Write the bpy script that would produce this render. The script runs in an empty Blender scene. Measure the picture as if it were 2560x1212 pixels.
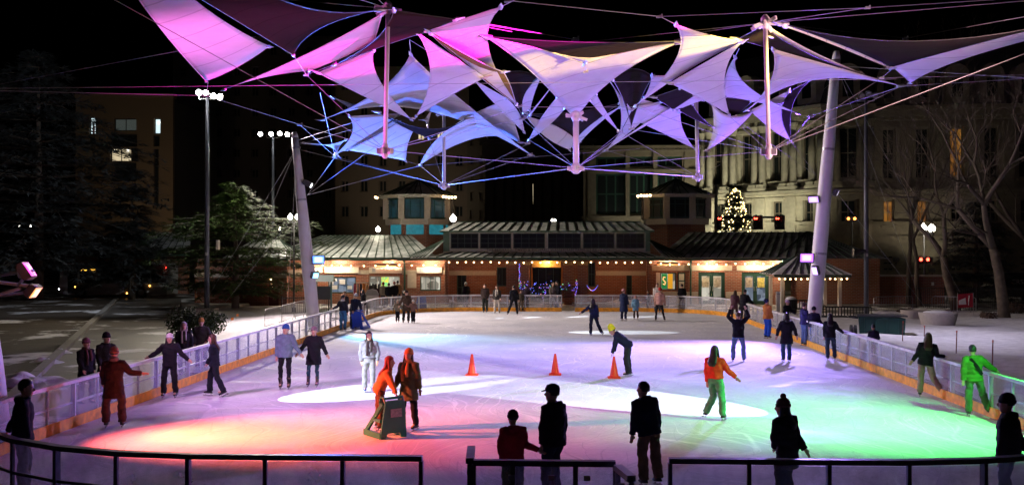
import bpy, bmesh, math, random
from mathutils import Vector, Matrix
random.seed(7)
SC = bpy.context.scene
COL = SC.collection
R = math.radians
# ---------------------------------------------------------------- camera
F = 2560.0                                   # focal length in photograph pixels (photograph 2560 x 1212)
CAMH = 4.1
cam_data = bpy.data.cameras.new('camera'); cam_data.lens = 36; cam_data.sensor_width = 36
cam_data.clip_end = 2000; cam_data.clip_start = 0.1
cam = bpy.data.objects.new('camera', cam_data); COL.objects.link(cam)
cam.location = (0, 0, CAMH); cam.rotation_euler = (R(90) + math.atan(18 / F), 0, math.atan(113 / F))
SC.camera = cam
CM = cam.rotation_euler.to_matrix()
# ---------------------------------------------------------------- world: black city night
world = bpy.data.worlds.new('World'); SC.world = world; world.use_nodes = True
wn = world.node_tree; wn.nodes.clear()
sky = wn.nodes.new('ShaderNodeTexSky'); sky.sky_type = 'NISHITA'; sky.sun_disc = False
sky.sun_elevation = R(-9); sky.sun_rotation = R(200)
bg = wn.nodes.new('ShaderNodeBackground'); bg.inputs['Strength'].default_value = 0.05
wo = wn.nodes.new('ShaderNodeOutputWorld')
wn.links.new(sky.outputs[0], bg.inputs[0]); wn.links.new(bg.outputs[0], wo.inputs[0])
# ---------------------------------------------------------------- moonless night: a trace of skylight glow as the "sun"
sun_d = bpy.data.lights.new('night_sun', 'SUN'); sun_d.energy = 0.006; sun_d.angle = R(40); sun_d.color = (1, .85, .7)
sun = bpy.data.objects.new('night_sun', sun_d); COL.objects.link(sun); sun.rotation_euler = (R(50), 0, R(20))
# ---------------------------------------------------------------- exposure
SC.view_settings.view_transform = 'Standard'; SC.view_settings.look = 'None'
SC.view_settings.exposure = 0.3; SC.view_settings.gamma = 1.0; SC.view_settings.use_curve_mapping = False
SC.render.engine = 'CYCLES'
SC.cycles.use_denoising = True; SC.cycles.max_bounces = 6; SC.cycles.diffuse_bounces = 3; SC.cycles.glossy_bounces = 2
SC.cycles.transparent_max_bounces = 12; SC.cycles.transmission_bounces = 4
SC.cycles.sample_clamp_indirect = 4.0; SC.cycles.caustics_reflective = False; SC.cycles.caustics_refractive = False
SC.cycles.use_light_tree = True

# ---------------------------------------------------------------- measuring: photograph pixel -> place
def ray(x, y):
    return CM @ Vector(((x - 1280) / F, (606 - y) / F, -1))
def P(x, y, Y):                              # point seen at pixel x,y standing Y metres ahead along the rink axis
    d = ray(x, y); return Vector((0, 0, CAMH)) + d * (Y / d.y)
def G(x, y, z=0.0):                          # point of the level z seen at pixel x,y
    d = ray(x, y); return Vector((0, 0, CAMH)) + d * ((z - CAMH) / d.z)
def PX(x, Y): return P(x, 624, Y).x
def PZ(y, Y): return P(1393, y, Y).z

# ---------------------------------------------------------------- materials
MATS = {}
def lin(c):
    return tuple((v / 12.92 if v <= .04045 else ((v + .055) / 1.055) ** 2.4) for v in c)
def mat(name, color=(.5, .5, .5), rough=.6, metal=0, var=.12, scale=6.0, bump=0.0, bscale=40, emit=None, estr=0, spec=.4, sheen=0):
    if name in MATS: return MATS[name]
    m = bpy.data.materials.new(name); m.use_nodes = True
    nt = m.node_tree; b = nt.nodes['Principled BSDF']
    b.inputs['Roughness'].default_value = rough; b.inputs['Metallic'].default_value = metal
    b.inputs['Specular IOR Level'].default_value = spec
    if sheen: b.inputs['Sheen Weight'].default_value = sheen
    col4 = (*color, 1)
    if var > 0:
        tc = nt.nodes.new('ShaderNodeTexCoord')
        no = nt.nodes.new('ShaderNodeTexNoise'); no.inputs['Scale'].default_value = scale; no.inputs['Detail'].default_value = 6
        nt.links.new(tc.outputs['Object'], no.inputs['Vector'])
        mr = nt.nodes.new('ShaderNodeMapRange'); mr.inputs[1].default_value = .25; mr.inputs[2].default_value = .75
        mr.inputs[3].default_value = 1 - var; mr.inputs[4].default_value = 1 + var
        nt.links.new(no.outputs['Fac'], mr.inputs[0])
        mx = nt.nodes.new('ShaderNodeMix'); mx.data_type = 'RGBA'; mx.blend_type = 'MULTIPLY'; mx.inputs[0].default_value = 1
        mx.inputs[6].default_value = col4; nt.links.new(mr.outputs[0], mx.inputs[7])
        nt.links.new(mx.outputs[2], b.inputs['Base Color'])
        mr2 = nt.nodes.new('ShaderNodeMapRange'); mr2.inputs[3].default_value = max(0, rough - .12); mr2.inputs[4].default_value = min(1, rough + .12)
        nt.links.new(no.outputs['Fac'], mr2.inputs[0]); nt.links.new(mr2.outputs[0], b.inputs['Roughness'])
        if bump:
            n2 = nt.nodes.new('ShaderNodeTexNoise'); n2.inputs['Scale'].default_value = bscale; n2.inputs['Detail'].default_value = 4
            nt.links.new(tc.outputs['Object'], n2.inputs['Vector'])
            bp = nt.nodes.new('ShaderNodeBump'); bp.inputs['Strength'].default_value = bump; bp.inputs['Distance'].default_value = .03
            nt.links.new(n2.outputs['Fac'], bp.inputs['Height']); nt.links.new(bp.outputs[0], b.inputs['Normal'])
    else:
        b.inputs['Base Color'].default_value = col4
    if emit:
        b.inputs['Emission Color'].default_value = (*emit, 1); b.inputs['Emission Strength'].default_value = estr
    MATS[name] = m
    return m
def cloth(color, rough=.85): 
    return mat('cloth_%02x%02x%02x' % tuple(min(255, int(v * 255)) for v in color), color, rough, var=.22, scale=9, bump=.6, bscale=14, spec=.12)
def emis(name, color, strength):
    return mat(name, (.8, .8, .8), .4, var=0, emit=color, estr=strength)
def nodes_of(name):
    m = bpy.data.materials.new(name); m.use_nodes = True; MATS[name] = m
    return m, m.node_tree, m.node_tree.nodes['Principled BSDF']
def ramp(nt, src, p0, c0, p1, c1):
    r = nt.nodes.new('ShaderNodeValToRGB'); r.color_ramp.elements[0].position = p0; r.color_ramp.elements[1].position = p1
    r.color_ramp.elements[0].color = (*c0, 1); r.color_ramp.elements[1].color = (*c1, 1); nt.links.new(src, r.inputs[0]); return r.outputs[0]
def noise(nt, vec, scale, detail=5, rough=.55, dist=0):
    n = nt.nodes.new('ShaderNodeTexNoise'); n.inputs['Scale'].default_value = scale; n.inputs['Detail'].default_value = detail
    n.inputs['Roughness'].default_value = rough; n.inputs['Distortion'].default_value = dist
    nt.links.new(vec, n.inputs['Vector']); return n.outputs['Fac']
def mixc(nt, fac, a, b, mode='MIX'):
    x = nt.nodes.new('ShaderNodeMix'); x.data_type = 'RGBA'; x.blend_type = mode
    for i, v in ((0, fac), (6, a), (7, b)):
        if isinstance(v, (int, float)): x.inputs[i].default_value = v
        elif isinstance(v, tuple): x.inputs[i].default_value = (*v, 1)
        else: nt.links.new(v, x.inputs[i])
    return x.outputs[2]

# ---------------------------------------------------------------- mesh building
class MB:
    def __init__(s): s.v = []; s.f = []
    def add(s, vs, fs):
        o = len(s.v); s.v += [tuple(v) for v in vs]; s.f += [tuple(i + o for i in f) for f in fs]; return s
    def box(s, c, d, rz=0.0, M=None):
        hx, hy, hz = d[0] / 2, d[1] / 2, d[2] / 2
        vs = [Vector((x, y, z)) for x in (-hx, hx) for y in (-hy, hy) for z in (-hz, hz)]
        rot = M or Matrix.Rotation(rz, 3, 'Z')
        vs = [rot @ v + Vector(c) for v in vs]
        return s.add(vs, [(0, 1, 3, 2), (4, 6, 7, 5), (0, 4, 5, 1), (2, 3, 7, 6), (0, 2, 6, 4), (1, 5, 7, 3)])
    def bar(s, a, b, w, h=None, up=(0, 0, 1)):
        a, b = Vector(a), Vector(b); h = h or w; t = (b - a)
        if t.length < 1e-6: return s
        t.normalize(); u = Vector(up)
        if abs(t.dot(u)) > .98: u = Vector((1, 0, 0))
        sx = t.cross(u).normalized() * (w / 2); sz = sx.cross(t).normalized() * (h / 2)
        vs = [a - sx - sz, a + sx - sz, a + sx + sz, a - sx + sz, b - sx - sz, b + sx - sz, b + sx + sz, b - sx + sz]
        return s.add(vs, [(3, 2, 1, 0), (4, 5, 6, 7), (0, 1, 5, 4), (1, 2, 6, 5), (2, 3, 7, 6), (3, 0, 4, 7)])
    def rings(s, rs, n=10, cap=True):
        """rs: list of (centre, axis a, axis b)"""
        o = len(s.v)
        for c, a, b in rs:
            for k in range(n):
                t = 2 * math.pi * k / n
                s.v.append(tuple(Vector(c) + Vector(a) * math.cos(t) + Vector(b) * math.sin(t)))
        for i in range(len(rs) - 1):
            for k in range(n):
                k2 = (k + 1) % n
                s.f.append((o + i * n + k, o + i * n + k2, o + (i + 1) * n + k2, o + (i + 1) * n + k))
        if cap:
            s.f.append(tuple(o + k for k in reversed(range(n)))); s.f.append(tuple(o + (len(rs) - 1) * n + k for k in range(n)))
        return s
    def tube(s, pts, rad, n=8, cap=True):
        pts = [Vector(p) for p in pts]
        if isinstance(rad, (int, float)): rad = [rad] * len(pts)
        rs = []; u = None
        for i, p in enumerate(pts):
            t = (pts[min(i + 1, len(pts) - 1)] - pts[max(i - 1, 0)])
            if t.length < 1e-9: t = Vector((0, 0, 1))
            t.normalize()
            if u is None:
                u = t.cross(Vector((0, 0, 1)) if abs(t.z) < .9 else Vector((0, 1, 0))).normalized()
            else:
                u = (u - t * u.dot(t))
                u = u.normalized() if u.length > 1e-6 else t.orthogonal().normalized()
            w = t.cross(u)
            rs.append((p, u * rad[i], w * rad[i]))
        return s.rings(rs, n, cap)
    def ball(s, c, r, n=8, m=6, sc=(1, 1, 1)):
        c = Vector(c); rs = []
        for i in range(m + 1):
            t = math.pi * (i + .12) / (m + .24)
            z = -math.cos(t); q = max(.02, math.sin(t))
            rs.append((c + Vector((0, 0, z * r * sc[2])), Vector((q * r * sc[0], 0, 0)), Vector((0, q * r * sc[1], 0))))
        return s.rings(rs, n)
    def slab(s, poly, t, nrm=None):
        """flat polygon (list of points) thickened by t against its normal"""
        poly = [Vector(p) for p in poly]; n = len(poly)
        if nrm is None:
            nrm = Vector((0, 0, 0))
            for i in range(n): nrm += (poly[i] - poly[0]).cross(poly[(i + 1) % n] - poly[0])
            nrm.normalize()
        d = Vector(nrm) * t
        o = len(s.v); s.v += [tuple(p) for p in poly] + [tuple(p - d) for p in poly]
        s.f.append(tuple(o + i for i in range(n))); s.f.append(tuple(o + n + i for i in reversed(range(n))))
        for i in range(n):
            j = (i + 1) % n; s.f.append((o + i, o + n + i, o + n + j, o + j))
        return s
    def mesh(s, name, m=None, smooth=False):
        me = bpy.data.meshes.new(name); me.from_pydata(s.v, [], s.f)
        if m: me.materials.append(m)
        if smooth: me.polygons.foreach_set('use_smooth', [True] * len(me.polygons))
        return me
    def build(s, name, m, parent=None, smooth=False, loc=None):
        o = bpy.data.objects.new(name, s.mesh(name, m, smooth)); COL.objects.link(o)
        if loc is not None: o.location = loc
        if parent: o.parent = parent
        return o
def tag(o, label=None, cat=None, group=None, kind=None):
    for k, v in (('label', label), ('category', cat), ('group', group), ('kind', kind)):
        if v: o[k] = v
    return o
def empty(name, loc=(0, 0, 0), label=None, cat=None, group=None, rz=0.0):
    o = bpy.data.objects.new(name, None); COL.objects.link(o); o.location = loc; o.rotation_euler = (0, 0, rz); o.empty_display_size = .2
    return tag(o, label, cat, group)
def inst(src, parent=None, loc=None, name=None):
    o = bpy.data.objects.new(name or src.name.split('.')[0], src.data); COL.objects.link(o)
    if parent: o.parent = parent
    if loc is not None: o.location = loc
    return o
def copy_tree(o, parent=None):
    c = o.copy(); COL.objects.link(c); c.parent = parent
    for ch in list(o.children):
        copy_tree(ch, c)
    return c
def lamp(name, kind, loc, power, color, target=None, angle=60, blend=.5, radius=.1):
    d = bpy.data.lights.new(name, kind); d.energy = power; d.color = color
    if kind == 'SPOT': d.spot_size = R(angle); d.spot_blend = blend
    d.shadow_soft_size = radius
    o = bpy.data.objects.new(name, d); COL.objects.link(o); o.location = loc
    if target is not None:
        o.rotation_euler = (Vector(target) - Vector(loc)).to_track_quat('-Z', 'Y').to_euler()
    return o
# ================================================================ THE SETTING: ground, snow, path, ice
def ground_mat(name, base, base2, snow_amt, snow_scale, snowc=(.72, .72, .74), rough=.75, fine=1.0):
    m, nt, b = nodes_of(name)
    tc = nt.nodes.new('ShaderNodeTexCoord'); v = tc.outputs['Object']
    c = mixc(nt, ramp(nt, noise(nt, v, .8), .3, (0, 0, 0), .7, (1, 1, 1)), base, base2)
    c = mixc(nt, noise(nt, v, 14, 4), c, (.5, .5, .5), 'OVERLAY')
    if snow_amt > 0:
        sn = noise(nt, v, snow_scale, 9, .62, .3)
        f = ramp(nt, sn, .62 - .3 * snow_amt - .035, (0, 0, 0), .62 - .3 * snow_amt + .035, (1, 1, 1))
        sc = mixc(nt, ramp(nt, noise(nt, v, 2.2, 8, .7), .35, (0, 0, 0), .65, (1, 1, 1)), tuple(x * .72 for x in snowc), snowc)
        c = mixc(nt, f, c, sc)
    nt.links.new(c, b.inputs['Base Color']); b.inputs['Roughness'].default_value = rough
    bp = nt.nodes.new('ShaderNodeBump'); bp.inputs['Strength'].default_value = .7; bp.inputs['Distance'].default_value = .05
    nt.links.new(noise(nt, v, 5 * fine, 9, .7), bp.inputs['Height']); nt.links.new(bp.outputs[0], b.inputs['Normal'])
    return m
M_PLAZA = ground_mat('plaza_paving', (.05, .05, .055), (.09, .088, .085), .25, .5, rough=.6)
M_PATH = ground_mat('path_asphalt', (.06, .058, .055), (.10, .085, .07), .04, .35, rough=.55)
M_LAWN = ground_mat('winter_lawn', (.03, .022, .014), (.055, .04, .025), .10, .22, rough=.9, fine=3)
M_SNOW = ground_mat('trodden_snow', (.3, .28, .25), (.45, .43, .4), 1.1, .4, rough=.8, fine=2)
M_STREET = ground_mat('street_asphalt', (.035, .035, .037), (.06, .06, .06), .1, .3)

def sheet(name, pts, z, m):
    """flat polygon sheet from ground points"""
    bm = bmesh.new(); vs = [bm.verts.new((p[0], p[1], z)) for p in pts]
    f = bm.faces.new(vs)
    if f.normal.z < 0: f.normal_flip()
    bmesh.ops.triangulate(bm, faces=bm.faces[:])
    me = bpy.data.meshes.new(name); bm.to_mesh(me); bm.free(); me.materials.append(m)
    o = bpy.data.objects.new(name, me); COL.objects.link(o); o['kind'] = 'structure'; return o
def field(name, x0, x1, y0, y1, nx, ny, m, inside, h=.06, z=-.01, sc=.6):
    """uneven sheet (snow, lawn) over a grid, kept where inside(x, y) holds"""
    from mathutils import noise as mn
    V = []; idx = {}; Fc = []
    def vid(i, j):
        if (i, j) not in idx:
            x = x0 + (x1 - x0) * i / nx; y = y0 + (y1 - y0) * j / ny
            zz = z + h * (mn.fractal(Vector((x * sc, y * sc, 3.1)), 1, 2, 4) * .5 + .5)
            idx[(i, j)] = len(V); V.append((x, y, max(zz, z)))
        return idx[(i, j)]
    for i in range(nx):
        for j in range(ny):
            x = x0 + (x1 - x0) * (i + .5) / nx; y = y0 + (y1 - y0) * (j + .5) / ny
            if inside(x, y): Fc.append((vid(i, j), vid(i + 1, j), vid(i + 1, j + 1), vid(i, j + 1)))
    me = bpy.data.meshes.new(name); me.from_pydata(V, [], Fc); me.materials.append(m)
    me.polygons.foreach_set('use_smooth', [True] * len(Fc))
    o = bpy.data.objects.new(name, me); COL.objects.link(o); o['kind'] = 'structure'; return o

sheet('ground', [(-600, -60), (600, -60), (600, 900), (-600, 900)], -.06, M_STREET)
sheet('plaza', [(-60, -8), (60, -8), (60, 110), (-60, 110)], -.045, M_PLAZA)
# left: the path that runs away beside the rink, lawn beyond it, snow between path and rink
def side(px, py, qx, qy):
    a, b = G(px, py), G(qx, qy)
    return lambda x, y: (b.x - a.x) * (y - a.y) - (b.y - a.y) * (x - a.x)
kerbL = side(100, 930, 285, 755); pathR = side(425, 900, 452, 745)
ka, kb = G(100, 930), G(285, 755); pa, pb = G(425, 900), G(452, 745)
def on(a, b, y): return a.x + (b.x - a.x) * (y - a.y) / (b.y - a.y)
field('lawn', -62, -12, 14, 84, 100, 120, M_LAWN, lambda x, y: x < on(ka, kb, y) - .1, .16, -.03, .35)
sheet('path', [(on(ka, kb, 12), 12), (-11.9, 12), (-11.9, 33), (on(pa, pb, 40), 40), (on(pa, pb, 86), 86), (on(ka, kb, 86), 86)], -.035, M_PATH)
field('snow_left', -38, -11.6, 30, 73, 70, 90, M_SNOW, lambda x, y: x > on(pa, pb, y) + .3 * math.sin(y * 2.1) + .2 and y > 33 + .8 * math.sin(x), .14, -.03, .5)
field('snow_right', 11.2, 60, 10, 68, 90, 110, M_SNOW, lambda x, y: y < 66 + 2 * math.sin(x * .3), .35, -.03, .22)
field('snow_drift', -13.5, -12, 60, 72, 12, 40, M_SNOW, lambda x, y: True, .3, -.05, .9)
# kerb between lawn and path
kb_o = MB(); n = 24
for i in range(n):
    y0 = 16 + i * 2.8; a = Vector((on(ka, kb, y0), y0, .03)); b = Vector((on(ka, kb, y0 + 2.76), y0 + 2.76, .03))
    kb_o.bar(a, b, .32, .2)
tag(kb_o.build('kerb', mat('kerb_stone', (.2, .19, .17), .8, bump=.4)), kind='structure')

# ---------------------------------------------------------------- ice
RX0, RX1, RY0, RY1, RR = -11.2, 10.65, 14.9, 68.2, 6.0
def perimeter(step=.5):
    """points (x, y) round the rink, counter-clockwise from the middle of the near end"""
    pts = []
    def arc(cx, cy, a0, a1):
        k = 14
        for i in range(k + 1):
            t = R(a0 + (a1 - a0) * i / k); pts.append(Vector((cx + RR * math.cos(t), cy + RR * math.sin(t))))
    arc(RX1 - RR, RY0 + RR, -90, 0); arc(RX1 - RR, RY1 - RR, 0, 90); arc(RX0 + RR, RY1 - RR, 90, 180); arc(RX0 + RR, RY0 + RR, 180, 270)
    return pts
PER = perimeter()
m, nt, b = nodes_of('skated_ice'); M_ICE = m
tc = nt.nodes.new('ShaderNodeTexCoord'); v = tc.outputs['Object']
cloudy = ramp(nt, noise(nt, v, .35, 8, .6), .3, (0, 0, 0), .7, (1, 1, 1))
col = mixc(nt, cloudy, (.55, .58, .62), (.80, .81, .82))
def scratches(scale, rot, stretch, thick, warp):
    mp = nt.nodes.new('ShaderNodeMapping'); mp.inputs['Rotation'].default_value = (0, 0, R(rot)); mp.inputs['Scale'].default_value = (1, stretch, 1)
    nz = nt.nodes.new('ShaderNodeTexNoise'); nz.inputs['Scale'].default_value = .09; nz.inputs['Detail'].default_value = 2
    nt.links.new(v, nz.inputs['Vector'])
    ad = nt.nodes.new('ShaderNodeVectorMath'); ad.operation = 'MULTIPLY_ADD'; ad.inputs[1].default_value = (warp, warp, 0)
    nt.links.new(nz.outputs['Color'], ad.inputs[0]); nt.links.new(v, ad.inputs[2]); nt.links.new(ad.outputs[0], mp.inputs['Vector'])
    vo = nt.nodes.new('ShaderNodeTexVoronoi'); vo.feature = 'DISTANCE_TO_EDGE'; vo.inputs['Scale'].default_value = scale
    nt.links.new(mp.outputs[0], vo.inputs['Vector'])
    return ramp(nt, vo.outputs['Distance'], 0, (1, 1, 1), thick, (0, 0, 0))
s1 = scratches(.7, 25, .18, .02, 14); s2 = scratches(1.1, -40, .2, .018, 18); s3 = scratches(.9, 80, .14, .016, 22)
s4 = scratches(2.3, 5, .25, .02, 10)
msk = ramp(nt, noise(nt, v, .25, 4), .42, (0, 0, 0), .62, (1, 1, 1))
for s, k in ((s1, .9), (s2, .8), (s3, .8)):
    f = mixc(nt, 1.0, s, msk, 'MULTIPLY')
    col = mixc(nt, mixc(nt, 1.0, f, (k, k, k), 'MULTIPLY'), col, (.97, .97, .98))
col = mixc(nt, mixc(nt, 1.0, s4, (.6, .6, .6), 'MULTIPLY'), col, (.46, .49, .55))
grain = ramp(nt, noise(nt, v, 9, 8, .8), .3, (.8, .8, .8), .7, (1.06, 1.06, 1.06))
col = mixc(nt, 1.0, col, grain, 'MULTIPLY')
wet = ramp(nt, noise(nt, v, .55, 7, .62, .5), .5, (0, 0, 0), .66, (1, 1, 1))
col = mixc(nt, mixc(nt, 1.0, wet, (.45, .45, .45), 'MULTIPLY'), col, (.52, .55, .62))
nt.links.new(col, b.inputs['Base Color'])
rr = nt.nodes.new('ShaderNodeMapRange'); rr.inputs[3].default_value = .8; rr.inputs[4].default_value = .5
nt.links.new(wet, rr.inputs[0]); nt.links.new(rr.outputs[0], b.inputs['Roughness'])
b.inputs['Specular IOR Level'].default_value = .15
bp = nt.nodes.new('ShaderNodeBump'); bp.inputs['Strength'].default_value = .35; bp.inputs['Distance'].default_value = .02
nt.links.new(noise(nt, v, 22, 8, .75), bp.inputs['Height']); nt.links.new(bp.outputs[0], b.inputs['Normal'])
ice = sheet('ice', [(p.x, p.y) for p in PER], 0.0, M_ICE)

# ---------------------------------------------------------------- barrier round the ice
M_RAIL = mat('rail_white', (.62, .62, .66), .45, var=.25, scale=4)
M_ALU = mat('post_aluminium', (.42, .43, .46), .4, .6, var=.1)
M_DARKALU = mat('near_rail_dark', (.17, .17, .20), .45, .4, var=.4, scale=7)
M_KICK = mat('kick_plate_yellow', (.72, .31, .02), .5, var=.4, scale=5)
m, nt, b = nodes_of('clear_panel'); M_PANEL = m
b.inputs['Base Color'].default_value = (.75, .78, .85, 1); b.inputs['Roughness'].default_value = .25
tr = nt.nodes.new('ShaderNodeBsdfTransparent'); ms = nt.nodes.new('ShaderNodeMixShader')
tc = nt.nodes.new('ShaderNodeTexCoord')
fz = ramp(nt, noise(nt, tc.outputs['Object'], 1.6, 6, .6), .3, (.12, .12, .12), .75, (.34, .34, .34))
nt.links.new(fz, ms.inputs[0]); nt.links.new(tr.outputs[0], ms.inputs[1]); nt.links.new(b.outputs[0], ms.inputs[2])
nt.links.new(ms.outputs[0], nt.nodes['Material Output'].inputs['Surface'])

# dense arc-length table of the perimeter
loop = PER + [PER[0]]
cum = [0.0]
for i in range(1, len(loop)): cum.append(cum[-1] + (loop[i] - loop[i - 1]).length)
TOT = cum[-1]
def at(s):
    s %= TOT
    for i in range(1, len(cum)):
        if cum[i] >= s:
            t = (s - cum[i - 1]) / max(1e-9, cum[i] - cum[i - 1]); return loop[i - 1].lerp(loop[i], t)
    return loop[0]
def arc_of(x, y):
    best = min(range(int(TOT * 20)), key=lambda k: (at(k / 20) - Vector((x, y))).length); return best / 20
def barrier(s0, s1, label, step=1.22, rail=M_RAIL, post=M_ALU, wide_every=2, kick=True):
    root = empty('rink_barrier', (*at(s0), 0), label, 'barrier', 'barriers round the ice')
    n = max(1, round((s1 - s0) / step)); off = Vector((*at(s0), 0))
    rl = MB(); kk = MB(); mr = MB()
    for i in range(n):
        a, c = at(s0 + (s1 - s0) * i / n), at(s0 + (s1 - s0) * (i + 1) / n)
        a3, c3 = Vector((*a, 0)) - off, Vector((*c, 0)) - off
        t = (c3 - a3).normalized(); out = Vector((t.y, -t.x, 0))
        z = Vector((0, 0, 1))
        rl.bar(a3 + z * 1.06 - t * .01, c3 + z * 1.06 + t * .01, .13, .075)
        mr.bar(a3 + z * .56 + out * .05, c3 + z * .56 + out * .05, .03, .045)
        if kick: kk.bar(a3 + z * .125 - out * .03, c3 + z * .125 - out * .03, .035, .25)
        MB().bar(a3 + z * .625 + t * .012, c3 + z * .625 - t * .012, .012, .75).build('panel', M_PANEL, root)
        w = .1 if i % wide_every == 0 else .05
        MB().bar(a3 + out * .04 + z * -.04, a3 + out * .04 + z * 1.03, w, .06, up=t).build('post', post, root)
    MB().bar(c3 + out * .04 + z * -.04, c3 + out * .04 + z * 1.03, .1, .06, up=t).build('post', post, root)
    rl.build('rail', rail, root); mr.build('mid_rail', post, root)
    if kick: kk.build('kick_plate', M_KICK, root)
    return root
# perimeter runs: near right corner -> right side -> far end -> left side -> near left corner
sFR = arc_of(RX1, RY0 + RR); sRF = arc_of(RX1, RY1 - RR); sLF = arc_of(RX0, RY1 - RR); sLN = arc_of(RX0, RY0 + RR)
gap_a = arc_of(PX(1438, RY1), RY1); gap_b = arc_of(PX(1404, RY1), RY1)
barrier(sFR, sRF - 2, 'clear rink barrier along the right side, by the snow bank')
barrier(sRF - 2, gap_a, 'clear rink barrier at the far end, right of the gateway')
barrier(gap_b, sLF + 2, 'clear rink barrier at the far end, left of the gateway')
barrier(sLF + 2, sLN, 'clear rink barrier along the left side, by the path')
nl = arc_of(PX(1052, RY0), RY0); nr = arc_of(PX(1672, RY0), RY0)
def near_run(s0, s1, label):
    if s1 < s0: s1 += TOT
    return barrier(s0, s1, label, 1.12, M_DARKALU, M_DARKALU, 2)
near_run(sLN, nl, 'dark railed near barrier at the left, ending at the entrance')
near_run(nr, sFR, 'dark railed near barrier at the right of the entrance')
# the middle gate stands a little nearer, with an open leaf at each end
def flat_gate(p, q, label, dark=M_DARKALU, h=1.06, posts=(0, .5, 1)):
    p, q = Vector(p), Vector(q); root = empty('rink_gate', p, label, 'gate', 'gates at the near end')
    d = q - p; z = Vector((0, 0, 1))
    MB().bar(z * h, d + z * h, .12, .08).build('rail', dark, root)
    for k in posts: MB().bar(d * k, d * k + z * (h - .04), .09, .07).build('post', dark, root)
    MB().bar(z * .56, d + z * .56, .03, .04).build('mid_rail', dark, root)
    for a, c in zip(posts[:-1], posts[1:]):
        MB().bar(d * a + z * .58, d * c + z * .58, .012, .88).build('panel', M_PANEL, root)
    MB().bar(z * .12, d + z * .12, .03, .22).build('kick_plate', M_KICK, root)
    for k in (.27, .55, .8): MB().box(d * k + z * .86 + Vector((0, -.05, 0)), (.09, .04, .07)).build('latch', M_ALU, root)
    return root
ga, gb = Vector((PX(1184, 14.65), 14.65, 0)), Vector((PX(1538, 14.65), 14.65, 0))
flat_gate(ga, gb, 'middle gate panel where the red jumper child stands', posts=(0, .28, .72, 1))
flat_gate(ga + Vector((-.06, .08, 0)), ga + Vector((-.12, 1.05, -.0)), 'narrow swung gate leaf at the left end of the middle gate', posts=(0, 1))
flat_gate(gb + Vector((.02, -.25, 0)), gb + Vector((.16, -.95, 0)) , 'pale swung gate leaf at the right end of the middle gate', M_ALU, posts=(0, 1))
# ================================================================ masts, flood lights and their light
M_MAST = mat('mast_white_paint', (.84, .84, .85), .45, var=.06, scale=3)
M_STEEL = mat('galvanised_steel', (.45, .46, .48), .45, .7, var=.15)
M_DARKSTEEL = mat('dark_steel', (.05, .05, .055), .5, .5, var=.15)
M_HOUSING = mat('lamp_housing', (.12, .12, .13), .5, .3)
def mast(base, top, r0, r1, label):
    base, top = Vector(base), Vector(top); root = empty('canopy_mast', base, label, 'mast', 'masts of the canopy'); d = top - base
    MB().tube([d * t for t in (0, .12, .35, .6, .85, .97)] , [r0 * .85, r0, r0, (r0 + r1) / 2 + .02, r1, r1 * .9], 24).build('shaft', M_MAST, root, True)
    MB().tube([d * .968, d * .985, d], [r1 * .9, r1 * .75, r1 * .5], 20).build('cap', M_MAST, root, True)
    MB().rings([(Vector((0, 0, -.05)), (r0 * 1.7, 0, 0), (0, r0 * 1.7, 0)), (Vector((0, 0, .12)), (r0 * 1.6, 0, 0), (0, r0 * 1.6, 0))], 20).build('base_plate', M_STEEL, root)
    for t in (.3, .66, .92):
        c = d * t; MB().tube([c - d.normalized() * .05, c + d.normalized() * .05], (r0 * (1 - t) + r1 * t) * 1.12, 20).build('collar', M_STEEL, root)
    return root
ML0, ML1 = P(787, 834, 51), P(736, 330, 51); ML0.z = -.04
MR0, MR1 = P(2030, 846, 47.4), P(2092, 128, 47.4); MR0.z = -.04
MN0 = Vector((-12.6, 22.6, -.04)); MN1 = Vector((-14.6, 22.6, 12.5))
MQ0 = Vector((12.4, 20.5, -.04)); MQ1 = Vector((14.3, 20.5, 12.5))
mast(ML0, ML1, .32, .19, 'tall white mast at the left with a blue flood light')
mast(MR0, MR1, .33, .22, 'tall white mast at the right with a violet flood light')
mast(MN0, MN1, .32, .2, 'white mast cut by the left edge with magenta fixtures')
mast(MQ0, MQ1, .32, .2, 'white mast standing just outside the right edge')
def flood(loc, aim, name, color, strength, label, size=(.62, .42, .16), mount=None, glow=True):
    """a box flood light with a glowing lens; loc is its centre"""
    loc = Vector(loc); root = empty('flood_light', loc, label, 'flood light', 'coloured flood lights on the masts')
    q = (Vector(aim) - loc).to_track_quat('Y', 'Z').to_matrix()
    MB().box((0, 0, 0), (size[0], size[2], size[1]), M=q).build('housing', M_HOUSING, root)
    MB().box(q @ Vector((0, size[2] / 2 + .008, 0)), (size[0] * .9, .012, size[1] * .86), M=q).build('lens', emis('lens_' + name, color, strength), root)
    MB().box(q @ Vector((0, size[2] / 2 + .02, 0)), (size[0] * .62, .012, size[1] * .58), M=q).build('led_core', emis('core_' + name, tuple(.22 + .78 * c_ for c_ in color), strength * 1.3), root)
    fins = MB()
    for k in range(5): fins.box(q @ Vector((size[0] * (k - 2) * .18, -size[2] / 2 - .03, 0)), (.03, .06, size[1] * .8), M=q)
    fins.build('cooling_fins', M_HOUSING, root)
    if mount is not None:
        MB().bar((0, 0, 0), Vector(mount) - loc, .06, .06).build('bracket', M_STEEL, root)
    return root, loc + (Vector(aim) - loc).normalized() * (size[2] / 2 + .05)
def on_mast(a, b, z): t = (z - a.z) / (b.z - a.z); return a.lerp(b, t)
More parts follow.
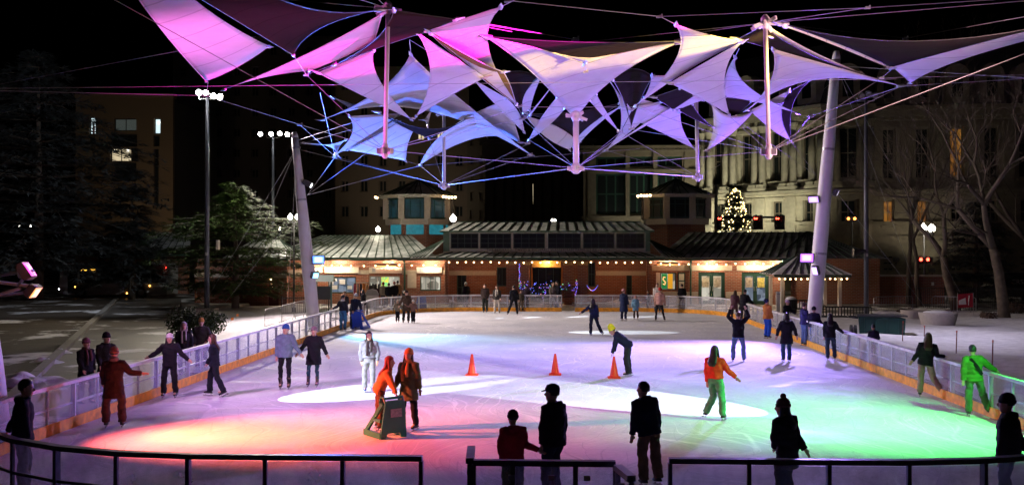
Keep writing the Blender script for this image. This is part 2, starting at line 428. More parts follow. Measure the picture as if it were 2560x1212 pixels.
# -- left mast: blue
z = PZ(650, 51); m0 = on_mast(ML0, ML1, z)
bl = Vector((m0.x + .62, m0.y - .35, z))
_, p = flood(bl, (-1.5, 30, 8.0), 'blue', (.05, .22, 1), 2.2, 'glaring blue flood light on the left mast', mount=m0)
lamp('blue_sail_light', 'SPOT', p, 30000, (.06, .16, 1), (-6.0, 40, 9.3), 78, .7, .25)
bl2 = Vector((m0.x + .45, m0.y - .35, z - .75))
_, p = flood(bl2, (-4, 46, 0), 'cyan', (.2, .6, 1), 1.4, 'pale cyan flood light under the blue one on the left mast', (.42, .32, .14), mount=m0 - Vector((0, 0, .75)))
lamp('cyan_ice_light', 'SPOT', p, 8500, (.26, .60, 1), G(1080, 850), 62, .9, .15)
gq = on_mast(ML0, ML1, 7.4) + Vector((.45, -.2, 0))
_, p = flood(gq, G(1540, 830), 'gobo', (.9, .95, 1), 3, 'pattern projector high on the left mast', (.26, .26, .4), mount=on_mast(ML0, ML1, 7.4))
lamp('pattern_light', 'SPOT', p, 20000, (.85, .93, 1), G(1540, 830.5), 8.0, .06, .01)
for gx, gy, ga_ in ((1330, 793, 2.2), (1452, 791, 2.8), (1600, 792, 3.0), (1250, 795, 1.3)):
    lamp('pattern_light', 'SPOT', p, 40000, (.85, .9, 1), G(gx, gy), ga_, .2, .01)
# -- right mast: violet
z = PZ(645, 47.4); m0 = on_mast(MR0, MR1, z)
vi = Vector((m0.x - .62, m0.y - .35, z))
_, p = flood(vi, (3, 28, 8), 'violet', (.45, .10, 1), 1.8, 'glaring violet flood light on the right mast', mount=m0)
lamp('violet_sail_light', 'SPOT', p, 17000, (.24, .09, 1), (6.5, 38, 9.3), 76, .7, .25)
vi2 = Vector((m0.x - .25, m0.y - .4, z - .55))
_, p = flood(vi2, (5, 42, 0), 'violet_pale', (.62, .35, 1), 1.3, 'pale violet flood light low on the right mast', (.3, .42, .14), mount=m0 - Vector((0, 0, .55)))
lamp('violet_ice_light', 'SPOT', p, 6500, (.50, .26, 1), G(1720, 866), 60, .9, .15)
hv = on_mast(MR0, MR1, 6.4)
_, p = flood(hv + Vector((-.5, -.2, 0)), (0, 32, 0), 'lilac', (.5, .25, 1), 1.2, 'lilac wash flood high on the right mast', (.5, .3, .14), mount=hv)
lamp('violet_wash_light', 'SPOT', p, 21000, (.40, .27, 1), (1, 36, 0), 80, .8, .3)  # fill lamp added to spread lavender light over the ice
_, p = flood(hv + Vector((.5, -.1, .3)), (26, 46, 0), 'bank', (.8, .7, 1), .8, 'pale flood turned to the snow bank on the right mast', (.4, .3, .14), mount=hv)
lamp('bank_light', 'SPOT', p, 3400, (.82, .74, 1), (24, 46, 0), 130, .9, .2)  # flood added to brighten the snow bank
# -- near left mast: magenta upward, orange red downward
plat = P(40, 716, 22.4)
mg = Vector((MN0.x + .75, 22.4, PZ(690, 22.4) + .1))
m0 = on_mast(MN0, MN1, mg.z - .2)
_, p = flood(mg, (-3, 24, 9.5), 'magenta', (1, .02, .6), 1.2, 'magenta flood light on the arm at the left edge', (.4, .4, .14), mount=m0)
lamp('magenta_sail_light', 'SPOT', p, 4600, (1, .16, .74), (-4.5, 26, 9.8), 90, .7, .25)
og = mg + Vector((.1, .1, -.45))
flood(og, G(600, 1075), 'amber', (1, .35, .05), 1.2, 'amber flood light hanging under the magenta arm', (.4, .3, .12), mount=m0 - Vector((0, 0, .45)))
arm = empty('light_arm', plat, 'magenta lit steel arm with clamps on the mast at the left edge', 'light arm')
MB().bar(m0 - plat + Vector((0, 0, .0)), Vector((.45, 0, 0)), .14, .06).build('beam', M_MAST, arm)
MB().bar(m0 - plat + Vector((0, 0, -.5)), Vector((.1, 0, -.04)), .06, .06).build('brace', M_MAST, arm)
MB().tube([Vector((.05, 0, .02)), Vector((.3, -.05, .32)), Vector((.42, -.05, .36))], .035, 8).build('yoke', M_STEEL, arm)
MB().rings([(Vector((.18, -.05, .3)), (.13, 0, 0), (0, .05, .12)), (Vector((.18, .05, .3)), (.13, 0, 0), (0, .05, .12))], 14).build('wheel', M_STEEL, arm)
hi = on_mast(MN0, MN1, 7.0)
lo = on_mast(MN0, MN1, 3.9); lp = Vector((-12.0, 20.6, 3.9))
_, p = flood(lp, G(700, 1075), 'red', (1, .2, .05), 3, 'red orange flood light on an arm of the mast at the left edge', mount=lo)
lamp('amber_ice_light', 'SPOT', p, 3600, (1, .40, .05), G(680, 1074), 42, 1.0, .12)
lamp('red_ice_light', 'SPOT', p + Vector((0, .15, 0)), 12500, (1, .10, .07), G(650, 1090), 60, 1.0, .15)
_, p = flood(hi + Vector((.5, 0, 0)), (-3, 30, 0), 'pink', (1, .3, .7), 2, 'pink wash flood high on the mast at the left edge', mount=hi)
lamp('pink_wash_light', 'SPOT', p + Vector((.1, .3, 0)), 3800, (.80, .40, .86), (-2, 32, 0), 78, .8, .3)  # fill lamp added for the pink cast over the ice
# -- near right mast (outside the frame): green and yellow
gr = Vector((MQ0.x - .6, 20.4, 5.6)); m0 = on_mast(MQ0, MQ1, 5.6)
_, p = flood(gr, G(2200, 1055), 'green', (.1, 1, .2), 3, 'green flood light on the mast beyond the right edge', mount=m0)
lamp('green_ice_light', 'SPOT', p, 8500, (.09, 1, .16), G(2150, 1058), 74, .9, .15)
lamp('lilac_wash_light', 'SPOT', p + Vector((0, .3, .2)), 1500, (.78, .52, .95), (2, 28, 0), 78, .8, .3)  # general lilac fill added here, has no fixture of its own
ye = gr + Vector((0, .2, .7))
_, p = flood(ye, (4, 26, 9.5), 'yellow', (1, .7, .2), 3, 'yellow flood light on the mast beyond the right edge', mount=m0 + Vector((0, .2, .7)))
lamp('peach_sail_light', 'SPOT', p, 5200, (1, .54, .52), (2.0, 29, 9.5), 96, .7, .2)
lamp('yellow_beam_light', 'SPOT', p, 30000, (1, .66, .10), P(1700, 125, 27.5), 15, .6, .05)
lamp('magenta_beam_light', 'SPOT', p + Vector((-.3, .2, .1)), 140000, (1, .0, .50), P(1180, 110, 27.3), 14, .5, .05)
# -- white profile spots, one on each near mast, that throw the crossing ovals
w1 = on_mast(MN0, MN1, 4.4) + Vector((.45, -.25, 0))
_, p = flood(w1, G(960, 975), 'white_a', (1, 1, 1), 3, 'white profile spot on the mast at the left edge', (.3, .3, .3), mount=on_mast(MN0, MN1, 4.4))
lamp('profile_light', 'SPOT', p, 15000, (.84, .93, 1), G(925, 978), 15.5, .05, .01)
w2 = on_mast(MQ0, MQ1, 4.4) + Vector((-.45, -.25, 0))
_, p = flood(w2, G(1560, 990), 'white_b', (1, 1, 1), 3, 'white profile spot on the mast beyond the right edge', (.3, .3, .3), mount=on_mast(MQ0, MQ1, 4.4))
lamp('profile_light', 'SPOT', p, 19000, (.84, .93, 1), G(1545, 996), 15.5, .05, .01)
# ---------------------------------------------------------------- tall flood light poles
def light_pole(base, h, heads, label, lit=True, thick=.13, box=True):
    base = Vector(base); root = empty('floodlight_pole', base, label, 'light pole', 'tall flood light poles')
    MB().tube([(0, 0, 0), (0, 0, h * .5), (0, 0, h)], [thick * 1.15, thick, thick * .7], 16).build('shaft', mat('pole_paint', (.10, .11, .14), .45, .3), root, True)
    if box: MB().box((.05, 0, .25), (1.1, .9, .62)).build('concrete_base', mat('concrete_pier', (.28, .25, .23), .85, bump=.4), root)
    MB().tube([(-.55, 0, h - .25), (-.5, 0, h - .45), (.5, 0, h - .45), (.55, 0, h - .25)], .035, 8).build('cross_arm', M_STEEL, root)
    MB().box((.0, -thick - .01, h * .28), (.12, .04, .2)).build('notice', mat('paper_notice', (.6, .6, .58), .8), root)
    k = 0
    for (dx, dz) in heads:
        hd = MB().tube([(dx, .14, h - .05 + dz), (dx, -.06, h - .1 + dz), (dx, -.24, h - .18 + dz)], [.08, .2, .22], 14).build('lamp_head', M_HOUSING, root)
        MB().tube([(dx, -.245, h - .182 + dz), (dx, -.262, h - .188 + dz)], .16, 14).build('lens', emis('flood_white', (1, .97, .88), 90) if lit else mat('dark_lens', (.3, .3, .3), .2), hd)
        k += 1
    return root
p1 = G(517, 790); h1 = PZ(222, p1.y)
light_pole(p1 + Vector((0, 0, -.05)), h1, [(-.42, .1), (-.02, .08), (.45, -.12), (.85, -.2)], 'tall dark pole at the left with four lit white floods', thick=.14)
P1L = Vector((p1.x + .2, p1.y - .5, h1 - .1))
lamp('pole_light', 'SPOT', P1L, 25000, (.97, .78, .78), (-1, 54, 0), 96, .6, .25)
lamp('pole_spill_light', 'SPOT', P1L + Vector((-.7, -.1, 0)), 3800, (.85, .90, 1), (-45, 76, 2), 110, .6, .3)
lamp('pole_spill_light', 'SPOT', P1L + Vector((.7, .3, -.1)), 8500, (1, .96, .70), P(610, 500, 70), 62, .8, .3)
lamp('pole_spill_light', 'SPOT', P1L + Vector((-.5, -.3, -.1)), 4200, (1, .86, .68), (-27, 44, 0), 95, .7, .3)
p2 = P(682, 760, 80); p2.z = -.05; h2 = PZ(325, 80)
light_pole(p2, h2, [(-.95, 0), (-.1, 0), (.6, .02), (1.2, -.05)], 'tall pole behind the cedar with dazzling white floods', thick=.12)
lamp('pole_light', 'SPOT', Vector((p2.x + .2, p2.y - .5, h2 - .1)), 9000, (1, .90, .72), (0, 58, 0), 120, .7, .3)
p3 = G(2166, 792); h3 = PZ(238, p3.y)
light_pole(p3 + Vector((0, 0, -.05)), h3, [(-.3, 0), (.1, .1), (.5, 0)], 'tall unlit pole at the right beside the gazebo', False, .13, False)
# ================================================================ the tensile canopy: flying poles, sails, cables
def fabric(name, c, trans):
    m, nt, b = nodes_of(name); nt.nodes.remove(b)
    tc = nt.nodes.new('ShaderNodeTexCoord')
    f = ramp(nt, noise(nt, tc.outputs['Object'], 1.3, 6, .6), .25, tuple(x * .86 for x in c), .75, c)
    wt = nt.nodes.new('ShaderNodeTexWave'); wt.wave_type = 'BANDS'; wt.bands_direction = 'DIAGONAL'; wt.inputs['Scale'].default_value = .38; wt.inputs['Distortion'].default_value = .6
    nt.links.new(tc.outputs['Object'], wt.inputs['Vector'])
    f = mixc(nt, 1.0, f, ramp(nt, wt.outputs['Fac'], .0, (.72, .72, .72), .012, (1, 1, 1)), 'MULTIPLY')
    d = nt.nodes.new('ShaderNodeBsdfDiffuse'); t = nt.nodes.new('ShaderNodeBsdfTranslucent'); ms = nt.nodes.new('ShaderNodeMixShader')
    ms.inputs[0].default_value = trans
    wv = nt.nodes.new('ShaderNodeTexNoise'); wv.inputs['Scale'].default_value = 3; wv.inputs['Detail'].default_value = 5
    nt.links.new(tc.outputs['Object'], wv.inputs['Vector'])
    bp = nt.nodes.new('ShaderNodeBump'); bp.inputs['Strength'].default_value = .5; bp.inputs['Distance'].default_value = .06
    nt.links.new(wv.outputs['Fac'], bp.inputs['Height']); nt.links.new(bp.outputs[0], d.inputs['Normal'])
    nt.links.new(f, d.inputs['Color']); nt.links.new(f, t.inputs['Color'])
    nt.links.new(d.outputs[0], ms.inputs[1]); nt.links.new(t.outputs[0], ms.inputs[2])
    nt.links.new(ms.outputs[0], nt.nodes['Material Output'].inputs['Surface']); return m
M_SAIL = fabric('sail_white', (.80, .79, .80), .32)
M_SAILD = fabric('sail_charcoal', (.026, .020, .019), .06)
M_SAILG = fabric('sail_olive', (.30, .2, .07), .2)
M_CABLE = mat('steel_cable', (.36, .36, .38), .5, .3, var=.1)
def deep(x, y, Y):                                      # the canopy hangs nearly level: what shows higher in the picture is nearer
    if Y < 31: return 25 + .045 * (y - 60) + (Y - 25) * .25
    if Y < 47: return 25 + .052 * y + (Y - 42) * .22
    return Y
def qb(a, m, b, t):                                     # quadratic through m at t = .5
    c = (m - (a + b) * .25) * 2
    return a * (1 - t) ** 2 + c * 2 * t * (1 - t) + b * t * t
def sail(cs, mids, label, m=M_SAIL, belly=0.0, n=14):
    """cs: 3 or 4 corners (px, py, Y); mids: a pixel the edge i -> i+1 passes through (or None: straight)"""
    if len(cs) == 3: cs = list(cs) + [cs[2]]; mids = list(mids[:2]) + [None, mids[2]]
    C = [P(c[0], c[1], deep(*c)) for c in cs]
    def edge(i, t):
        a, b = C[i], C[(i + 1) % 4]
        if mids[i] is None: return a.lerp(b, t)
        mid = P(mids[i][0], mids[i][1], (a.y + b.y) / 2); return qb(a, mid, b, t)
    o = sum(C, Vector()) / 4
    V = []; Fc = []
    for i in range(n + 1):
        u = i / n
        for j in range(n + 1):
            w = j / n
            B = edge(0, u); T = edge(2, 1 - u); L = edge(3, 1 - w); Rr = edge(1, w)
            p = B * (1 - w) + T * w + L * (1 - u) + Rr * u - (C[0] * (1 - u) * (1 - w) + C[1] * u * (1 - w) + C[2] * u * w + C[3] * (1 - u) * w)
            p = p + Vector((0, belly * 16 * u * (1 - u) * w * (1 - w), 0))
            V.append(p - o)
    for i in range(n):
        for j in range(n):
            a = i * (n + 1) + j; Fc.append((a, a + n + 1, a + n + 2, a + 1))
    root = empty('shade_sail', o, label, 'sail', 'sails of the canopy')
    me = bpy.data.meshes.new('membrane'); me.from_pydata([tuple(v) for v in V], [], Fc); me.materials.append(m)
    me.polygons.foreach_set('use_smooth', [True] * len(Fc))
    bm = bmesh.new(); bm.from_mesh(me); bmesh.ops.remove_doubles(bm, verts=bm.verts, dist=1e-4)
    bmesh.ops.dissolve_degenerate(bm, edges=bm.edges, dist=1e-5); bm.to_mesh(me); bm.free()
    ob = bpy.data.objects.new('membrane', me); COL.objects.link(ob); ob.parent = root
    md = ob.modifiers.new('thickness', 'SOLIDIFY'); md.thickness = .012; md.offset = 0
    # edge cord round the membrane and a steel plate at every corner
    pts = [];
    for i in range(4):
        if (C[i] - C[(i + 1) % 4]).length > .01: pts += [edge(i, k / 10) - o for k in range(10)]
    MB().tube(pts + [pts[0]], .014, 5, False).build('edge_cord', M_SAIL if m is not M_SAILD else M_DARKSTEEL, root, True)
    for i, c in enumerate(C):
        if i and (c - C[i - 1]).length < .01: continue
        d = (c - o); d.normalize(); p = c - o
        MB().tube([p - d * .12, p + d * .02, p + d * .14, p + d * .3], [.045, .06, .03, .015], 6).build('corner_plate', M_STEEL, root)
    return C
N, Mm, Fr = 25.0, 34.0, 44.0
sail([(300, -70, 15), (515, 203, 22), (672, 116, 22), (430, -45, 16)], [(418, 92), (592, 168), (565, 58), None], 'big pink sail hanging at the upper left above the lit flood pole')
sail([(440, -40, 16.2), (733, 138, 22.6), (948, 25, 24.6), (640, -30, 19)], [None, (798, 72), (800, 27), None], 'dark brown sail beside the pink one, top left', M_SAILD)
sail([(955, 36, 25), (560, 224, 27), (772, 177, 25.4), (937, 99, 25.2)], [(746, 146), (660, 193), (868, 138), None], 'long narrow blue lilac sail reaching left from the pink pole')
sail([(795, 182, 25.4), (934, 126, 25.3), (1027, 298, 27)], [None, (950, 205), (905, 238)], 'lilac sail hanging just left of the pink flying pole')
sail([(985, 27, 24.8), (1142, 49, 24), (1072, 78, 24.2), (836, 161, 25)], [None, None, (955, 116), (934, 103)], 'charcoal sail crossing in front of the pink flying pole', M_SAILD)
sail([(1071, 77, 24.2), (1252, 18, 23.6), (1291, 260, 27)], [None, (1222, 128), (1172, 163)], 'vivid magenta triangular sail right of the pink flying pole')
sail([(1076, 84, 24.6), (1290, 262, 27.1), (1258, 180, 27.5)], [(1165, 164), (1276, 215), (1190, 150)], 'thin olive gold strip of sail behind the magenta one', M_SAILG)
sail([(1043, 82, 25.2), (1211, 194, 26.5), (1041, 290, 27.2)], [None, (1125, 240), (1076, 190)], 'pale lilac sail between the pink pole and the magenta sail')
sail([(1027, 137, 40), (805, 300, 41), (1326, 386, 37)], [(942, 230), (1050, 273), (1140, 240)], 'wide pale blue sail with a peaked top behind the pink pole')
sail([(873, 291, 42), (1000, 285, 41.5), (837, 388, 44)], [None, (925, 336), (879, 338)], 'periwinkle sail left of the pink pole, under the wide blue one')
sail([(760, 358, 47), (864, 350, 45), (842, 386, 46)], [(815, 362), (850, 364), (822, 366)], 'small white sail scrap at the top of the left mast')
sail([(840, 384, 45.2), (868, 374, 45.4), (994, 306, 43.8), (985, 304, 43.6)], [None, (930, 341), None, (925, 335)], 'thin white sail edge sloping over the saturated blue sail')
sail([(868, 375, 45.5), (1014, 402, 46), (1034, 325, 44), (994, 308, 44)], [(940, 387), (1019, 362), None, (930, 345)], 'saturated blue sail low beside the foot of the pink pole')
sail([(835, 245, 46), (884, 262, 46), (872, 268, 46.5)], [None, None, None], 'tiny bright blue sail tip left of the wide blue sail')
sail([(946, 281, 41.6), (1073, 346, 42.5), (1168, 296, 41)], [(1010, 318), (1115, 326), (1072, 322)], 'dark navy sail sagging under the wide pale blue one', M_SAILD)
sail([(1062, 300, 47), (1078, 276, 47), (1070, 312, 47)], [None, None, None], 'small blue sliver of sail under the wide blue arch')
sail([(1050, 412, 46), (1262, 252, 43.6), (1300, 356, 42.5)], [(1116, 328), (1283, 300), (1190, 345)], 'sky blue sail right of the lilac back pole')
sail([(1187, 202, 36), (1310, 330, 37), (1265, 246, 36)], [(1240, 262), (1298, 285), None], 'grey lilac strip of sail under the magenta tip')
sail([(1255, 186, 35), (1347, 192, 35), (1307, 297, 36.2)], [(1300, 178), (1312, 240), (1283, 240)], 'dark plum sail between magenta sail and the pink centre one', M_SAILD)
sail([(1352, 194, 35.5), (1308, 282, 36.4), (1324, 276, 36.2)], [(1313, 236), None, (1336, 232)], 'slim lilac strip beside the plum sail')
sail([(1378, 219, 36.5), (1318, 292, 36.6), (1326, 288, 36.6)], [None, None, None], 'pale thread thin sail left of the pink centre sail')
sail([(1393, 244, 37), (1322, 350, 38.5), (1413, 270, 37)], [(1350, 300), (1370, 315), None], 'purple pink ribbon sail running down to the left of centre')
sail([(1218, 94, 25.6), (1463, 159, 25), (1697, 107, 25.6), (1437, 299, 30)], [(1340, 121), (1578, 128), (1530, 200), (1346, 196)], 'big peach pink sail in the centre with a V notch')
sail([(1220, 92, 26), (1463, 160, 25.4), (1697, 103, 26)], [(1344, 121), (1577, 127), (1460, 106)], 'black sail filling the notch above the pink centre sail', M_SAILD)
sail([(1690, 62, 23.6), (1857, 103, 25), (1588, 265, 27)], [(1772, 88), (1727, 170), (1686, 157)], 'pale yellow triangular sail left of the yellow flying pole')
sail([(1856, 104, 25.1), (1675, 208, 26.4), (1823, 287, 27.4)], [None, (1758, 249), (1811, 190)], 'pink lilac sail under the yellow one')
sail([(1531, 199, 36), (1632, 193, 36), (1578, 316, 37)], [(1582, 172), (1602, 248), (1560, 255)], 'brown charcoal sail right of the pink centre sail', M_SAILD)
sail([(1630, 190, 35.6), (1674, 190, 34.5), (1612, 243, 35.5)], [None, (1648, 218), (1624, 218)], 'small raspberry red sail corner beside the yellow sail')
sail([(1523, 201, 37), (1579, 275, 37.4), (1551, 329, 38)], [(1545, 232), None, (1551, 262)], 'slim grey lilac strip left of the brown sail')
sail([(1473, 250, 38), (1490, 236, 38), (1546, 327, 39.5)], [None, (1515, 280), (1510, 292)], 'blue ribbon sail running down to the right of centre')
sail([(1318, 284, 45), (1550, 258, 45), (1432, 366, 43)], [(1432, 280), (1478, 313), (1396, 318)], 'deep purple sagging sail behind the centre pole', M_SAILD)
sail([(1316, 292, 44.6), (1424, 374, 42.6), (1440, 352, 42.8)], [(1366, 343), None, (1394, 318)], 'blue crescent rim left of the centre pole foot')
sail([(1550, 268, 44.6), (1441, 368, 42.8), (1436, 356, 42.8)], [(1482, 322), None, (1478, 312)], 'blue crescent rim right of the centre pole foot')
sail([(1598, 246, 41), (1700, 280, 42), (1738, 373, 45), (1588, 300, 42)], [None, (1709, 330), (1664, 336), None], 'violet blue sail between the centre pole and the right back pole')
sail([(1656, 254, 40.4), (1580, 268, 40), (1516, 375, 42)], [None, (1560, 318), (1588, 318)], 'pink violet pointed sail right of the centre pole')
sail([(1740, 236, 38), (1764, 248, 38), (1513, 377, 41.6)], [None, (1640, 300), (1628, 300)], 'long thin lilac sail slanting down left from the back pole')
sail([(1635, 243, 37.5), (1700, 221, 37), (1740, 236, 37.6), (1683, 274, 38.5)], [None, None, None, None], 'dark slate sail above the violet blue sail', M_SAILD)
sail([(1694, 274, 41), (1731, 260, 41), (1783, 318, 42.6)], [None, (1752, 292), (1735, 297)], 'narrow dark sail at the top of the right back pole', M_SAILD)
sail([(1779, 259, 44), (1886, 276, 44), (1768, 375, 45)], [(1830, 292), (1828, 334), (1784, 318)], 'deep violet sail right of the right back pole')
sail([(1808, 244, 42), (1880, 252, 42), (1794, 314, 43)], [None, (1842, 286), (1806, 282)], 'dusky purple sail under the pink lilac one', M_SAILD)
sail([(1838, 144, 38), (1808, 243, 40), (1994, 283, 38)], [(1816, 188), (1878, 252), (1872, 218)], 'lavender peaked sail behind the yellow flying pole')
sail([(1933, 124, 25.4), (2252, 215, 27), (1869, 275, 27.6)], [None, (2032, 200), (1926, 205)], 'large lilac sail right of the yellow flying pole')
sail([(1877, 277, 42.5), (1974, 226, 41), (1977, 352, 44.5)], [None, (1952, 288), (1928, 322)], 'bright violet sail under the large lilac one')
sail([(2036, 196, 42), (1975, 228, 41.6), (1979, 353, 44.6)], [None, (1954, 288), (1982, 262)], 'dark crescent sail at the right end of the violet ones', M_SAILD)
sail([(1845, 98, 25), (1912, 63, 24.8), (2198, 199, 26.6)], [None, (2022, 134), (2008, 145)], 'charcoal sail at the head of the yellow flying pole', M_SAILD)
sail([(1922, 68, 25), (2152, 183, 27), (1926, 90, 25.2)], [(2030, 129), (2000, 134), None], 'slim lilac sail edge above the charcoal one')
sail([(1948, 60, 25), (2224, 170, 27), (1962, 66, 25.2)], [(2092, 105), (2084, 112), None], 'thin lilac band along the big black right sail')
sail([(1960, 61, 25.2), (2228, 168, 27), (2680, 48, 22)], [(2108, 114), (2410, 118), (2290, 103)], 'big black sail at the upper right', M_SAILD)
sail([(2233, 168, 27.2), (2277, 207, 27.2), (2680, 72, 22), (2680, 50, 22)], [None, (2400, 150), None, (2410, 120)], 'beige lower band of sail at the right edge')
# ---------------------------------------------------------------- flying poles
M_FPOLE = mat('flying_pole_paint', (.78, .77, .78), .4, var=.05)
def flying_pole(x0, y0, x1, y1, Y, r, label):
    a, b = P(x0, y0, Y), P(x1, y1, Y); root = empty('flying_pole', b, label, 'pole', 'flying poles of the canopy')
    d = a - b; MB().tube([Vector((0, 0, 0)), d], r, 18).build('shaft', M_FPOLE, root, True)
    nd = MB().tube([(0, 0, -.2), (0, 0, -.12), (0, 0, .05), (0, 0, .16)], [r * .8, r * 1.7, r * 1.7, r * 1.1], 14).build('foot_node', M_FPOLE, root)
    for k in range(6):
        t = k * math.pi / 3 + .3; MB().box((math.cos(t) * r * 2.2, math.sin(t) * r * 2.2, -.02), (.18, .03, .14), t).build('lug', M_FPOLE, nd)
    hd = MB().tube([d + Vector((0, 0, -.15)), d, d + Vector((0, 0, .12)), d + Vector((0, 0, .2))], [r * 1.1, r * 1.9, r * 1.9, r * .7], 14).build('head_node', M_FPOLE, root)
    for k in range(7):
        t = k * math.pi * 2 / 7; u = Vector((math.cos(t), math.sin(t), 0))
        MB().bar(d + u * r, d + u * (r + .28) + Vector((0, 0, random.uniform(-.15, .12))), .05, .09).build('lug', M_FPOLE, hd)
    return a, b
A0, A1 = flying_pole(970, 22, 963, 376, N, .055, 'pink lit flying pole hanging in the canopy at the left')
B0, B1 = flying_pole(1913, 58, 1922, 378, N, .055, 'yellow lit flying pole hanging in the canopy at the right')
D0, D1 = flying_pole(1440, 292, 1440, 420, 35, .10, 'pale lilac flying pole in the middle of the canopy')
C0, C1 = flying_pole(1110, 282, 1110, 463, Fr, .075, 'lilac flying pole at the back left, over the pavilion')
E0, E1 = flying_pole(1741, 246, 1744, 442, Fr, .075, 'violet flying pole at the back right, above the turret')
# ---------------------------------------------------------------- cable net
net = empty('cable_net', (0, 30, 8), 'steel cables strung between masts, poles and sails of the canopy', 'cables')
def cable(a, b, r=.018, sag=0.0):
    a, b = [Vector(q) if isinstance(q, Vector) else P(q[0], q[1], deep(*q)) for q in (a, b)]; r = max(.0075, r * .5)
    o = Vector((0, 30, 8)); pts = [a.lerp(b, t / 4) - o - Vector((0, 0, sag * 4 * (t / 4) * (1 - t / 4))) for t in range(5)]
    return MB().tube(pts, r, 6).build('cable', M_CABLE, net)
LN = (-60, 222, 22); LN2 = (-60, 226, 22)
for a, b, r in [
    ((-60, 222, 17), (640, 92, 24), .012), (LN, (2240, 198, 24), .012), (LN2, (515, 240, 24), .018), ((515, 240, 24), (750, 312, 33), .018),
    ((250, -20, 15), A1, .016), ((516, 240, 24), (520, 205, 22), .014), ((750, 312, 33), (838, 392, 45), .016), ((766, 188, 25), (735, 140, 23), .012),
    ((766, 188, 25), (836, 161, 25), .012), ((766, 188, 25), A1, .010), ((800, 232, 30), (838, 392, 45), .012),
    ((750, 312, 33), A1, .012), ((742, 352, 51), (900, 300, 40), .02), ((745, 362, 51), (1000, 290, 42), .016), ((752, 375, 51), C1, .035),
    ((838, 392, 45), C1, .016), ((768, 488, 51), (838, 392, 45), .02), ((768, 488, 51), (990, 330, 42), .016), ((768, 488, 51), (1050, 414, 46), .024),
    ((1050, 414, 46), C1, .018), ((1014, 402, 46), (1050, 414, 46), .014), ((1073, 346, 42), C1, .016), (C1, (1320, 360, 37), .018), (C1, (1326, 388, 37), .018),
    (C1, D1, .035), (A1, (1300, 268, 27), .012), (A1, (1300, 298, 36), .012), (A1, D1, .016), ((1050, 414, 46), (1600, 372, 42), .016),
    (D1, (1322, 350, 38), .018), (D1, (1310, 300, 36), .014), (D1, (1515, 376, 42), .018), (D1, (1552, 330, 38), .014), (D1, (1580, 318, 37), .014), (D1, E1, .035),
    (D1, B1, .018), (E1, (1552, 330, 38), .018), (E1, (1515, 376, 42), .014), (E1, (1770, 376, 45), .018), (E1, (1800, 412, 45), .022), ((1300, 268, 27), (1588, 268, 27), .012),
    ((1588, 268, 27), B1, .012), ((1580, 324, 37), B1, .014), (B1, (2254, 216, 27), .014), (B1, (2205, 195, 27), .012), (B1, (2640, 105, 17), .022), (B1, (1823, 290, 28), .012),
    (B1, (1977, 352, 44), .016), ((1977, 352, 44), (2040, 438, 47.4), .016), ((1830, 292, 42), (2040, 438, 47.4), .014), ((1977, 352, 44), (2026, 290, 40), .016), ((2026, 290, 40), (2254, 216, 30), .016),
    ((2254, 216, 27), (2640, 192, 20), .014), ((2234, 170, 27), (2205, 195, 27), .016), ((2205, 195, 24), (2640, 186, 20), .012),
    ((1994, 283, 38), (2086, 200, 47.4), .018), ((2150, 180, 27), (2088, 170, 47.4), .014), ((2088, 165, 47.4), (2640, 200, 19), .012),
    ((870, -10, 24), A0, .012), ((925, -20, 22), A0, .012), ((600, -10, 26), A0, .010), (A0, (1440, 100, 35), .010), ((1252, 18, 23.6), (1300, -6, 22), .014), ((1270, 2, 23), (1650, 42, 23), .012),
    ((1690, 62, 23.6), (1650, 42, 23), .014), ((1650, 42, 23), (2170, 20, 21), .012), ((2170, 20, 21), (2640, -10, 18), .012), (B0, (2170, 20, 22), .014), (B0, (1440, 108, 35), .012), (B0, (1720, 86, 25), .010),
    (B0, (2640, -4, 18), .010), (B0, (2265, 96, 24), .012), ((2265, 96, 24), (2640, 28, 19), .014), (A0, (1280, 80, 32), .010),
    ((1215, 60, 34), (1440, 100, 35), .008), ((1027, 134, 40), (1024, 100, 39), .02), ((1024, 100, 39), (1080, 135, 40), .012), ((1838, 142, 38), (1848, 122, 37), .02),
    ((1463, 160, 25), (1465, 178, 24), .02), ((640, 606, 60), (735, 385, 51), .014), ((560, 760, 62), (766, 500, 51), .016), ((720, 745, 60), (740, 395, 51), .012),
    ((520, 742, 62), (733, 385, 51), .012), ((2068, 450, 47.4), (2330, 790, 60), .012), ((2105, 200, 47.4), (2290, 720, 60), .010), ((2100, 180, 47.4), (2400, 730, 62), .010),
]:
    cable(a, b, r)
for x, y, Y in [(515, 240, 24), (766, 188, 25), (750, 312, 33), (838, 392, 45), (1050, 414, 46), (1300, 266, 27), (1306, 297, 36), (1588, 268, 27), (1580, 322, 37), (1320, 358, 37), (1326, 387, 37),
                (1515, 376, 42), (1551, 329, 38), (1769, 376, 45), (1977, 354, 44), (2026, 290, 40), (2254, 216, 27), (2205, 195, 25), (2234, 170, 27), (1465, 180, 24), (1270, 3, 23), (1650, 42, 23), (2170, 20, 21), (2265, 96, 24), (1440, 98, 35), (1034, 296, 27), (1836, 292, 28)]:
    p = P(x, y, deep(x, y, Y)) - Vector((0, 30, 8)); k = Y / 52
    MB().box(p, (.26 * k, .08 * k, .12 * k), random.uniform(-.5, .5)).box(p + Vector((.1 * k, 0, .05 * k)), (.08 * k, .05 * k, .16 * k)).box(p - Vector((.14 * k, 0, .03 * k)), (.1 * k, .1 * k, .07 * k)).build('cable_clamp', M_STEEL, net)
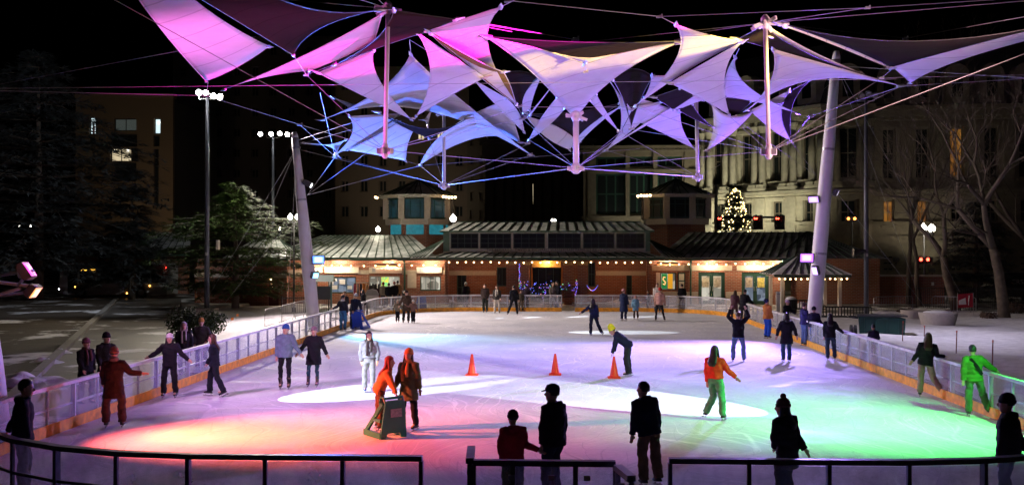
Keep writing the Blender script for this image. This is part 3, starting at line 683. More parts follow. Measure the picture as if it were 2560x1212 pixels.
# ================================================================ the skating pavilion at the far end
def brick_mat(name, c1, c2, mortar, sc=1.0):
    m, nt, b = nodes_of(name); tc = nt.nodes.new('ShaderNodeTexCoord')
    mp = nt.nodes.new('ShaderNodeMapping'); mp.inputs['Rotation'].default_value = (R(90), 0, 0)
    nt.links.new(tc.outputs['Object'], mp.inputs['Vector'])
    br = nt.nodes.new('ShaderNodeTexBrick'); br.inputs['Scale'].default_value = 1.0
    br.inputs['Brick Width'].default_value = .24 * sc; br.inputs['Row Height'].default_value = .08 * sc; br.inputs['Mortar Size'].default_value = .011 * sc
    br.inputs['Color1'].default_value = (*c1, 1); br.inputs['Color2'].default_value = (*c2, 1); br.inputs['Mortar'].default_value = (*mortar, 1)
    nt.links.new(mp.outputs[0], br.inputs['Vector'])
    c = mixc(nt, noise(nt, tc.outputs['Object'], 1.2, 6), br.outputs['Color'], (.5, .5, .5), 'OVERLAY')
    nt.links.new(c, b.inputs['Base Color']); b.inputs['Roughness'].default_value = .85
    bp = nt.nodes.new('ShaderNodeBump'); bp.inputs['Strength'].default_value = .6; bp.inputs['Distance'].default_value = .01; bp.invert = True
    nt.links.new(br.outputs['Fac'], bp.inputs['Height']); nt.links.new(bp.outputs[0], b.inputs['Normal'])
    return m
M_BRICK = brick_mat('red_brick', (.33, .105, .055), (.24, .07, .04), (.30, .24, .2), 1.5)
M_STONE = mat('pale_stone_trim', (.52, .46, .38), .8, bump=.3, bscale=12)
M_GREEN = mat('green_trim_paint', (.07, .13, .09), .5, var=.1)
M_SAGE = mat('sage_panel_paint', (.16, .26, .17), .6, var=.1)
M_DGREEN = mat('dark_green_door_paint', (.02, .06, .045), .4)
M_CREAM = mat('cream_frame_paint', (.62, .59, .50), .6)
m, nt, b = nodes_of('seamed_metal_roof'); M_ROOF = m
tc = nt.nodes.new('ShaderNodeTexCoord')
c = mixc(nt, ramp(nt, noise(nt, tc.outputs['Object'], .9, 8, .65), .40, (0, 0, 0), .62, (1, 1, 1)), (.24, .27, .25), (.66, .67, .66))
nt.links.new(c, b.inputs['Base Color']); b.inputs['Roughness'].default_value = .6; b.inputs['Metallic'].default_value = .1
m, nt, b = nodes_of('snowy_metal_roof'); M_ROOFS = m
tc = nt.nodes.new('ShaderNodeTexCoord')
c = mixc(nt, ramp(nt, noise(nt, tc.outputs['Object'], .7, 8, .6), .3, (0, 0, 0), .5, (1, 1, 1)), (.22, .26, .23), (.80, .80, .78))
nt.links.new(c, b.inputs['Base Color']); b.inputs['Roughness'].default_value = .75
M_SEAM = mat('roof_seam', (.05, .085, .06), .6, var=.1)
m, nt, b = nodes_of('dark_window_glass'); M_GLASSD = m
b.inputs['Base Color'].default_value = (.012, .016, .018, 1); b.inputs['Roughness'].default_value = .2; b.inputs['Specular IOR Level'].default_value = .22
def lit_mat(name, c1, c2, s, scale=3.0):
    """a lit room behind a window: uneven glow"""
    m, nt, b = nodes_of(name); tc = nt.nodes.new('ShaderNodeTexCoord')
    vo = nt.nodes.new('ShaderNodeTexVoronoi'); vo.distance = 'CHEBYCHEV'; vo.inputs['Scale'].default_value = scale
    nt.links.new(tc.outputs['Object'], vo.inputs['Vector'])
    sp = nt.nodes.new('ShaderNodeSeparateColor'); nt.links.new(vo.outputs['Color'], sp.inputs[0])
    c = mixc(nt, sp.outputs[0], c1, c2)
    b.inputs['Base Color'].default_value = (.05, .05, .05, 1); b.inputs['Roughness'].default_value = .15
    nt.links.new(c, b.inputs['Emission Color']); b.inputs['Emission Strength'].default_value = s
    return m
M_SHOP = lit_mat('lit_shop_interior', (.10, .09, .07), (.75, .72, .60), .7, 2.2)
M_SHOPB = lit_mat('lit_blue_interior', (.02, .05, .10), (.35, .45, .60), .5, 2.4)
M_TEAL = lit_mat('teal_lit_glass', (.002, .02, .03), (.01, .09, .12), .26, 1.4)
M_TEALB = lit_mat('bright_teal_glass', (.02, .25, .32), (.04, .36, .45), .42, 5)
def wall(name, x0, x1, z0, z1, y, th, holes, m, parent, loc=Vector((0, 0, 0))):
    """wall in the XZ plane, its face at y, with rectangular openings cut out"""
    xs = sorted({x0, x1, *[v for h in holes for v in h[:2]]}); zs = sorted({z0, z1, *[v for h in holes for v in h[2:]]})
    xs = [v for v in xs if x0 <= v <= x1]; zs = [v for v in zs if z0 <= v <= z1]
    V = []; Fc = []; solid = {}
    for i in range(len(xs) - 1):
        for j in range(len(zs) - 1):
            cx, cz = (xs[i] + xs[i + 1]) / 2, (zs[j] + zs[j + 1]) / 2
            solid[i, j] = not any(h[0] < cx < h[1] and h[2] < cz < h[3] for h in holes)
    def q(*p):
        o = len(V); V.extend(p); Fc.append((o, o + 1, o + 2, o + 3))
    for (i, j), s in solid.items():
        if not s: continue
        a, b_, c, d = xs[i], xs[i + 1], zs[j], zs[j + 1]
        q((a, y, c), (b_, y, c), (b_, y, d), (a, y, d)); q((b_, y + th, c), (a, y + th, c), (a, y + th, d), (b_, y + th, d))
        if not solid.get((i - 1, j)): q((a, y + th, c), (a, y, c), (a, y, d), (a, y + th, d))
        if not solid.get((i + 1, j)): q((b_, y, c), (b_, y + th, c), (b_, y + th, d), (b_, y, d))
        if not solid.get((i, j - 1)): q((a, y + th, c), (b_, y + th, c), (b_, y, c), (a, y, c))
        if not solid.get((i, j + 1)): q((a, y, d), (b_, y, d), (b_, y + th, d), (a, y + th, d))
    me = bpy.data.meshes.new(name); me.from_pydata([tuple(Vector(p) - Vector(loc)) for p in V], [], Fc); me.materials.append(m)
    o = bpy.data.objects.new(name, me); COL.objects.link(o); o.parent = parent; return o
def bx(name, x0, x1, y0, y1, z0, z1, m, parent, loc=Vector((0, 0, 0))):
    return MB().box(Vector(((x0 + x1) / 2, (y0 + y1) / 2, (z0 + z1) / 2)) - Vector(loc), (abs(x1 - x0), abs(y1 - y0), abs(z1 - z0))).build(name, m, parent)
def window(x0, x1, z0, z1, y, parent, loc=Vector((0, 0, 0)), glass=None, frame=None, nx=2, nz=2, fw=.07, dep=.08, name='window', bar=.035):
    """a framed window: frame > panes and glazing bars"""
    frame = frame or M_CREAM; glass = glass or M_GLASSD; L = Vector(loc)
    f = MB()
    for a, b_, c, d in ((x0, x1, z0, z0 + fw), (x0, x1, z1 - fw, z1), (x0, x0 + fw, z0 + fw, z1 - fw), (x1 - fw, x1, z0 + fw, z1 - fw)):
        f.box(Vector(((a + b_) / 2, y, (c + d) / 2)) - L, (b_ - a, dep, d - c))
    fo = f.build(name, frame, parent)
    ix0, ix1, iz0, iz1 = x0 + fw, x1 - fw, z0 + fw, z1 - fw
    for i in range(nx):
        for j in range(nz):
            a, b_ = ix0 + (ix1 - ix0) * i / nx, ix0 + (ix1 - ix0) * (i + 1) / nx; c, d = iz0 + (iz1 - iz0) * j / nz, iz0 + (iz1 - iz0) * (j + 1) / nz
            MB().box(Vector(((a + b_) / 2, y + .012, (c + d) / 2)) - L, (b_ - a - bar * .8, .015, d - c - bar * .8)).build('pane', glass, fo)
    g = MB()
    for i in range(1, nx): g.box(Vector((ix0 + (ix1 - ix0) * i / nx, y, (iz0 + iz1) / 2)) - L, (bar, dep * .7, iz1 - iz0))
    for j in range(1, nz): g.box(Vector(((ix0 + ix1) / 2, y, iz0 + (iz1 - iz0) * j / nz)) - L, (ix1 - ix0, dep * .62, bar))
    if g.v: g.build('glazing_bars', frame, fo)
    return fo
def roof_quad(e0, e1, r1, r0, n, parent, loc=Vector((0, 0, 0)), m=None, name='roof_panel', seam=.05, t=.05):
    """roof slope from the eave e0-e1 up to the ridge r0-r1, laid in n sheets with standing seams"""
    e0, e1, r0, r1 = [Vector(p) - Vector(loc) for p in (e0, e1, r0, r1)]; m = m or M_ROOF
    nr = (e1 - e0).cross(r0 - e0 if (r0 - e0).length > .01 else r1 - e0); nr.normalize()
    if nr.z < 0: nr = -nr
    for i in range(n):
        a, b_ = e0.lerp(e1, i / n), e0.lerp(e1, (i + 1) / n); d, c = r0.lerp(r1, i / n), r0.lerp(r1, (i + 1) / n)
        poly = [a, b_, c, d] if (c - d).length > .02 else [a, b_, c]
        pn = MB().slab(poly, t, nr).build(name, m, parent)
        if i: MB().bar(a + nr * .03, d + nr * .03, seam, .07, up=nr).build('seam', M_SEAM, pn)
FY = 78.0
pav = empty('skating_pavilion', (PX(1370, FY), FY, -.03), 'long red brick pavilion with seamed metal roofs at the far end of the ice', 'pavilion')
PL = Vector(pav.location)
def X(x): return PX(x, FY)
def Z(y): return PZ(y, FY)
ze = Z(650)
# left wing --------------------------------------------------------------
LW = [(820, 890, 692, 734), (922, 1000, 690, 724), (1050, 1102, 690, 727)]
holes = [(X(a), X(b_), Z(d), Z(c)) for a, b_, c, d in LW]
wall('brick_wall', X(640), X(1116), -.05, ze + .1, FY, .35, holes + [(X(768), X(792), -.05, Z(690))], M_BRICK, pav, PL)
window(X(820), X(890), Z(734), Z(692), FY + .15, pav, PL, M_SHOPB, M_DGREEN, 3, 1, .08, name='shop_window')
window(X(922), X(1000), Z(724), Z(690), FY + .15, pav, PL, M_SHOP, M_CREAM, 4, 1, .06, name='shop_window')
window(X(1050), X(1102), Z(727), Z(690), FY + .15, pav, PL, M_SHOP, M_DGREEN, 4, 1, .07, name='shop_window')
bx('door', X(768), X(792), FY + .12, FY + .18, -.05, Z(690), M_DGREEN, pav, PL)
# a poster and neon style sign glow in the middle window, notices in the left one
bx('window_poster', X(953), X(972), FY + .09, FY + .1, Z(716), Z(693), lit_mat('menu_screen', (.6, .5, .05), (.1, .45, .15), 1.4, 5), pav, PL)
for a, b_, c, d in ((824, 834, 700, 711), (826, 843, 714, 724), (848, 862, 699, 712), (836, 842, 697, 704), (868, 880, 715, 724)):
    bx('notice', X(a), X(b_), FY + .075, FY + .085, Z(d), Z(c), mat('white_notice', (.6, .62, .66), .8), pav, PL)
# stone band with white sign panels
for a, b_ in ((640, 760), (895, 922), (1006, 1041), (1106, 1116)):
    bx('stone_band', X(a), X(b_), FY - .03, FY + .05, Z(686), Z(675), M_STONE, pav, PL)
M_SIGNW = mat('sign_board_white', (.80, .78, .72), .6, var=.05)
for a, b_, t in ((762, 806, 'b'), (812, 897, 'b'), (923, 1005, 'b'), (1042, 1105, 'b')):
    sg = bx('sign_board', X(a), X(b_), FY - .10, FY - .031, Z(683), Z(668), M_SIGNW, pav, PL)
    mk = MB()
    for k in range(3): mk.box(Vector((X(a + 12), FY - .104, Z(672 + k * 3.3))) - PL, (.28 - .05 * (k % 2), .012, .055))
    mk.build('lettering', mat('sign_blue_print', (.25, .38, .55), .7), sg)
bx('white_menu_board', X(1019), X(1041), FY - .06, FY - .002, Z(720), Z(684), mat('menu_board', (.58, .53, .46), .7), pav, PL)
for x in (1011, 1007): pass
for x in (1012, 1648 + 78, 1954): 
    MB().tube([Vector((X(x), FY - .12, 0)) - PL, Vector((X(x), FY - .12, ze - .25)) - PL, Vector((X(x), FY - .5, ze + .05)) - PL], .075, 8).build('downpipe', M_DGREEN, pav)
# right wing -------------------------------------------------------------
RWd = [(1746, 1812, 680, 752), (1854, 1922, 680, 756)]
RWw = [(1651, 1690, 681, 724), (1695, 1712, 682, 722)]
holes = [(X(a), X(b_), -.05 if d > 740 else Z(d), Z(c)) for a, b_, c, d in RWd + RWw[:1]]
wall('brick_wall', X(1616), X(1962), -.05, ze + .1, FY, .35, holes, M_BRICK, pav, PL)
window(X(1651), X(1690), Z(724), Z(681), FY + .15, pav, PL, M_SHOP, M_DGREEN, 2, 1, .06, name='shop_window')
ps = bx('window_poster', X(1654), X(1668), FY + .09, FY + .1, Z(721), Z(684), mat('green_poster', (.01, .16, .04), .5, emit=(.01, .16, .04), estr=.8), pav, PL)
cv = MB().tube([Vector((X(1664), FY + .085, Z(693))) - PL, Vector((X(1659), FY + .085, Z(692))) - PL, Vector((X(1657.5), FY + .085, Z(698))) - PL, Vector((X(1661), FY + .085, Z(702))) - PL, Vector((X(1664), FY + .085, Z(705))) - PL, Vector((X(1662), FY + .085, Z(711))) - PL, Vector((X(1657.5), FY + .085, Z(709))) - PL], .055, 6)
cv.build('poster_mark', emis('poster_mark_orange', (1, .45, .12), .8), ps)
bx('window_poster', X(1670), X(1682), FY + .09, FY + .1, Z(721), Z(684), mat('amber_poster', (.5, .28, .02), .5, emit=(.7, .33, .02), estr=.7), pav, PL)
bx('white_shutter', X(1640), X(1650), FY - .04, FY - .002, Z(724), Z(681), M_SIGNW, pav, PL)
fr = bx('notice_case', X(1695), X(1712), FY - .08, FY - .002, Z(722), Z(681), M_DGREEN, pav, PL)
for c, d in ((684, 700), (703, 719)):
    bx('notice', X(1697), X(1710), FY - .095, FY - .082, Z(d), Z(c), mat('case_paper', (.62, .6, .5), .7), fr, PL)
for a, b_, c, d in RWd:
    fr = MB()
    x0, x1, z1 = X(a), X(b_), Z(c); xm = (x0 + x1) / 2; y = FY + .14
    for q0, q1, w0, w1 in ((x0, x0 + .12, 0, z1), (x1 - .12, x1, 0, z1), (x0 + .12, x1 - .12, z1 - .14, z1)):
        fr.box(Vector(((q0 + q1) / 2, y, (w0 + w1) / 2)) - PL, (q1 - q0, .16, w1 - w0))
    fr.build('door_frame', M_DGREEN, pav)
    for sx, (q0, q1) in enumerate(((x0 + .12, xm - .006), (xm + .006, x1 - .12))):
        lf = MB(); zt = z1 - .15
        for u0, u1, w0, w1 in ((q0, q0 + .14, .02, zt), (q1 - .14, q1, .02, zt), (q0 + .14, q1 - .14, zt - .14, zt), (q0 + .14, q1 - .14, .02, .26)):
            lf.box(Vector(((u0 + u1) / 2, y - .02, (w0 + w1) / 2)) - PL, (u1 - u0, .06, w1 - w0))
        lo = lf.build('door', M_DGREEN, pav)
        MB().box(Vector(((q0 + q1) / 2, y - .015, (.26 + zt - .14) / 2)) - PL, (q1 - q0 - .28, .012, zt - .40)).build('door_glass', M_SHOP if a < 1800 else M_SHOPB, lo)
        hx = q1 - .08 if sx == 0 else q0 + .08
        MB().tube([Vector((hx, y - .06, 1.0)) - PL, Vector((hx, y - .12, 1.02)) - PL, Vector((hx, y - .12, 1.3)) - PL, Vector((hx, y - .06, 1.32)) - PL], .022, 6).build('handle', M_STEEL, lo)
        bx('poster', (q0 + q1) / 2 - .26, (q0 + q1) / 2 + .26, y - .05, y - .04, 1.25, 2.0, mat('door_poster' + str(sx + int(a > 1800)), [(.45, .40, .3), (.35, .30, .24), (.52, .45, .12)][sx + int(a > 1800)], .8, var=.5, scale=7), lo, PL)
for a, b_ in ((1630, 1724), (1730, 1830), (1842, 1952)):
    bx('stone_band', X(a), X(b_), FY - .05, FY + .05, Z(676), Z(663), M_STONE, pav, PL)
bx('stone_plinth', X(1640), X(1744), FY - .14, FY - .003, -.03, Z(728), M_STONE, pav, PL)
bx('stone_plinth', X(1814), X(1852), FY - .14, FY - .003, -.03, Z(728), M_STONE, pav, PL)
# soffits and fascias
for a, b_ in ((640, 1112), (1624, 1975)):
    bx('fascia', X(a), X(b_), FY - 1.08, FY - 1.0, ze - .02, ze + .2, M_GREEN, pav, PL)
    bx('soffit', X(a), X(b_), FY - .998, FY - .002, ze + .1, ze + .14, mat('soffit_boards', (.55, .44, .30), .7), pav, PL)
# wing roofs (eave, ridge) with hips toward the middle
zr = Z(585)
roof_quad((X(660), FY - 1.08, ze + .2), (X(1098), FY - 1.08, ze + .2), (X(1000), FY + 6, zr), (X(760), FY + 6, zr), 20, pav, PL)
roof_quad((X(1640), FY - 1.09, ze + .2), (X(2000), FY - 1.09, ze + .2), (X(2060), FY + 5.5, Z(577)), (X(1745), FY + 5.5, Z(577)), 17, pav, PL)
# right end hip
roof_quad((X(1905), FY - 1.3, ze + .15), (X(2228), FY + 1, ze + .15), (X(2070), FY + 5.5, Z(577)), (X(2060), FY + 5.5, Z(577)), 12, pav, PL)
wall('brick_wall', X(1990), X(2215), -.05, ze + .1, FY + 1.5, .3, [], M_BRICK, pav, PL)
# left outbuilding
wall('brick_wall', X(480), X(660), -.05, ze + .05, FY + .6, .3, [(X(706), X(725), -.05, Z(690))], M_BRICK, pav, PL)
bx('stone_band', X(480), X(655), FY + .55, FY + .598, Z(694), Z(683), M_STONE, pav, PL)
wall('brick_wall', X(655), X(745), -.05, ze + .02, FY - 3.2, .3, [(X(700), X(725), -.05, Z(690))], M_BRICK, pav, PL)
bx('stone_band', X(655), X(745), FY - 3.25, FY - 3.202, Z(692), Z(682), M_STONE, pav, PL)
bx('door', X(700), X(725), FY - 3.1, FY - 3.05, -.05, Z(690), mat('maroon_door', (.07, .015, .02), .5), pav, PL)
bx('fascia', X(640), X(758), FY - 4.2, FY - 4.1, ze + .02, ze + .18, M_GREEN, pav, PL)
roof_quad((X(600), FY - 4.2, ze + .18), (X(758), FY - 4.2, ze + .18), (X(702), FY - .5, Z(598)), (X(640), FY - .5, Z(598)), 7, pav, PL)
roof_quad((X(758), FY - 4.2, ze + .18), (X(765), FY + 2, ze + .18), (X(704), FY - .5, Z(598)), (X(702), FY - .5, Z(598)), 5, pav, PL)
# centre: deep portico, clerestory, two roofs --------------------------------
YB = FY + 3.4
cb = [(PX(1142, YB), PX(1166, YB), -.05, PZ(684, YB)), (PX(1242, YB), PX(1268, YB), PZ(716, YB), PZ(668, YB)), (PX(1326, YB), PX(1404, YB), -.05, PZ(668, YB)), (PX(1470, YB), PX(1488, YB), PZ(716, YB), PZ(655, YB)), (PX(1566, YB), PX(1580, YB), -.05, PZ(682, YB))]
wall('brick_wall', PX(1112, YB), PX(1622, YB), -.05, ze + .9, YB, .3, cb, M_BRICK, pav, PL)
for x0, x1, z0, z1 in cb:
    window(x0, x1, max(z0, 0), z1, YB + .15, pav, PL, M_GLASSD, M_DGREEN, 2 if x1 - x0 < 1.5 else 4, 1 if z1 - z0 < 1.6 else 2, .06, name='portico_window')
for a, b_ in ((1112, 1240), (1490, 1622)):
    bx('stone_band', PX(a, YB), PX(b_, YB), YB - .06, YB - .002, PZ(688, YB), PZ(677, YB), M_STONE, pav, PL)
for k, (a, b_) in enumerate(((1114, 1122), (1266, 1292), (1302, 1323), (1410, 1430), (1444, 1468), (1616, 1626))):
    yc = FY - .6
    bx('brick_column', PX(a, yc), PX(b_, yc), yc - .3, yc + .35, -.03, ze + .25, M_BRICK, pav, PL)
    if 0 < k < 5: bx('stone_cap', PX(a - 2, yc), PX(b_ + 2, yc), yc - .36, yc + .4, Z(662), Z(653), mat('amber_stone', (.45, .30, .14), .7), pav, PL)
sgb = bx('entrance_sign', PX(1330, FY), PX(1402, FY), FY + .2, FY + .3, Z(668), Z(652), mat('brass_sign_board', (.45, .30, .08), .5, .2), pav, PL)
for x, sx in ((1329, 1), (1406, -1)):
    MB().slab([Vector((PX(x, FY), FY - .9, Z(714))) - PL, Vector((PX(x + 4 * sx, FY), FY - .9, Z(714))) - PL, Vector((PX(x + 2 * sx, FY), FY - .9, Z(668))) - PL, Vector((PX(x, FY), FY - .9, Z(668))) - PL], .1, (0, -1, 0)).build('orange_banner', mat('banner_orange', (.65, .20, .03), .6), pav)  # angular entrance posts, orange of the lights put into their colour
YC = FY - 1.9      # front of the centre roof
def Xc(x): return PX(x, YC)
def Zc(y): return PZ(y, YC)
bx('fascia', Xc(1068), Xc(1662), YC - .06, YC + .02, Zc(650), Zc(643), M_GREEN, pav, PL)
bx('ceiling', Xc(1100), Xc(1630), YC + .02, YB, Zc(649.5), Zc(647), mat('portico_ceiling', (.2, .12, .07), .7), pav, PL)
roof_quad((Xc(1068), YC - .06, Zc(643)), (Xc(1662), YC - .06, Zc(643)), (Xc(1622), YC + 1.5, PZ(631, YC)), (Xc(1106), YC + 1.5, PZ(631, YC)), 25, pav, PL, M_ROOFS)
roof_quad((Xc(1000), YC + 1.2, Zc(646)), (Xc(1068), YC - .06, Zc(643)), (Xc(1106), YC + 1.5, PZ(600, YC)), (Xc(1092), YC + 4, PZ(600, YC)), 7, pav, PL, M_ROOF)
roof_quad((Xc(1662), YC - .06, Zc(643)), (Xc(1742), YC + 1.2, Zc(646)), (Xc(1640), YC + 4, PZ(600, YC)), (Xc(1625), YC + 1.5, PZ(600, YC)), 7, pav, PL, M_ROOF)
YD = YC + 1.55
def Xd(x): return PX(x, YD)
def Zd(y): return PZ(y, YD)
cw = [(1126, 1196), (1200, 1278), (1283, 1362), (1370, 1452), (1458, 1536), (1541, 1611)]
wall('clerestory_wall', Xd(1108), Xd(1626), Zd(640), Zd(576), YD, .25, [(Xd(a), Xd(b_), Zd(621), Zd(583)) for a, b_ in cw], M_CREAM, pav, PL)
for a, b_ in cw:
    window(Xd(a), Xd(b_), Zd(621), Zd(583), YD + .12, pav, PL, M_GLASSD, mat('clerestory_green_frame', (.06, .09, .07), .5), 4, 3, .05, name='clerestory_window')
bx('sage_panel', Xd(1108), Xd(1124), YD - .02, YD - .002, Zd(628), Zd(581), M_SAGE, pav, PL)
bx('sage_panel', Xd(1614), Xd(1626), YD - .02, YD - .002, Zd(628), Zd(581), M_SAGE, pav, PL)
for x in (1244, 1453 + 10): pass
# carved dedication along the cream band
fd = bpy.data.curves.new('lettering', 'FONT'); fd.body = 'THE BERNARD, DAVID & RICHARD WASSERMAN FAMILIES PAVILION'; fd.size = .27; fd.extrude = .008; fd.align_x = 'CENTER'
fd.space_character = 1.15
fo = bpy.data.objects.new('lettering', fd); COL.objects.link(fo); fo.parent = pav; fo.location = Vector((Xd(1370), YD - .012, Zd(627.5))) - PL; fo.rotation_euler = (R(90), 0, 0)
fd.materials.append(mat('carved_letters', (.10, .09, .07), .8))
bx('gutter', Xd(1102), Xd(1634), YD - .75, YD - .6, Zd(581), Zd(577), M_SAGE, pav, PL)
roof_quad((Xd(1102), YD - .7, Zd(577)), (Xd(1634), YD - .7, Zd(577)), (Xd(1606), YD + 2.2, Zd(553)), (Xd(1138), YD + 2.2, Zd(553)), 22, pav, PL, M_ROOFS)
bx('ridge_cap', Xd(1136), Xd(1608), YD + 2.1, YD + 2.35, Zd(554), Zd(551), M_GREEN, pav, PL)
# radiant heaters under the eaves
for a, b_, y in ((940, 995, 661), (1640, 1692, 657)):
    hb = bx('patio_heater', X(a), X(b_), FY - .75, FY - .45, Z(y + 3), Z(y - 2), M_HOUSING, pav, PL)
    bx('heater_element', X(a + 2), X(b_ - 2), FY - .7, FY - .5, Z(y + 4.2), Z(y + 3.1), emis('heater_glow', (1, .25, .05), 3.5), hb, PL)
# ---------------------------------------------------------------- octagonal turrets on the roofs
def turret(cx, Y, label, glass, low_glass):
    z0, z1, z2, z3, z4 = PZ(606, Y), PZ(562, Y), PZ(548, Y), PZ(492, Y), PZ(448, Y)
    xc = PX(cx, Y); rad = (PX(cx + 84, Y) - xc) / .97; root = empty('roof_turret', (xc, Y + 1, z0 - 3), label, 'turret', 'turrets of the pavilion')
    o = Vector((xc, Y + 1, z0 - 3))
    def oct(r, z, k): t = R(22.5 + 45 * k - 90); return Vector((xc + r * math.cos(t), Y + 1 + r * math.sin(t), z))
    def ringpoly(name, r, za, zb, m):
        MB().rings([(Vector((0, 0, za)) - Vector((0, 0, o.z)), Vector((r * math.cos(R(22.5)), r * math.sin(R(22.5)), 0)), Vector((-r * math.sin(R(22.5)), r * math.cos(R(22.5)), 0))),
                    (Vector((0, 0, zb)) - Vector((0, 0, o.z)), Vector((r * math.cos(R(22.5)), r * math.sin(R(22.5)), 0)), Vector((-r * math.sin(R(22.5)), r * math.cos(R(22.5)), 0)))], 8).build(name, m, root)
    ringpoly('brick_drum', rad * .88, z0 - 3, z1, M_BRICK)
    ringpoly('stone_band', rad * .99, z1, z2, M_STONE); ringpoly('core', rad * .8, z2, z3, M_GLASSD)
    ringpoly('eave', rad * 1.16, z3 - .12, z3 + .12, M_CREAM)
    for k in range(8):
        a, b_ = oct(rad * .96, 0, k), oct(rad * .96, 0, k + 1)
        MB().bar(Vector((a.x, a.y, z2)) - o, Vector((a.x, a.y, z3 - .12)) - o, .5, .5).build('corner_pier', M_STONE, root)
        mid = (a + b_) / 2; d = (b_ - a).normalized(); L = (b_ - a).length - .55
        if mid.y - (Y + 1) < .1:
            f = MB()
            nrm = Vector((d.y, -d.x, 0)); c = mid - o + nrm * .02
            za, zb = z2 - o.z + .1, z3 - o.z - .25
            for t0, t1, w in ((za, za, 0), (zb, zb, 0)): f.bar(c - d * L / 2 + Vector((0, 0, t0 - c.z)), c + d * L / 2 + Vector((0, 0, t0 - c.z)), .1, .1)
            for q in (-.5, -.22, .3, .5): f.bar(c + d * L * q + Vector((0, 0, za - c.z)), c + d * L * q + Vector((0, 0, zb - c.z)), .06, .06)
            f.bar(c - d * L / 2 + Vector((0, 0, zb - .45 - c.z)), c + d * L / 2 + Vector((0, 0, zb - .45 - c.z)), .06, .06)
            fo = f.build('window', M_DGREEN, root)
            MB().slab([c - d * L / 2 + Vector((0, 0, za - c.z)) - nrm * .03, c + d * L / 2 + Vector((0, 0, za - c.z)) - nrm * .03, c + d * L / 2 + Vector((0, 0, zb - c.z)) - nrm * .03, c - d * L / 2 + Vector((0, 0, zb - c.z)) - nrm * .03], .02, nrm).build('pane', glass, fo)
            md = (oct(rad * .88, 0, k) + oct(rad * .88, 0, k + 1)) / 2 - o; mz = (z0 + z1) / 2 - o.z + .35
            w2 = MB().slab([md - d * .75 + Vector((0, 0, mz - .42 - md.z)) + nrm * .03, md + d * .75 + Vector((0, 0, mz - .42 - md.z)) + nrm * .03, md + d * .75 + Vector((0, 0, mz + .42 - md.z)) + nrm * .03, md - d * .75 + Vector((0, 0, mz + .42 - md.z)) + nrm * .03], .05, nrm).build('vent_window', low_glass, root)
        roof_quad(oct(rad * 1.2, z3 + .14, k), oct(rad * 1.2, z3 + .14, k + 1), oct(.12, z4, k + 1), oct(.12, z4, k), 4, root, o, M_ROOF, seam=.07)
    MB().tube([Vector((xc, Y + 1, z4 - .1)) - o, Vector((xc, Y + 1, z4 + .25)) - o, Vector((xc, Y + 1, z4 + .3)) - o], [.18, .14, .02], 8).build('finial', M_SEAM, root)
    return root
turret(1043, 88, 'octagonal roof turret at the left with teal lit windows', M_TEAL, M_TEALB)
turret(1693, 88, 'octagonal roof turret at the right with dark windows', M_GLASSD, M_BRICK)
# ---------------------------------------------------------------- bulb strings
M_BULB = emis('warm_bulb', (1, .62, .28), 7)
bulb_src = MB().ball((0, 0, 0), .065, 8, 5).mesh('bulb', M_BULB, True)
cap_src = MB().tube([(0, 0, .05), (0, 0, .13)], .03, 6).mesh('socket', M_DARKSTEEL)
def bulb_string(pts, label, n, drop=.12, jitter=.03, k=1.0):
    pts = [Vector(p) for p in pts]; root = empty('string_lights', pts[0], label, 'string lights', 'warm bulb strings under the eaves')
    L = [0]; 
    for a, b_ in zip(pts[:-1], pts[1:]): L.append(L[-1] + (b_ - a).length)
    def f(s):
        for i in range(1, len(L)):
            if s <= L[i] + 1e-6: return pts[i - 1].lerp(pts[i], (s - L[i - 1]) / max(1e-6, L[i] - L[i - 1]))
        return pts[-1]
    line = []
    for i in range(n):
        p = f(L[-1] * (i + .5) / n) - pts[0] + Vector((random.uniform(-1, 1) * jitter, 0, -drop + random.uniform(-1, 1) * jitter))
        b_ = bpy.data.objects.new('bulb', bulb_src); COL.objects.link(b_); b_.parent = root; b_.location = p; b_.scale = (k, k, k)
        s = bpy.data.objects.new('socket', cap_src); COL.objects.link(s); s.parent = b_
        line += [p + Vector((0, 0, .14)), p + Vector((.3, 0, .1))]
    MB().tube(line, .012, 4, False).build('wire', M_DARKSTEEL, root)
bulb_string([P(1112, 652, YC - .1), P(1636, 652, YC - .1)], 'row of warm bulbs along the centre portico eave', 25)
bulb_string([P(700, 658, FY - 1.1), P(890, 660, FY - 1.1)], 'sparse warm bulbs under the left wing eave, near the blue flood', 8)
bulb_string([P(895, 660, FY - 1.1), P(1104, 658, FY - 1.1)], 'warm bulbs under the left wing eave above the ticket windows', 7)
bulb_string([P(1640, 656, FY - 1.1), P(1968, 656, FY - 1.1)], 'warm bulbs under the right wing eave above the double doors', 14)
bulb_string([P(936, 490, 85.5), P(944, 492, 85.3)], 'single amber bulb at the left tip of the left turret eave', 2, k=1.6)
bulb_string([P(1104, 488, 85.3), P(1142, 490, 86)], 'four amber bulbs at the right of the left turret eave', 5, k=1.8)
bulb_string([P(1590, 487, 86), P(1630, 484, 85.3)], 'five amber bulbs at the left of the right turret eave', 5, k=1.8)
bulb_string([P(676, 690, FY - 3.4), P(678, 702, FY - 3.4), P(681, 720, FY - 3.4)], 'amber bulbs hanging in a vertical string on the left outbuilding', 3)
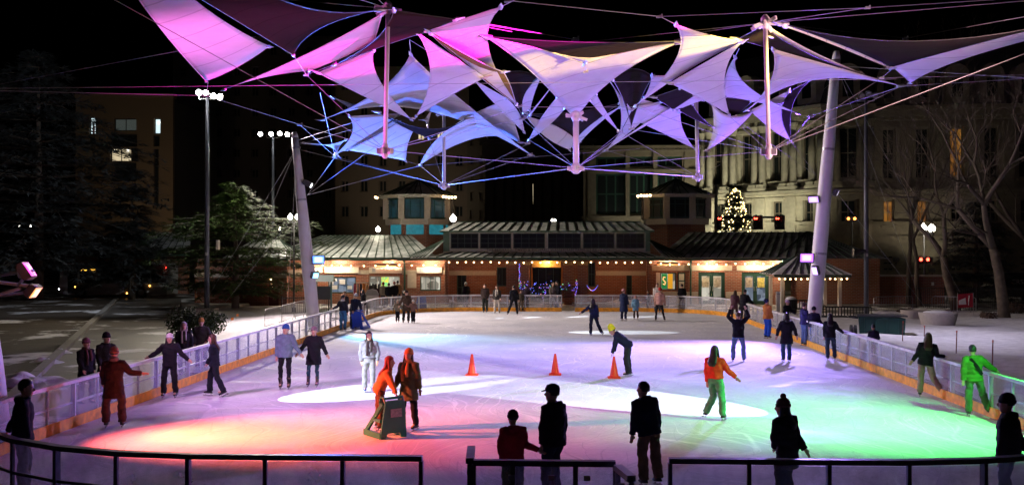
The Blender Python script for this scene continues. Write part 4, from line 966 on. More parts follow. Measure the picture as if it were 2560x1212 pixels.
# soffit lamps that wash the wing walls
def soffit_lamp(x, power, label):
    p = Vector((X(x), FY - .62, ze + .04)); root = empty('soffit_lamp', p, label, 'lamp', 'lamps in the soffit')
    MB().tube([(0, 0, .05), (0, 0, 0), (0, 0, -.02)], [.12, .14, .1], 12).build('housing', M_HOUSING, root)
    MB().tube([(0, 0, -.021), (0, 0, -.035)], .09, 12).build('lens', emis('soffit_lens', (1, .72, .42), 14), root)
    l = lamp('soffit_light', 'POINT', p + Vector((0, 0, -.12)), power, (1, .73, .46), radius=.06)
for x, l in ((795, 'soffit lamp by the blue flood mast'), (850, 'soffit lamp above the left shop window'), (975, 'soffit lamp above the middle ticket window'), (1078, 'soffit lamp above the right ticket window'),
             (1670, 'soffit lamp above the poster window'), (1775, 'soffit lamp above the left double door'), (1885, 'soffit lamp above the right double door'), (1945, 'soffit lamp at the right end of the wing')):
    soffit_lamp(x, 190, l)
lamp('portico_light', 'POINT', P(1200, 655, FY + .6), 70, (1, .5, .22), radius=.15)
lamp('portico_light', 'POINT', P(1366, 655, FY - .2), 110, (1, .55, .25), radius=.15)
lamp('portico_light', 'POINT', P(1540, 655, FY + .6), 70, (1, .5, .22), radius=.15)
# coloured fairy lights in the gateway
fl = empty('fairy_lights', P(1370, 730, FY - 1.2), 'blue and violet fairy lights strung across the portico railing', 'fairy lights')
fo = Vector(fl.location)
cols = {'violet': (.35, .12, 1), 'blue': (.06, .15, 1), 'green': (.1, .8, .3), 'rose': (1, .3, .3)}
pts = []
for k in range(80): pts.append((1300 + random.random() * 148, 715 + 6 * math.sin(k * .9) + random.uniform(-7, 9)))
for k in range(26): pts.append((1300 + random.uniform(-3, 3), 660 + k * 2.4))
for k in range(14): pts.append((1440 + random.uniform(-2, 3), 700 + k * 3.0))
for k in range(16): t = k / 15; pts.append((1468 + 26 * t, 722 - 12 * (2 * t - 1) ** 2 + 4))
for k in range(18): pts.append((1350 + random.uniform(-20, 90), 726 + random.random() * 18))
bl = {c: MB() for c in cols}
for x, y in pts:
    c = random.choices(list(cols), (4, 5, 1, 1))[0]; bl[c].ball(P(x, y, FY - 1.2 + random.uniform(-.5, .5)) - fo, .026, 6, 3)
for c in cols: tag(bl[c].build('bulbs', emis('fairy_' + c, cols[c], 2.2), fl), kind='stuff')
rl = MB()
for k in range(60):
    x = 1296 + k * 2.6; rl.bar(P(x, 742, FY - 1.2) - fo, P(x, 716, FY - 1.2) - fo, .03, .03)
rl.bar(P(1296, 716, FY - 1.2) - fo, P(1450, 716, FY - 1.2) - fo, .06, .06); rl.bar(P(1296, 742, FY - 1.2) - fo, P(1450, 742, FY - 1.2) - fo, .05, .05)
tag(rl.build('railing', M_DARKSTEEL, fl), kind='stuff')
# ================================================================ the city behind
M_CONC = mat('tan_concrete', (.16, .115, .075), .85, bump=.3, bscale=4)
M_DCONC = mat('dark_facade', (.07, .065, .06), .85, bump=.2)
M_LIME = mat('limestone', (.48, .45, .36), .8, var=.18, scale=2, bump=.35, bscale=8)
M_LIMED = mat('weathered_limestone', (.17, .145, .11), .85, var=.2, scale=2, bump=.35, bscale=8)  # darker limestone: dimness of the hall corner and wing put into the colour
M_SLATE = mat('slate_roof', (.05, .05, .055), .7, bump=.3)
M_BLACKP = mat('black_spandrel', (.012, .014, .016), .35)
def block(x0, x1, ytop, Y, depth, label, m, name='office_building', ground=0.0):
    xa, xb, zt = PX(x0, Y), PX(x1, Y), PZ(ytop, Y); o = Vector(((xa + xb) / 2, Y, -.05))
    root = empty(name, o, label, 'building', 'city buildings behind the rink')
    return root, o, xa, xb, zt
def lit(name, c, s): return emis('lit_' + name, c, s)
# -- tan office tower at the left
Y = 120.0
root, o, xa, xb, zt = block(188, 432, 238, Y, 18, 'tan office tower at the left with a few lit windows', M_CONC, 'office_tower')
W = [(222, 238, 286, 330), (384, 400, 290, 330), (284, 340, 290, 322), (275, 327, 365, 400), (330, 344, 365, 400), (222, 236, 334, 362), (383, 398, 334, 362), (276, 342, 330, 362), (284, 340, 402, 432), (276, 340, 434, 450), (384, 396, 368, 510), (330, 342, 455, 500)]
Z2 = lambda y: PZ(y, Y)
holes = [(PX(a, Y), PX(b_, Y), Z2(d), Z2(c)) for a, b_, c, d in W]
wall('facade', xa, xb, -.05, zt, Y, .6, holes, M_CONC, root, o)
bx('tower_body', xa + .05, xb - .05, Y + .7, Y + 16, -.05, zt - .4, M_DCONC, root, o)
bx('parapet', xa - .1, xb + .1, Y - .1, Y + 1, zt, zt + .5, M_CONC, root, o)
gm = [lit('cool_office', (.65, .85, .9), .9), lit('cool_office', (.65, .85, .9), .9), mat('dim_office', (.04, .045, .045), .3, emit=(.05, .06, .055), estr=.6), lit_mat('warm_office_lit', (.45, .36, .22), (.9, .75, .48), .75, .6)]
for k, h in enumerate(holes):
    window(*h, Y + .3, root, o, gm[k] if k < 4 else M_BLACKP, M_DARKSTEEL, 1 if h[1] - h[0] < 1 else 2, 1, .08, name='window', bar=.1)
bx('ceiling_lights', PX(283, Y), PX(289, Y), Y + .2, Y + .25, Z2(376), Z2(369), lit('office_spot', (1, .95, .8), 2.5), root, o)
bx('ceiling_lights', PX(314, Y), PX(320, Y), Y + .2, Y + .25, Z2(376), Z2(369), lit('office_spot', (1, .95, .8), 2.5), root, o)
bx('ceiling_lights', PX(391, Y), PX(397, Y), Y + .2, Y + .25, Z2(302), Z2(299), lit('office_spot', (1, .95, .8), 2.5), root, o)
bx('flag', PX(229, Y), PX(234, Y), Y + .2, Y + .25, Z2(329), Z2(308), mat('flag_red', (.4, .08, .1), .7), root, o)
# -- plain tower blocks with rows of dark windows
def plain_tower(x0, x1, yt, Y, cols, rows, ybot, label, m, litw={}, wf=.5, hf=.5, trim=None):
    root, o, xa, xb, zt = block(x0, x1, yt, Y, 16, label, m, 'tower_block')
    zb = PZ(ybot, Y); holes = []
    for i in range(cols):
        for j in range(rows):
            cx = xa + (xb - xa) * (i + .5) / cols; w = (xb - xa) / cols * wf; cz = zb + (zt - zb) * (j + .5) / rows; h = (zt - zb) / rows * hf
            holes.append((cx - w / 2, cx + w / 2, cz - h / 2, cz + h / 2))
    wall('facade', xa, xb, -.05, zt, Y, .5, holes, m, root, o)
    bx('tower_body', xa + .05, xb - .05, Y + .62, Y + 14, -.05, zt - .3, M_BLACKP, root, o)
    bx('parapet', xa - .15, xb + .15, Y - .15, Y + .8, zt, zt + .6, trim or m, root, o)
    for k, h in enumerate(holes):
        g = litw.get((k // rows, k % rows)); fo = window(*h, Y + .3, root, o, g or M_GLASSD, trim or m, 2, 1, .12, name='window', bar=.12)
    return root
plain_tower(432, 842, 96, 145, 9, 9, 560, 'dark brick tower block behind the cedar', mat('dark_brown_brick', (.05, .042, .04), .85), {(4, 6): None}, .4, .45)
WARM = lit_mat('warm_room', (.7, .55, .25), (1, .85, .55), .8, .7)
plain_tower(838, 1172, 176, 128, 7, 6, 560, 'brown block behind the left turret with two lit windows', mat('brown_precast', (.105, .08, .06), .85), {(4, 3): WARM, (5, 3): WARM}, .42, .46)
plain_tower(1168, 1216, 330, 126, 2, 5, 560, 'narrow dark block between the left turret and the colonnade', mat('narrow_block', (.08, .065, .05), .85), {}, .4, .5)
# -- colonnaded dark building in the middle
Y = 122.0
root, o, xa, xb, zt = block(1212, 1478, 392, Y, 14, 'dark colonnaded building behind the middle of the pavilion', M_DCONC, 'colonnade_building')
bx('body', xa, xb, Y + 1.5, Y + 14, -.05, zt, M_BLACKP, root, o)
bx('entablature', xa - .3, xb + .3, Y - .4, Y + 1.4, zt - .2, zt + 1.6, M_DCONC, root, o); bx('entablature', xa - .6, xb + .6, Y - .7, Y + 1.4, zt + 1.6, zt + 2.1, M_DCONC, root, o)
for k in range(11):
    x = xa + (xb - xa) * (k + .5) / 11
    MB().tube([Vector((x, Y + .2, 2)) - o, Vector((x, Y + .2, zt * .6)) - o, Vector((x, Y + .2, zt - .2)) - o], [.62, .58, .5], 14).build('column', M_DCONC, root, True)
for k in range(10):
    x = xa + (xb - xa) * (k + 1) / 11
    for j, (z0, z1) in enumerate(((.12, .38), (.48, .8))):
        window(x - .5, x + .5, zt * z0, zt * z1, Y + 1.4, root, o, WARM if (k, j) in ((4, 1), (6, 0)) else M_GLASSD, M_DCONC, 2, 3, .1, name='window')
# -- beige framed building right of centre
Y = 112.0
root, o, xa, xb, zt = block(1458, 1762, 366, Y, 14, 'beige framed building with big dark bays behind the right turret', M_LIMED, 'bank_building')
bays = [(1490, 1566), (1572, 1632), (1644, 1706)]
holes = []
for a, b_ in bays:
    for c, d in ((392, 418), (434, 536)): holes.append((PX(a, Y), PX(b_, Y), PZ(d, Y), PZ(c, Y)))
wall('facade', xa, xb, -.05, zt, Y, .7, holes, M_LIMED, root, o)
bx('body', xa + .1, xb - .1, Y + .8, Y + 13, -.05, zt - .2, M_BLACKP, root, o)
for h in holes: window(*h, Y + .45, root, o, M_GLASSD, M_DGREEN, 3, 2 if h[3] - h[2] > 2 else 1, .2, name='bay_window', bar=.16)
for c, d, p in ((366, 372, .7), (376, 380, .35), (424, 429, .3), (540, 548, .25)): bx('cornice', xa - p, xb + p, Y - p, Y - .002, PZ(d, Y), PZ(c, Y), M_LIMED, root, o)
for x in (1474, 1569, 1638, 1716): bx('pilaster', PX(x - 5, Y), PX(x + 5, Y), Y - .22, Y - .003, PZ(540, Y), PZ(380, Y), M_LIMED, root, o)
for k in range(30): bx('dentil', xa + (xb - xa) * (k + .2) / 30, xa + (xb - xa) * (k + .7) / 30, Y - .5, Y - .36, PZ(375.5, Y), PZ(372.2, Y), M_LIMED, root, o)
# -- city hall: an ornate front receding to the left, with a corner and a right wing
def hall_front(px0, Y0, px1, Y1, label, bays, bright, cols=True, ground=.0, arches=True):
    a, b_ = P(px0, 624, Y0), P(px1, 624, Y1); a.z = b_.z = -.05
    d = b_ - a; L = d.length; ang = math.atan2(d.y, d.x)
    root = empty('city_hall', a, label, 'building', 'fronts of the ornate hall', rz=ang); O = Vector((0, 0, 0))
    S = Y1 / F; H = lambda y: PZ(y, Y1)
    m = bright
    z_b, z_c1, z_c2, z_d1, z_d2, z_top = H(560), H(482), H(462), H(300), H(262), H(96)
    bw = L / bays; holes = []
    for k in range(bays):
        c = bw * (k + .5); w = bw * .34
        holes += [(c - w / 2, c + w / 2, H(700), H(628)), (c - w / 2, c + w / 2, H(560), H(498)), (c - w * .62, c + w * .62, H(446), H(318))]
    wall('facade', 0, L, 0, z_d2, 0, .8, holes, m, root, O)
    bx('body', .1, L - .1, .95, 12, 0, z_d2 - .3, M_BLACKP, root, O)
    for k, h in enumerate(holes):
        warm = (k in (1, 4, 8) and not cols)
        f = window(*h, .45, root, O, lit_mat('amber_room', (.25, .08, .01), (.8, .35, .06), .4, .5) if warm else M_GLASSD, M_LIMED, 2, 2, .14, name='window', bar=.1)
        MB().box(((h[0] + h[1]) / 2, -.12, h[3] + .22), (h[1] - h[0] + .7, .28, .3)).build('window_hood', m, f)
        MB().box(((h[0] + h[1]) / 2, -.12, h[2] - .14), (h[1] - h[0] + .5, .24, .2)).build('sill', m, f)
    for y0, y1, p in ((472, 465, .55), (480, 473, .9), (486, 481, .4), (560, 552, .3), (300, 292, .45), (291, 276, .9), (275, 266, 1.15), (594, 588, .2)):
        bx('cornice', -p * .3, L + p * .3, -p, -.002, H(max(y0, y1)), H(min(y0, y1)), m, root, O)
    for k in range(int(L / .9)): bx('bracket', .9 * k + .2, .9 * k + .6, -.85, -.5, H(299.5), H(291.5), m, root, O)
    for k in range(7): bx('rustication', 0, L, -.09, -.004, H(700 - k * 15), H(688 - k * 15), m, root, O) if k else None
    if cols:
        for k in range(bays + 1):
            c = min(max(bw * k, .6), L - .6)
            for q in (-.5, .5):
                x = c + q
                for zz0, zz1 in ((H(462), H(303)),):
                    MB().tube([(x, -.5, zz0 + .3), (x, -.5, zz0 + .5), (x, -.5, zz0 + 3), (x, -.5, zz1 - .7)], [.44, .36, .36, .29], 14).build('column', m, root, True)
                    bx('column_base', x - .42, x + .42, -.96, -.004, zz0, zz0 + .3, m, root, O)
                    MB().tube([(x, -.5, zz1 - .7), (x, -.5, zz1 - .35), (x, -.5, zz1)], [.3, .38, .52], 8).build('capital', m, root)
            bx('pedestal', c - 1.05, c + 1.05, -1.0, -.003, H(470), H(462.2), m, root, O)
            bx('pilaster', c - .55, c + .55, -.3, -.003, H(592), H(488), m, root, O)
    else:
        for k in range(bays + 1): c = min(max(bw * k, .5), L - .5); bx('pilaster', c - .5, c + .5, -.25, -.003, H(462), H(304), m, root, O)
    # mansard with dormers
    MB().add([(0, .3, z_d2), (L, .3, z_d2), (L, 3.5, z_top), (0, 3.5, z_top), (0, 12, z_d2), (L, 12, z_d2)], [(0, 1, 2, 3), (3, 2, 5, 4), (0, 3, 4), (1, 5, 2), (0, 4, 5, 1)]).build('mansard_roof', M_SLATE, root)
    for k in range(bays):
        c = bw * (k + .5); zz = z_d2 + .2
        dm = bx('dormer', c - 1.1, c + 1.1, -.2, 2.2, zz, zz + 2.6, m, root, O)
        MB().tube([(c, -.25, zz + 2.6), (c, 1.6, zz + 2.6)], 1.15, 14).build('dormer_arch', m, dm)
        bx('dormer_window', c - .5, c + .5, -.26, -.21, zz + .5, zz + 2.3, M_GLASSD, dm, O)
    return root
hall_front(1762, 112, 2062, 100.5, 'ornate limestone hall front with double columns, lit greenish from below', 4, M_LIME)
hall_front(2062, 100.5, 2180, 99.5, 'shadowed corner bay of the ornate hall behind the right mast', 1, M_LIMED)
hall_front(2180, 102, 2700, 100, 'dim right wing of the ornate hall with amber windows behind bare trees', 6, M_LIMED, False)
def uplight(p, aim, power, color, label):
    p = Vector(p); root = empty('ground_flood', p, label, 'flood light', 'ground floods at the hall')
    q = (Vector(aim) - p).to_track_quat('Y', 'Z').to_matrix()
    MB().box((0, 0, 0), (.5, .2, .4), M=q).build('housing', M_HOUSING, root); MB().box(q @ Vector((0, .11, 0)), (.44, .01, .34), M=q).build('lens', emis('hall_flood_lens', (1, .95, .7), 3), root)
    MB().bar((0, 0, -.2), (0, 0, -.5), .08, .08).build('stake', M_DARKSTEEL, root)
    lamp('hall_flood_light', 'SPOT', p + q @ Vector((0, .2, 0)), power, color, aim, 96, .7, .3)
for x, Yh, pw, l in ((1800, 105, 1900, 'ground flood left below the ornate hall'), (1880, 101, 1500, 'ground flood behind the traffic lights'), (1960, 98, 1300, 'ground flood below the hall near the mast'), (2030, 95, 700, 'ground flood below the hall corner')):
    q = P(x, 624, Yh); uplight((q.x, q.y, 4.2), (q.x - 1.2, q.y + 8.5, 13), pw, (1, .94, .66), l)
q = P(2330, 590, 97); uplight((q.x, q.y, 2.2), (q.x + 1, q.y + 4, 7), 420, (1, .92, .66), 'ground flood by the double globe lamp')
q = P(2240, 600, 96); uplight((q.x, q.y, 3.2), (q.x + 1, q.y + 5, 9), 260, (1, .84, .6), 'ground flood below the dim right wing of the hall')
q = P(1590, 600, 107); uplight((q.x, q.y, 4.5), (q.x, q.y + 5, 9), 500, (1, .95, .72), 'ground flood below the beige framed building')
q = P(320, 640, 104); uplight((q.x, q.y, 3.2), (q.x, q.y + 16, 14), 1100, (1, .74, .42), 'ground flood below the tan office tower')
q = P(1000, 600, 115); uplight((q.x, q.y, 5.2), (q.x, q.y + 13, 12), 1500, (1, .85, .62), 'ground flood below the brown block')
# ---------------------------------------------------------------- low green roofed shelter behind the bus
Y = 95.0
root, o, xa, xb, zt = block(190, 470, 640, Y, 8, 'low transit shelter with a snowy seamed roof behind the bus', M_BRICK, 'transit_shelter')
bx('wall', xa, xb, Y, Y + .4, -.05, zt, M_BRICK, root, o); bx('fascia', xa - .5, xb + .5, Y - 1, Y - .8, zt, zt + .5, M_GREEN, root, o)
roof_quad((xa - .5, Y - 1, zt + .5), (xb + .5, Y - 1, zt + .5), (PX(440, Y), Y + 4, PZ(578, Y)), (PX(250, Y), Y + 4, PZ(578, Y)), 16, root, o, M_ROOFS)
MB().box(Vector((PX(352, Y), Y + .8, PZ(604, Y))) - o, (1.1, 1.2, 1.0)).build('roof_vent', M_SAGE, root)
# ---------------------------------------------------------------- city bus
def bus(x0, x1, ybase, ytop, Y, label):
    xa, xb, H = PX(x0, Y), PX(x1, Y), PZ(ytop, Y) - .1; L = xb - xa; o = Vector((xa, Y, -.03))
    root = empty('city_bus', o, label, 'bus'); W = 2.5
    M_BODY = mat('bus_white_paint', (.42, .42, .42), .4, var=.1)
    prof = [(0, .35), (.05, .3), (L - .05, .3), (L, .4), (L, H - .25), (L - .2, H), (.35, H), (.12, H - .25), (0, 1.2)]
    n = len(prof); V = [(x, 0, z) for x, z in prof] + [(x, W, z) for x, z in prof]
    MB().add(V, [tuple(range(n)), tuple(reversed(range(n, 2 * n)))] + [((i + 1) % n, i, i + n, (i + 1) % n + n) for i in range(n)]).build('body', M_BODY, root)
    bx('skirt', .02, L - .02, -.012, -.002, .32, .95, mat('bus_grey_skirt', (.25, .25, .26), .5), root)
    xs = [.62 * L * k / 5 + .35 * L for k in range(6)]
    for a, b_ in zip(xs[:-1], xs[1:]): bx('window', a + .05, b_ - .05, -.02, -.004, 1.3, H - .55, mat('bus_glass', (.02, .022, .025), .1, var=0), root)
    bx('door', .08 * L, .17 * L, -.02, -.004, .4, H - .7, mat('bus_glass', (.02, .022, .025), .1, var=0), root)
    bx('window', .19 * L, .33 * L, -.02, -.004, 1.3, H - .75, mat('bus_glass', (.02, .022, .025), .1, var=0), root)
    bx('destination_sign', .2 * L, .30 * L, -.035, -.022, H - .68, H - .38, M_BLACKP, root)
    t = bpy.data.curves.new('lettering', 'FONT'); t.body = '27 Broadway'; t.size = .24; t.extrude = .004
    to = bpy.data.objects.new('lettering', t); COL.objects.link(to); to.parent = root; to.location = (.205 * L, -.042, H - .61); to.rotation_euler = (R(90), 0, 0); t.materials.append(emis('amber_led', (1, .5, .06), 5))
    for k in (.20, .76):
        w = MB().tube([(k * L, -.03, .48), (k * L, .27, .48)], .48, 20).build('wheel', mat('tyre_rubber', (.015, .015, .015), .8), root)
        MB().tube([(k * L, -.045, .48), (k * L, -.025, .48)], .26, 14).build('rim', M_STEEL, w)
        MB().tube([(k * L, -.006, .52), (k * L, .02, .52)], .58, 20).build('wheel_arch', M_BLACKP, root)
    for x, z in ((.15, .95), (.84, 1.05), (.63, .42)): MB().ball((x * L, -.03, z), .06, 8, 5).build('marker_lamp', emis('amber_marker', (1, .45, .08), 8), root)
    MB().ball((.985 * L, -.05, H - .35), .08, 8, 5).build('tail_lamp', emis('red_marker', (1, .05, .03), 8), root)
    MB().ball((.0, .1, .75), .1, 8, 5).build('headlamp', emis('cool_headlamp', (.85, .92, 1), 14), root)
    MB().box((L * .5, W / 2, H + .08), (L * .5, 1.3, .18)).build('roof_unit', M_BODY, root)
    return root
bus(148, 418, 745, 655, 86.0, 'white city bus at the kerb behind the lawn with amber destination sign')
# ---------------------------------------------------------------- street lamps
M_GLOBE = emis('globe_lamp', (1, .95, .82), 9)
def street_lamp(px, py, Y, label, heads=(0,), r=.2, power=160, zbase=-.05, m=M_GLOBE):
    p = P(px, py, Y); base = Vector((p.x, p.y, zbase)); h = p.z - zbase; root = empty('street_lamp', base, label, 'street lamp', 'globe street lamps')
    MB().tube([(0, 0, 0), (0, 0, .35), (0, 0, .4), (0, 0, h - .35)], [.16, .13, .07, .05], 12).build('post', M_DARKSTEEL, root, True)
    if len(heads) > 1: MB().tube([(heads[0], 0, h - r - .06), (heads[0], 0, h - r - .16), (0, 0, h - .45), (heads[1], 0, h - r - .16), (heads[1], 0, h - r - .06)], .035, 8).build('arm', M_DARKSTEEL, root)
    for dx in heads:
        g = MB().rings([(Vector((dx, 0, h + z * r)), Vector((q * r, 0, 0)), Vector((0, q * r, 0))) for z, q in ((-1, .45), (-.8, .75), (-.3, 1), (.2, .98), (.6, .72), (.95, .35), (1.25, .14), (1.45, .03))], 12).build('globe', m, root, True)
        MB().tube([(dx, 0, h - r * 1.3), (dx, 0, h - r)], [.05, .1], 8).build('collar', M_DARKSTEEL, g)
    if power: lamp('street_lamp_light', 'POINT', p + Vector((0, -.5, .1)), power, (1, .88, .66), radius=.25)
street_lamp(735, 542, 66, 'double globe street lamp beside the left mast', (-.24, .24), .17, 90)
street_lamp(1133, 546, 82, 'single globe lamp left of the centre roof', (0,), .26, 120, 4.0)
street_lamp(945, 573, 84, 'small globe lamp behind the left wing roof', (0,), .2, 60)
street_lamp(1384, 551, 100, 'small distant double lamp above the centre roof ridge', (-.13, .13), .12, 0)
street_lamp(2310, 570, 88, 'double globe street lamp before the right wing of the hall', (-.05, .65), .3, 260)
street_lamp(60, 565, 120, 'far pair of small lamps seen through the dark evergreen', (-.6, .8), .1, 0)
street_lamp(700, 572, 100, 'small far lamp seen through the cedar', (0,), .14, 0)
# ---------------------------------------------------------------- traffic signals
ts = P(1790, 560, 90); root = empty('traffic_signal', (ts.x, ts.y, -.05), 'signal mast arm with three red traffic lights right of the turret', 'traffic signal'); o = Vector((ts.x, ts.y, -.05))
z = PZ(546, 90) + .05
MB().tube([(0, 0, 0), (0, 0, PZ(460, 90))], [.2, .13], 12).build('pole', M_STEEL, root, True)
MB().tube([Vector((0, -.1, z)), Vector((PX(1960, 90) - o.x, -.1, z + .1))], [.12, .09], 10).build('arm', M_DARKSTEEL, root)
for x, on_ in ((1797, 1), (1887, 1), (1899, 0), (1941, 1), (1953, 0)):
    dx = PX(x, 90) - o.x; zz = PZ(556, 90)
    hd = MB().box((dx, -.3, zz), (.42, .3, 1.2)).build('signal_head', M_DARKSTEEL, root)
    for k in range(3):
        MB().tube([(dx, -.45, zz + .38 - .38 * k), (dx, -.47, zz + .38 - .38 * k)], .15, 12).build('lens', emis('signal_red', (1, .04, .02), 14) if (k == 0 and on_) else M_BLACKP, hd)
        MB().tube([(dx, -.46, zz + .54 - .38 * k), (dx, -.7, zz + .52 - .38 * k)], [.16, .13], 8).build('visor', M_DARKSTEEL, hd)
for px, py, Y, lab in ((2058, 545, 92, 'amber lit signal cluster left of the dark pole'), (2130, 548, 92, 'orange lit construction sign hanging right of the dark pole'), (2312, 650, 84, 'red signal at the street behind the bare tree')):
    p = P(px, py, Y); r2 = empty('signal_light', (p.x, p.y, -.05), lab, 'signal'); h = p.z + .05
    MB().tube([(0, 0, 0), (0, 0, h)], .07, 8).build('pole', M_DARKSTEEL, r2)
    MB().box((0, 0, h), (1.2, .25, .5)).build('signal_box', M_DARKSTEEL, r2)
    for dx in (-.35, .2): MB().ball((dx, -.14, h + .05), .13, 8, 5, (1, .5, 1)).build('lens', emis('signal_amber', (1, .25, .04), 6) if 'red' not in lab else emis('signal_red', (1, .04, .02), 14), r2)
# ================================================================ trees and shrubs
def leaf_mat(name, c1, c2):
    m, nt, b = nodes_of(name); oi = nt.nodes.new('ShaderNodeNewGeometry'); 
    c = mixc(nt, oi.outputs['Random Per Island'], c1, c2); nt.links.new(c, b.inputs['Base Color']); b.inputs['Roughness'].default_value = .7; b.inputs['Specular IOR Level'].default_value = .2
    return m
M_CEDAR = leaf_mat('cedar_needles', (.04, .075, .018), (.085, .125, .035))
M_DARKFIR = leaf_mat('dark_needles', (.045, .055, .055), (.085, .095, .10))
M_SHRUB = leaf_mat('shrub_leaves', (.02, .04, .018), (.05, .08, .03))
M_BARK = mat('bark', (.11, .09, .07), .9, bump=.8, bscale=9)
M_PALEBARK = mat('pale_bark', (.095, .075, .055), .9, var=.5, scale=3, bump=.8, bscale=7)
def spray(V, Fc, p, d, L, w, rnd):
    """a needle spray: a few thin blades fanning out along d"""
    d = d.normalized(); s = d.cross(Vector((0, 0, 1)))
    s = s.normalized() if s.length > .01 else Vector((1, 0, 0)); up = s.cross(d)
    for k in range(3):
        a = rnd.uniform(-.7, .7); q = (d + s * a + up * rnd.uniform(-.25, .3)).normalized(); t = q.cross(up).normalized()
        o = len(V); l = L * rnd.uniform(.6, 1.1)
        V += [p + t * w, p - t * w, p + q * l * .55 - t * w * .9 + up * w * .3, p + q * l, p + q * l * .55 + t * w * .9]
        Fc += [(o, o + 1, o + 2, o + 4), (o + 2, o + 3, o + 4)]
def evergreen(base, H, spread, tiers, per, label, m, seed, shape, droop=.12, L=.55, dens=30, name='evergreen_tree', trunk=.3, low=.12, group='evergreen trees at the left', bough_pow=1.0):
    rnd = random.Random(seed); base = Vector(base); root = empty(name, base, label, 'tree', group)
    MB().tube([(0, 0, -.1), (.05, 0, H * .4), (-.05, .05, H * .75), (0, 0, H * .98)], [trunk, trunk * .75, trunk * .35, .03], 10).build('trunk', M_BARK, root, True)
    V = []; Fc = []; br = MB()
    for i in range(tiers):
        f = low + (1 - low) * (i + rnd.random() * .6) / tiers
        for k in range(per):
            a = 2 * math.pi * (k + rnd.random()) / per + i; r = spread * shape(f) * rnd.uniform(.62, 1.12)
            if r < .2: continue
            u = Vector((math.cos(a), math.sin(a), 0)); z = f * H; tip = u * r + Vector((0, 0, z - droop * r + rnd.uniform(-.3, .4)))
            st = Vector((0, 0, z)); mid = st.lerp(tip, .5) + Vector((0, 0, droop * r * .7))
            br.tube([st, mid, tip], [.05, .03, .012], 4)
            for q in range(int(dens * (.4 + r / spread))):
                t = rnd.random() ** .6; pt = qb(st, mid, tip, t); side_ = u.cross(Vector((0, 0, 1)))
                off = side_ * rnd.uniform(-1, 1) * (.32 * r * (1.05 - t) + .25) + Vector((0, 0, rnd.uniform(-.14, .14)))
                spray(V, Fc, pt + off, u * .7 + side_ * (1 if off.dot(side_) > 0 else -1) * .6 + Vector((0, 0, rnd.uniform(-.35, .1))), L * rnd.uniform(.7, 1.2), .035 * L / .5, rnd)
    br.build('branches', M_BARK, root)
    me = bpy.data.meshes.new('crown'); me.from_pydata([tuple(v) for v in V], [], Fc); me.materials.append(m)
    o = bpy.data.objects.new('crown', me); COL.objects.link(o); o.parent = root; return root
cone = lambda f: (1 - f) ** .8 + .04
cedar_shape = lambda f: (.55 + .55 * math.sin(math.pi * min(1, f * 1.05)) if f < .75 else 1.7 * (1.04 - f)) 
p = P(588, 774, 70); p.z = -.05
evergreen(p, PZ(455, 70), 5.6, 17, 9, 'spreading cedar lit green at the top, left of the white mast', M_CEDAR, 5, cedar_shape, .05, .6, 46, 'cedar_tree', .28)
p = P(95, 752, 82); p.z = -.05
evergreen(p, PZ(120, 82), 9.5, 24, 10, 'tall dark evergreen filling the left edge behind the lawn', M_DARKFIR, 8, lambda f: (.65 + .45 * math.sin(math.pi * f) if f < .6 else 2.4 * (1.03 - f)), .12, .9, 44, 'dark_evergreen', .45)
p = P(330, 760, 84); p.z = -.05
evergreen(p, PZ(430, 84), 4.6, 13, 8, 'lower dark evergreen in front of the tan tower', M_DARKFIR, 12, cone, .15, .8, 34, 'dark_evergreen', .3)
p = P(2440, 740, 82); p.z = -.05
evergreen(p, PZ(500, 82), 2.9, 13, 9, 'dense black evergreen between the two bare trees', M_DARKFIR, 15, lambda f: (1.0 if f < .55 else 2.0 * (1.05 - f)), .1, .6, 40, 'dark_evergreen', .25, .03, 'evergreens at the right')
# christmas tree with lights
p = P(1838, 600, 94); zt = PZ(462, 94); base = Vector((p.x, p.y, 0))
xt = evergreen(base, zt, 3.1, 22, 12, 'tall christmas tree strung with yellow lights before the hall', M_DARKFIR, 21, cone, .2, .6, 26, 'christmas_tree', .25, .08, 'christmas tree')
xb_ = MB(); rnd = random.Random(3)
for k in range(420):
    f = rnd.random() ** 1.25 * .97; a = rnd.uniform(math.pi, 2 * math.pi) if k % 4 else rnd.uniform(0, math.pi); r = 3.05 * cone(f) * rnd.uniform(.82, 1.02)
    xb_.ball((math.cos(a) * r, math.sin(a) * r, f * zt - .2 * r), .048, 5, 3)
tag(xb_.build('lights', emis('tree_bulb', (1, .72, .28), 9), xt), kind='stuff')
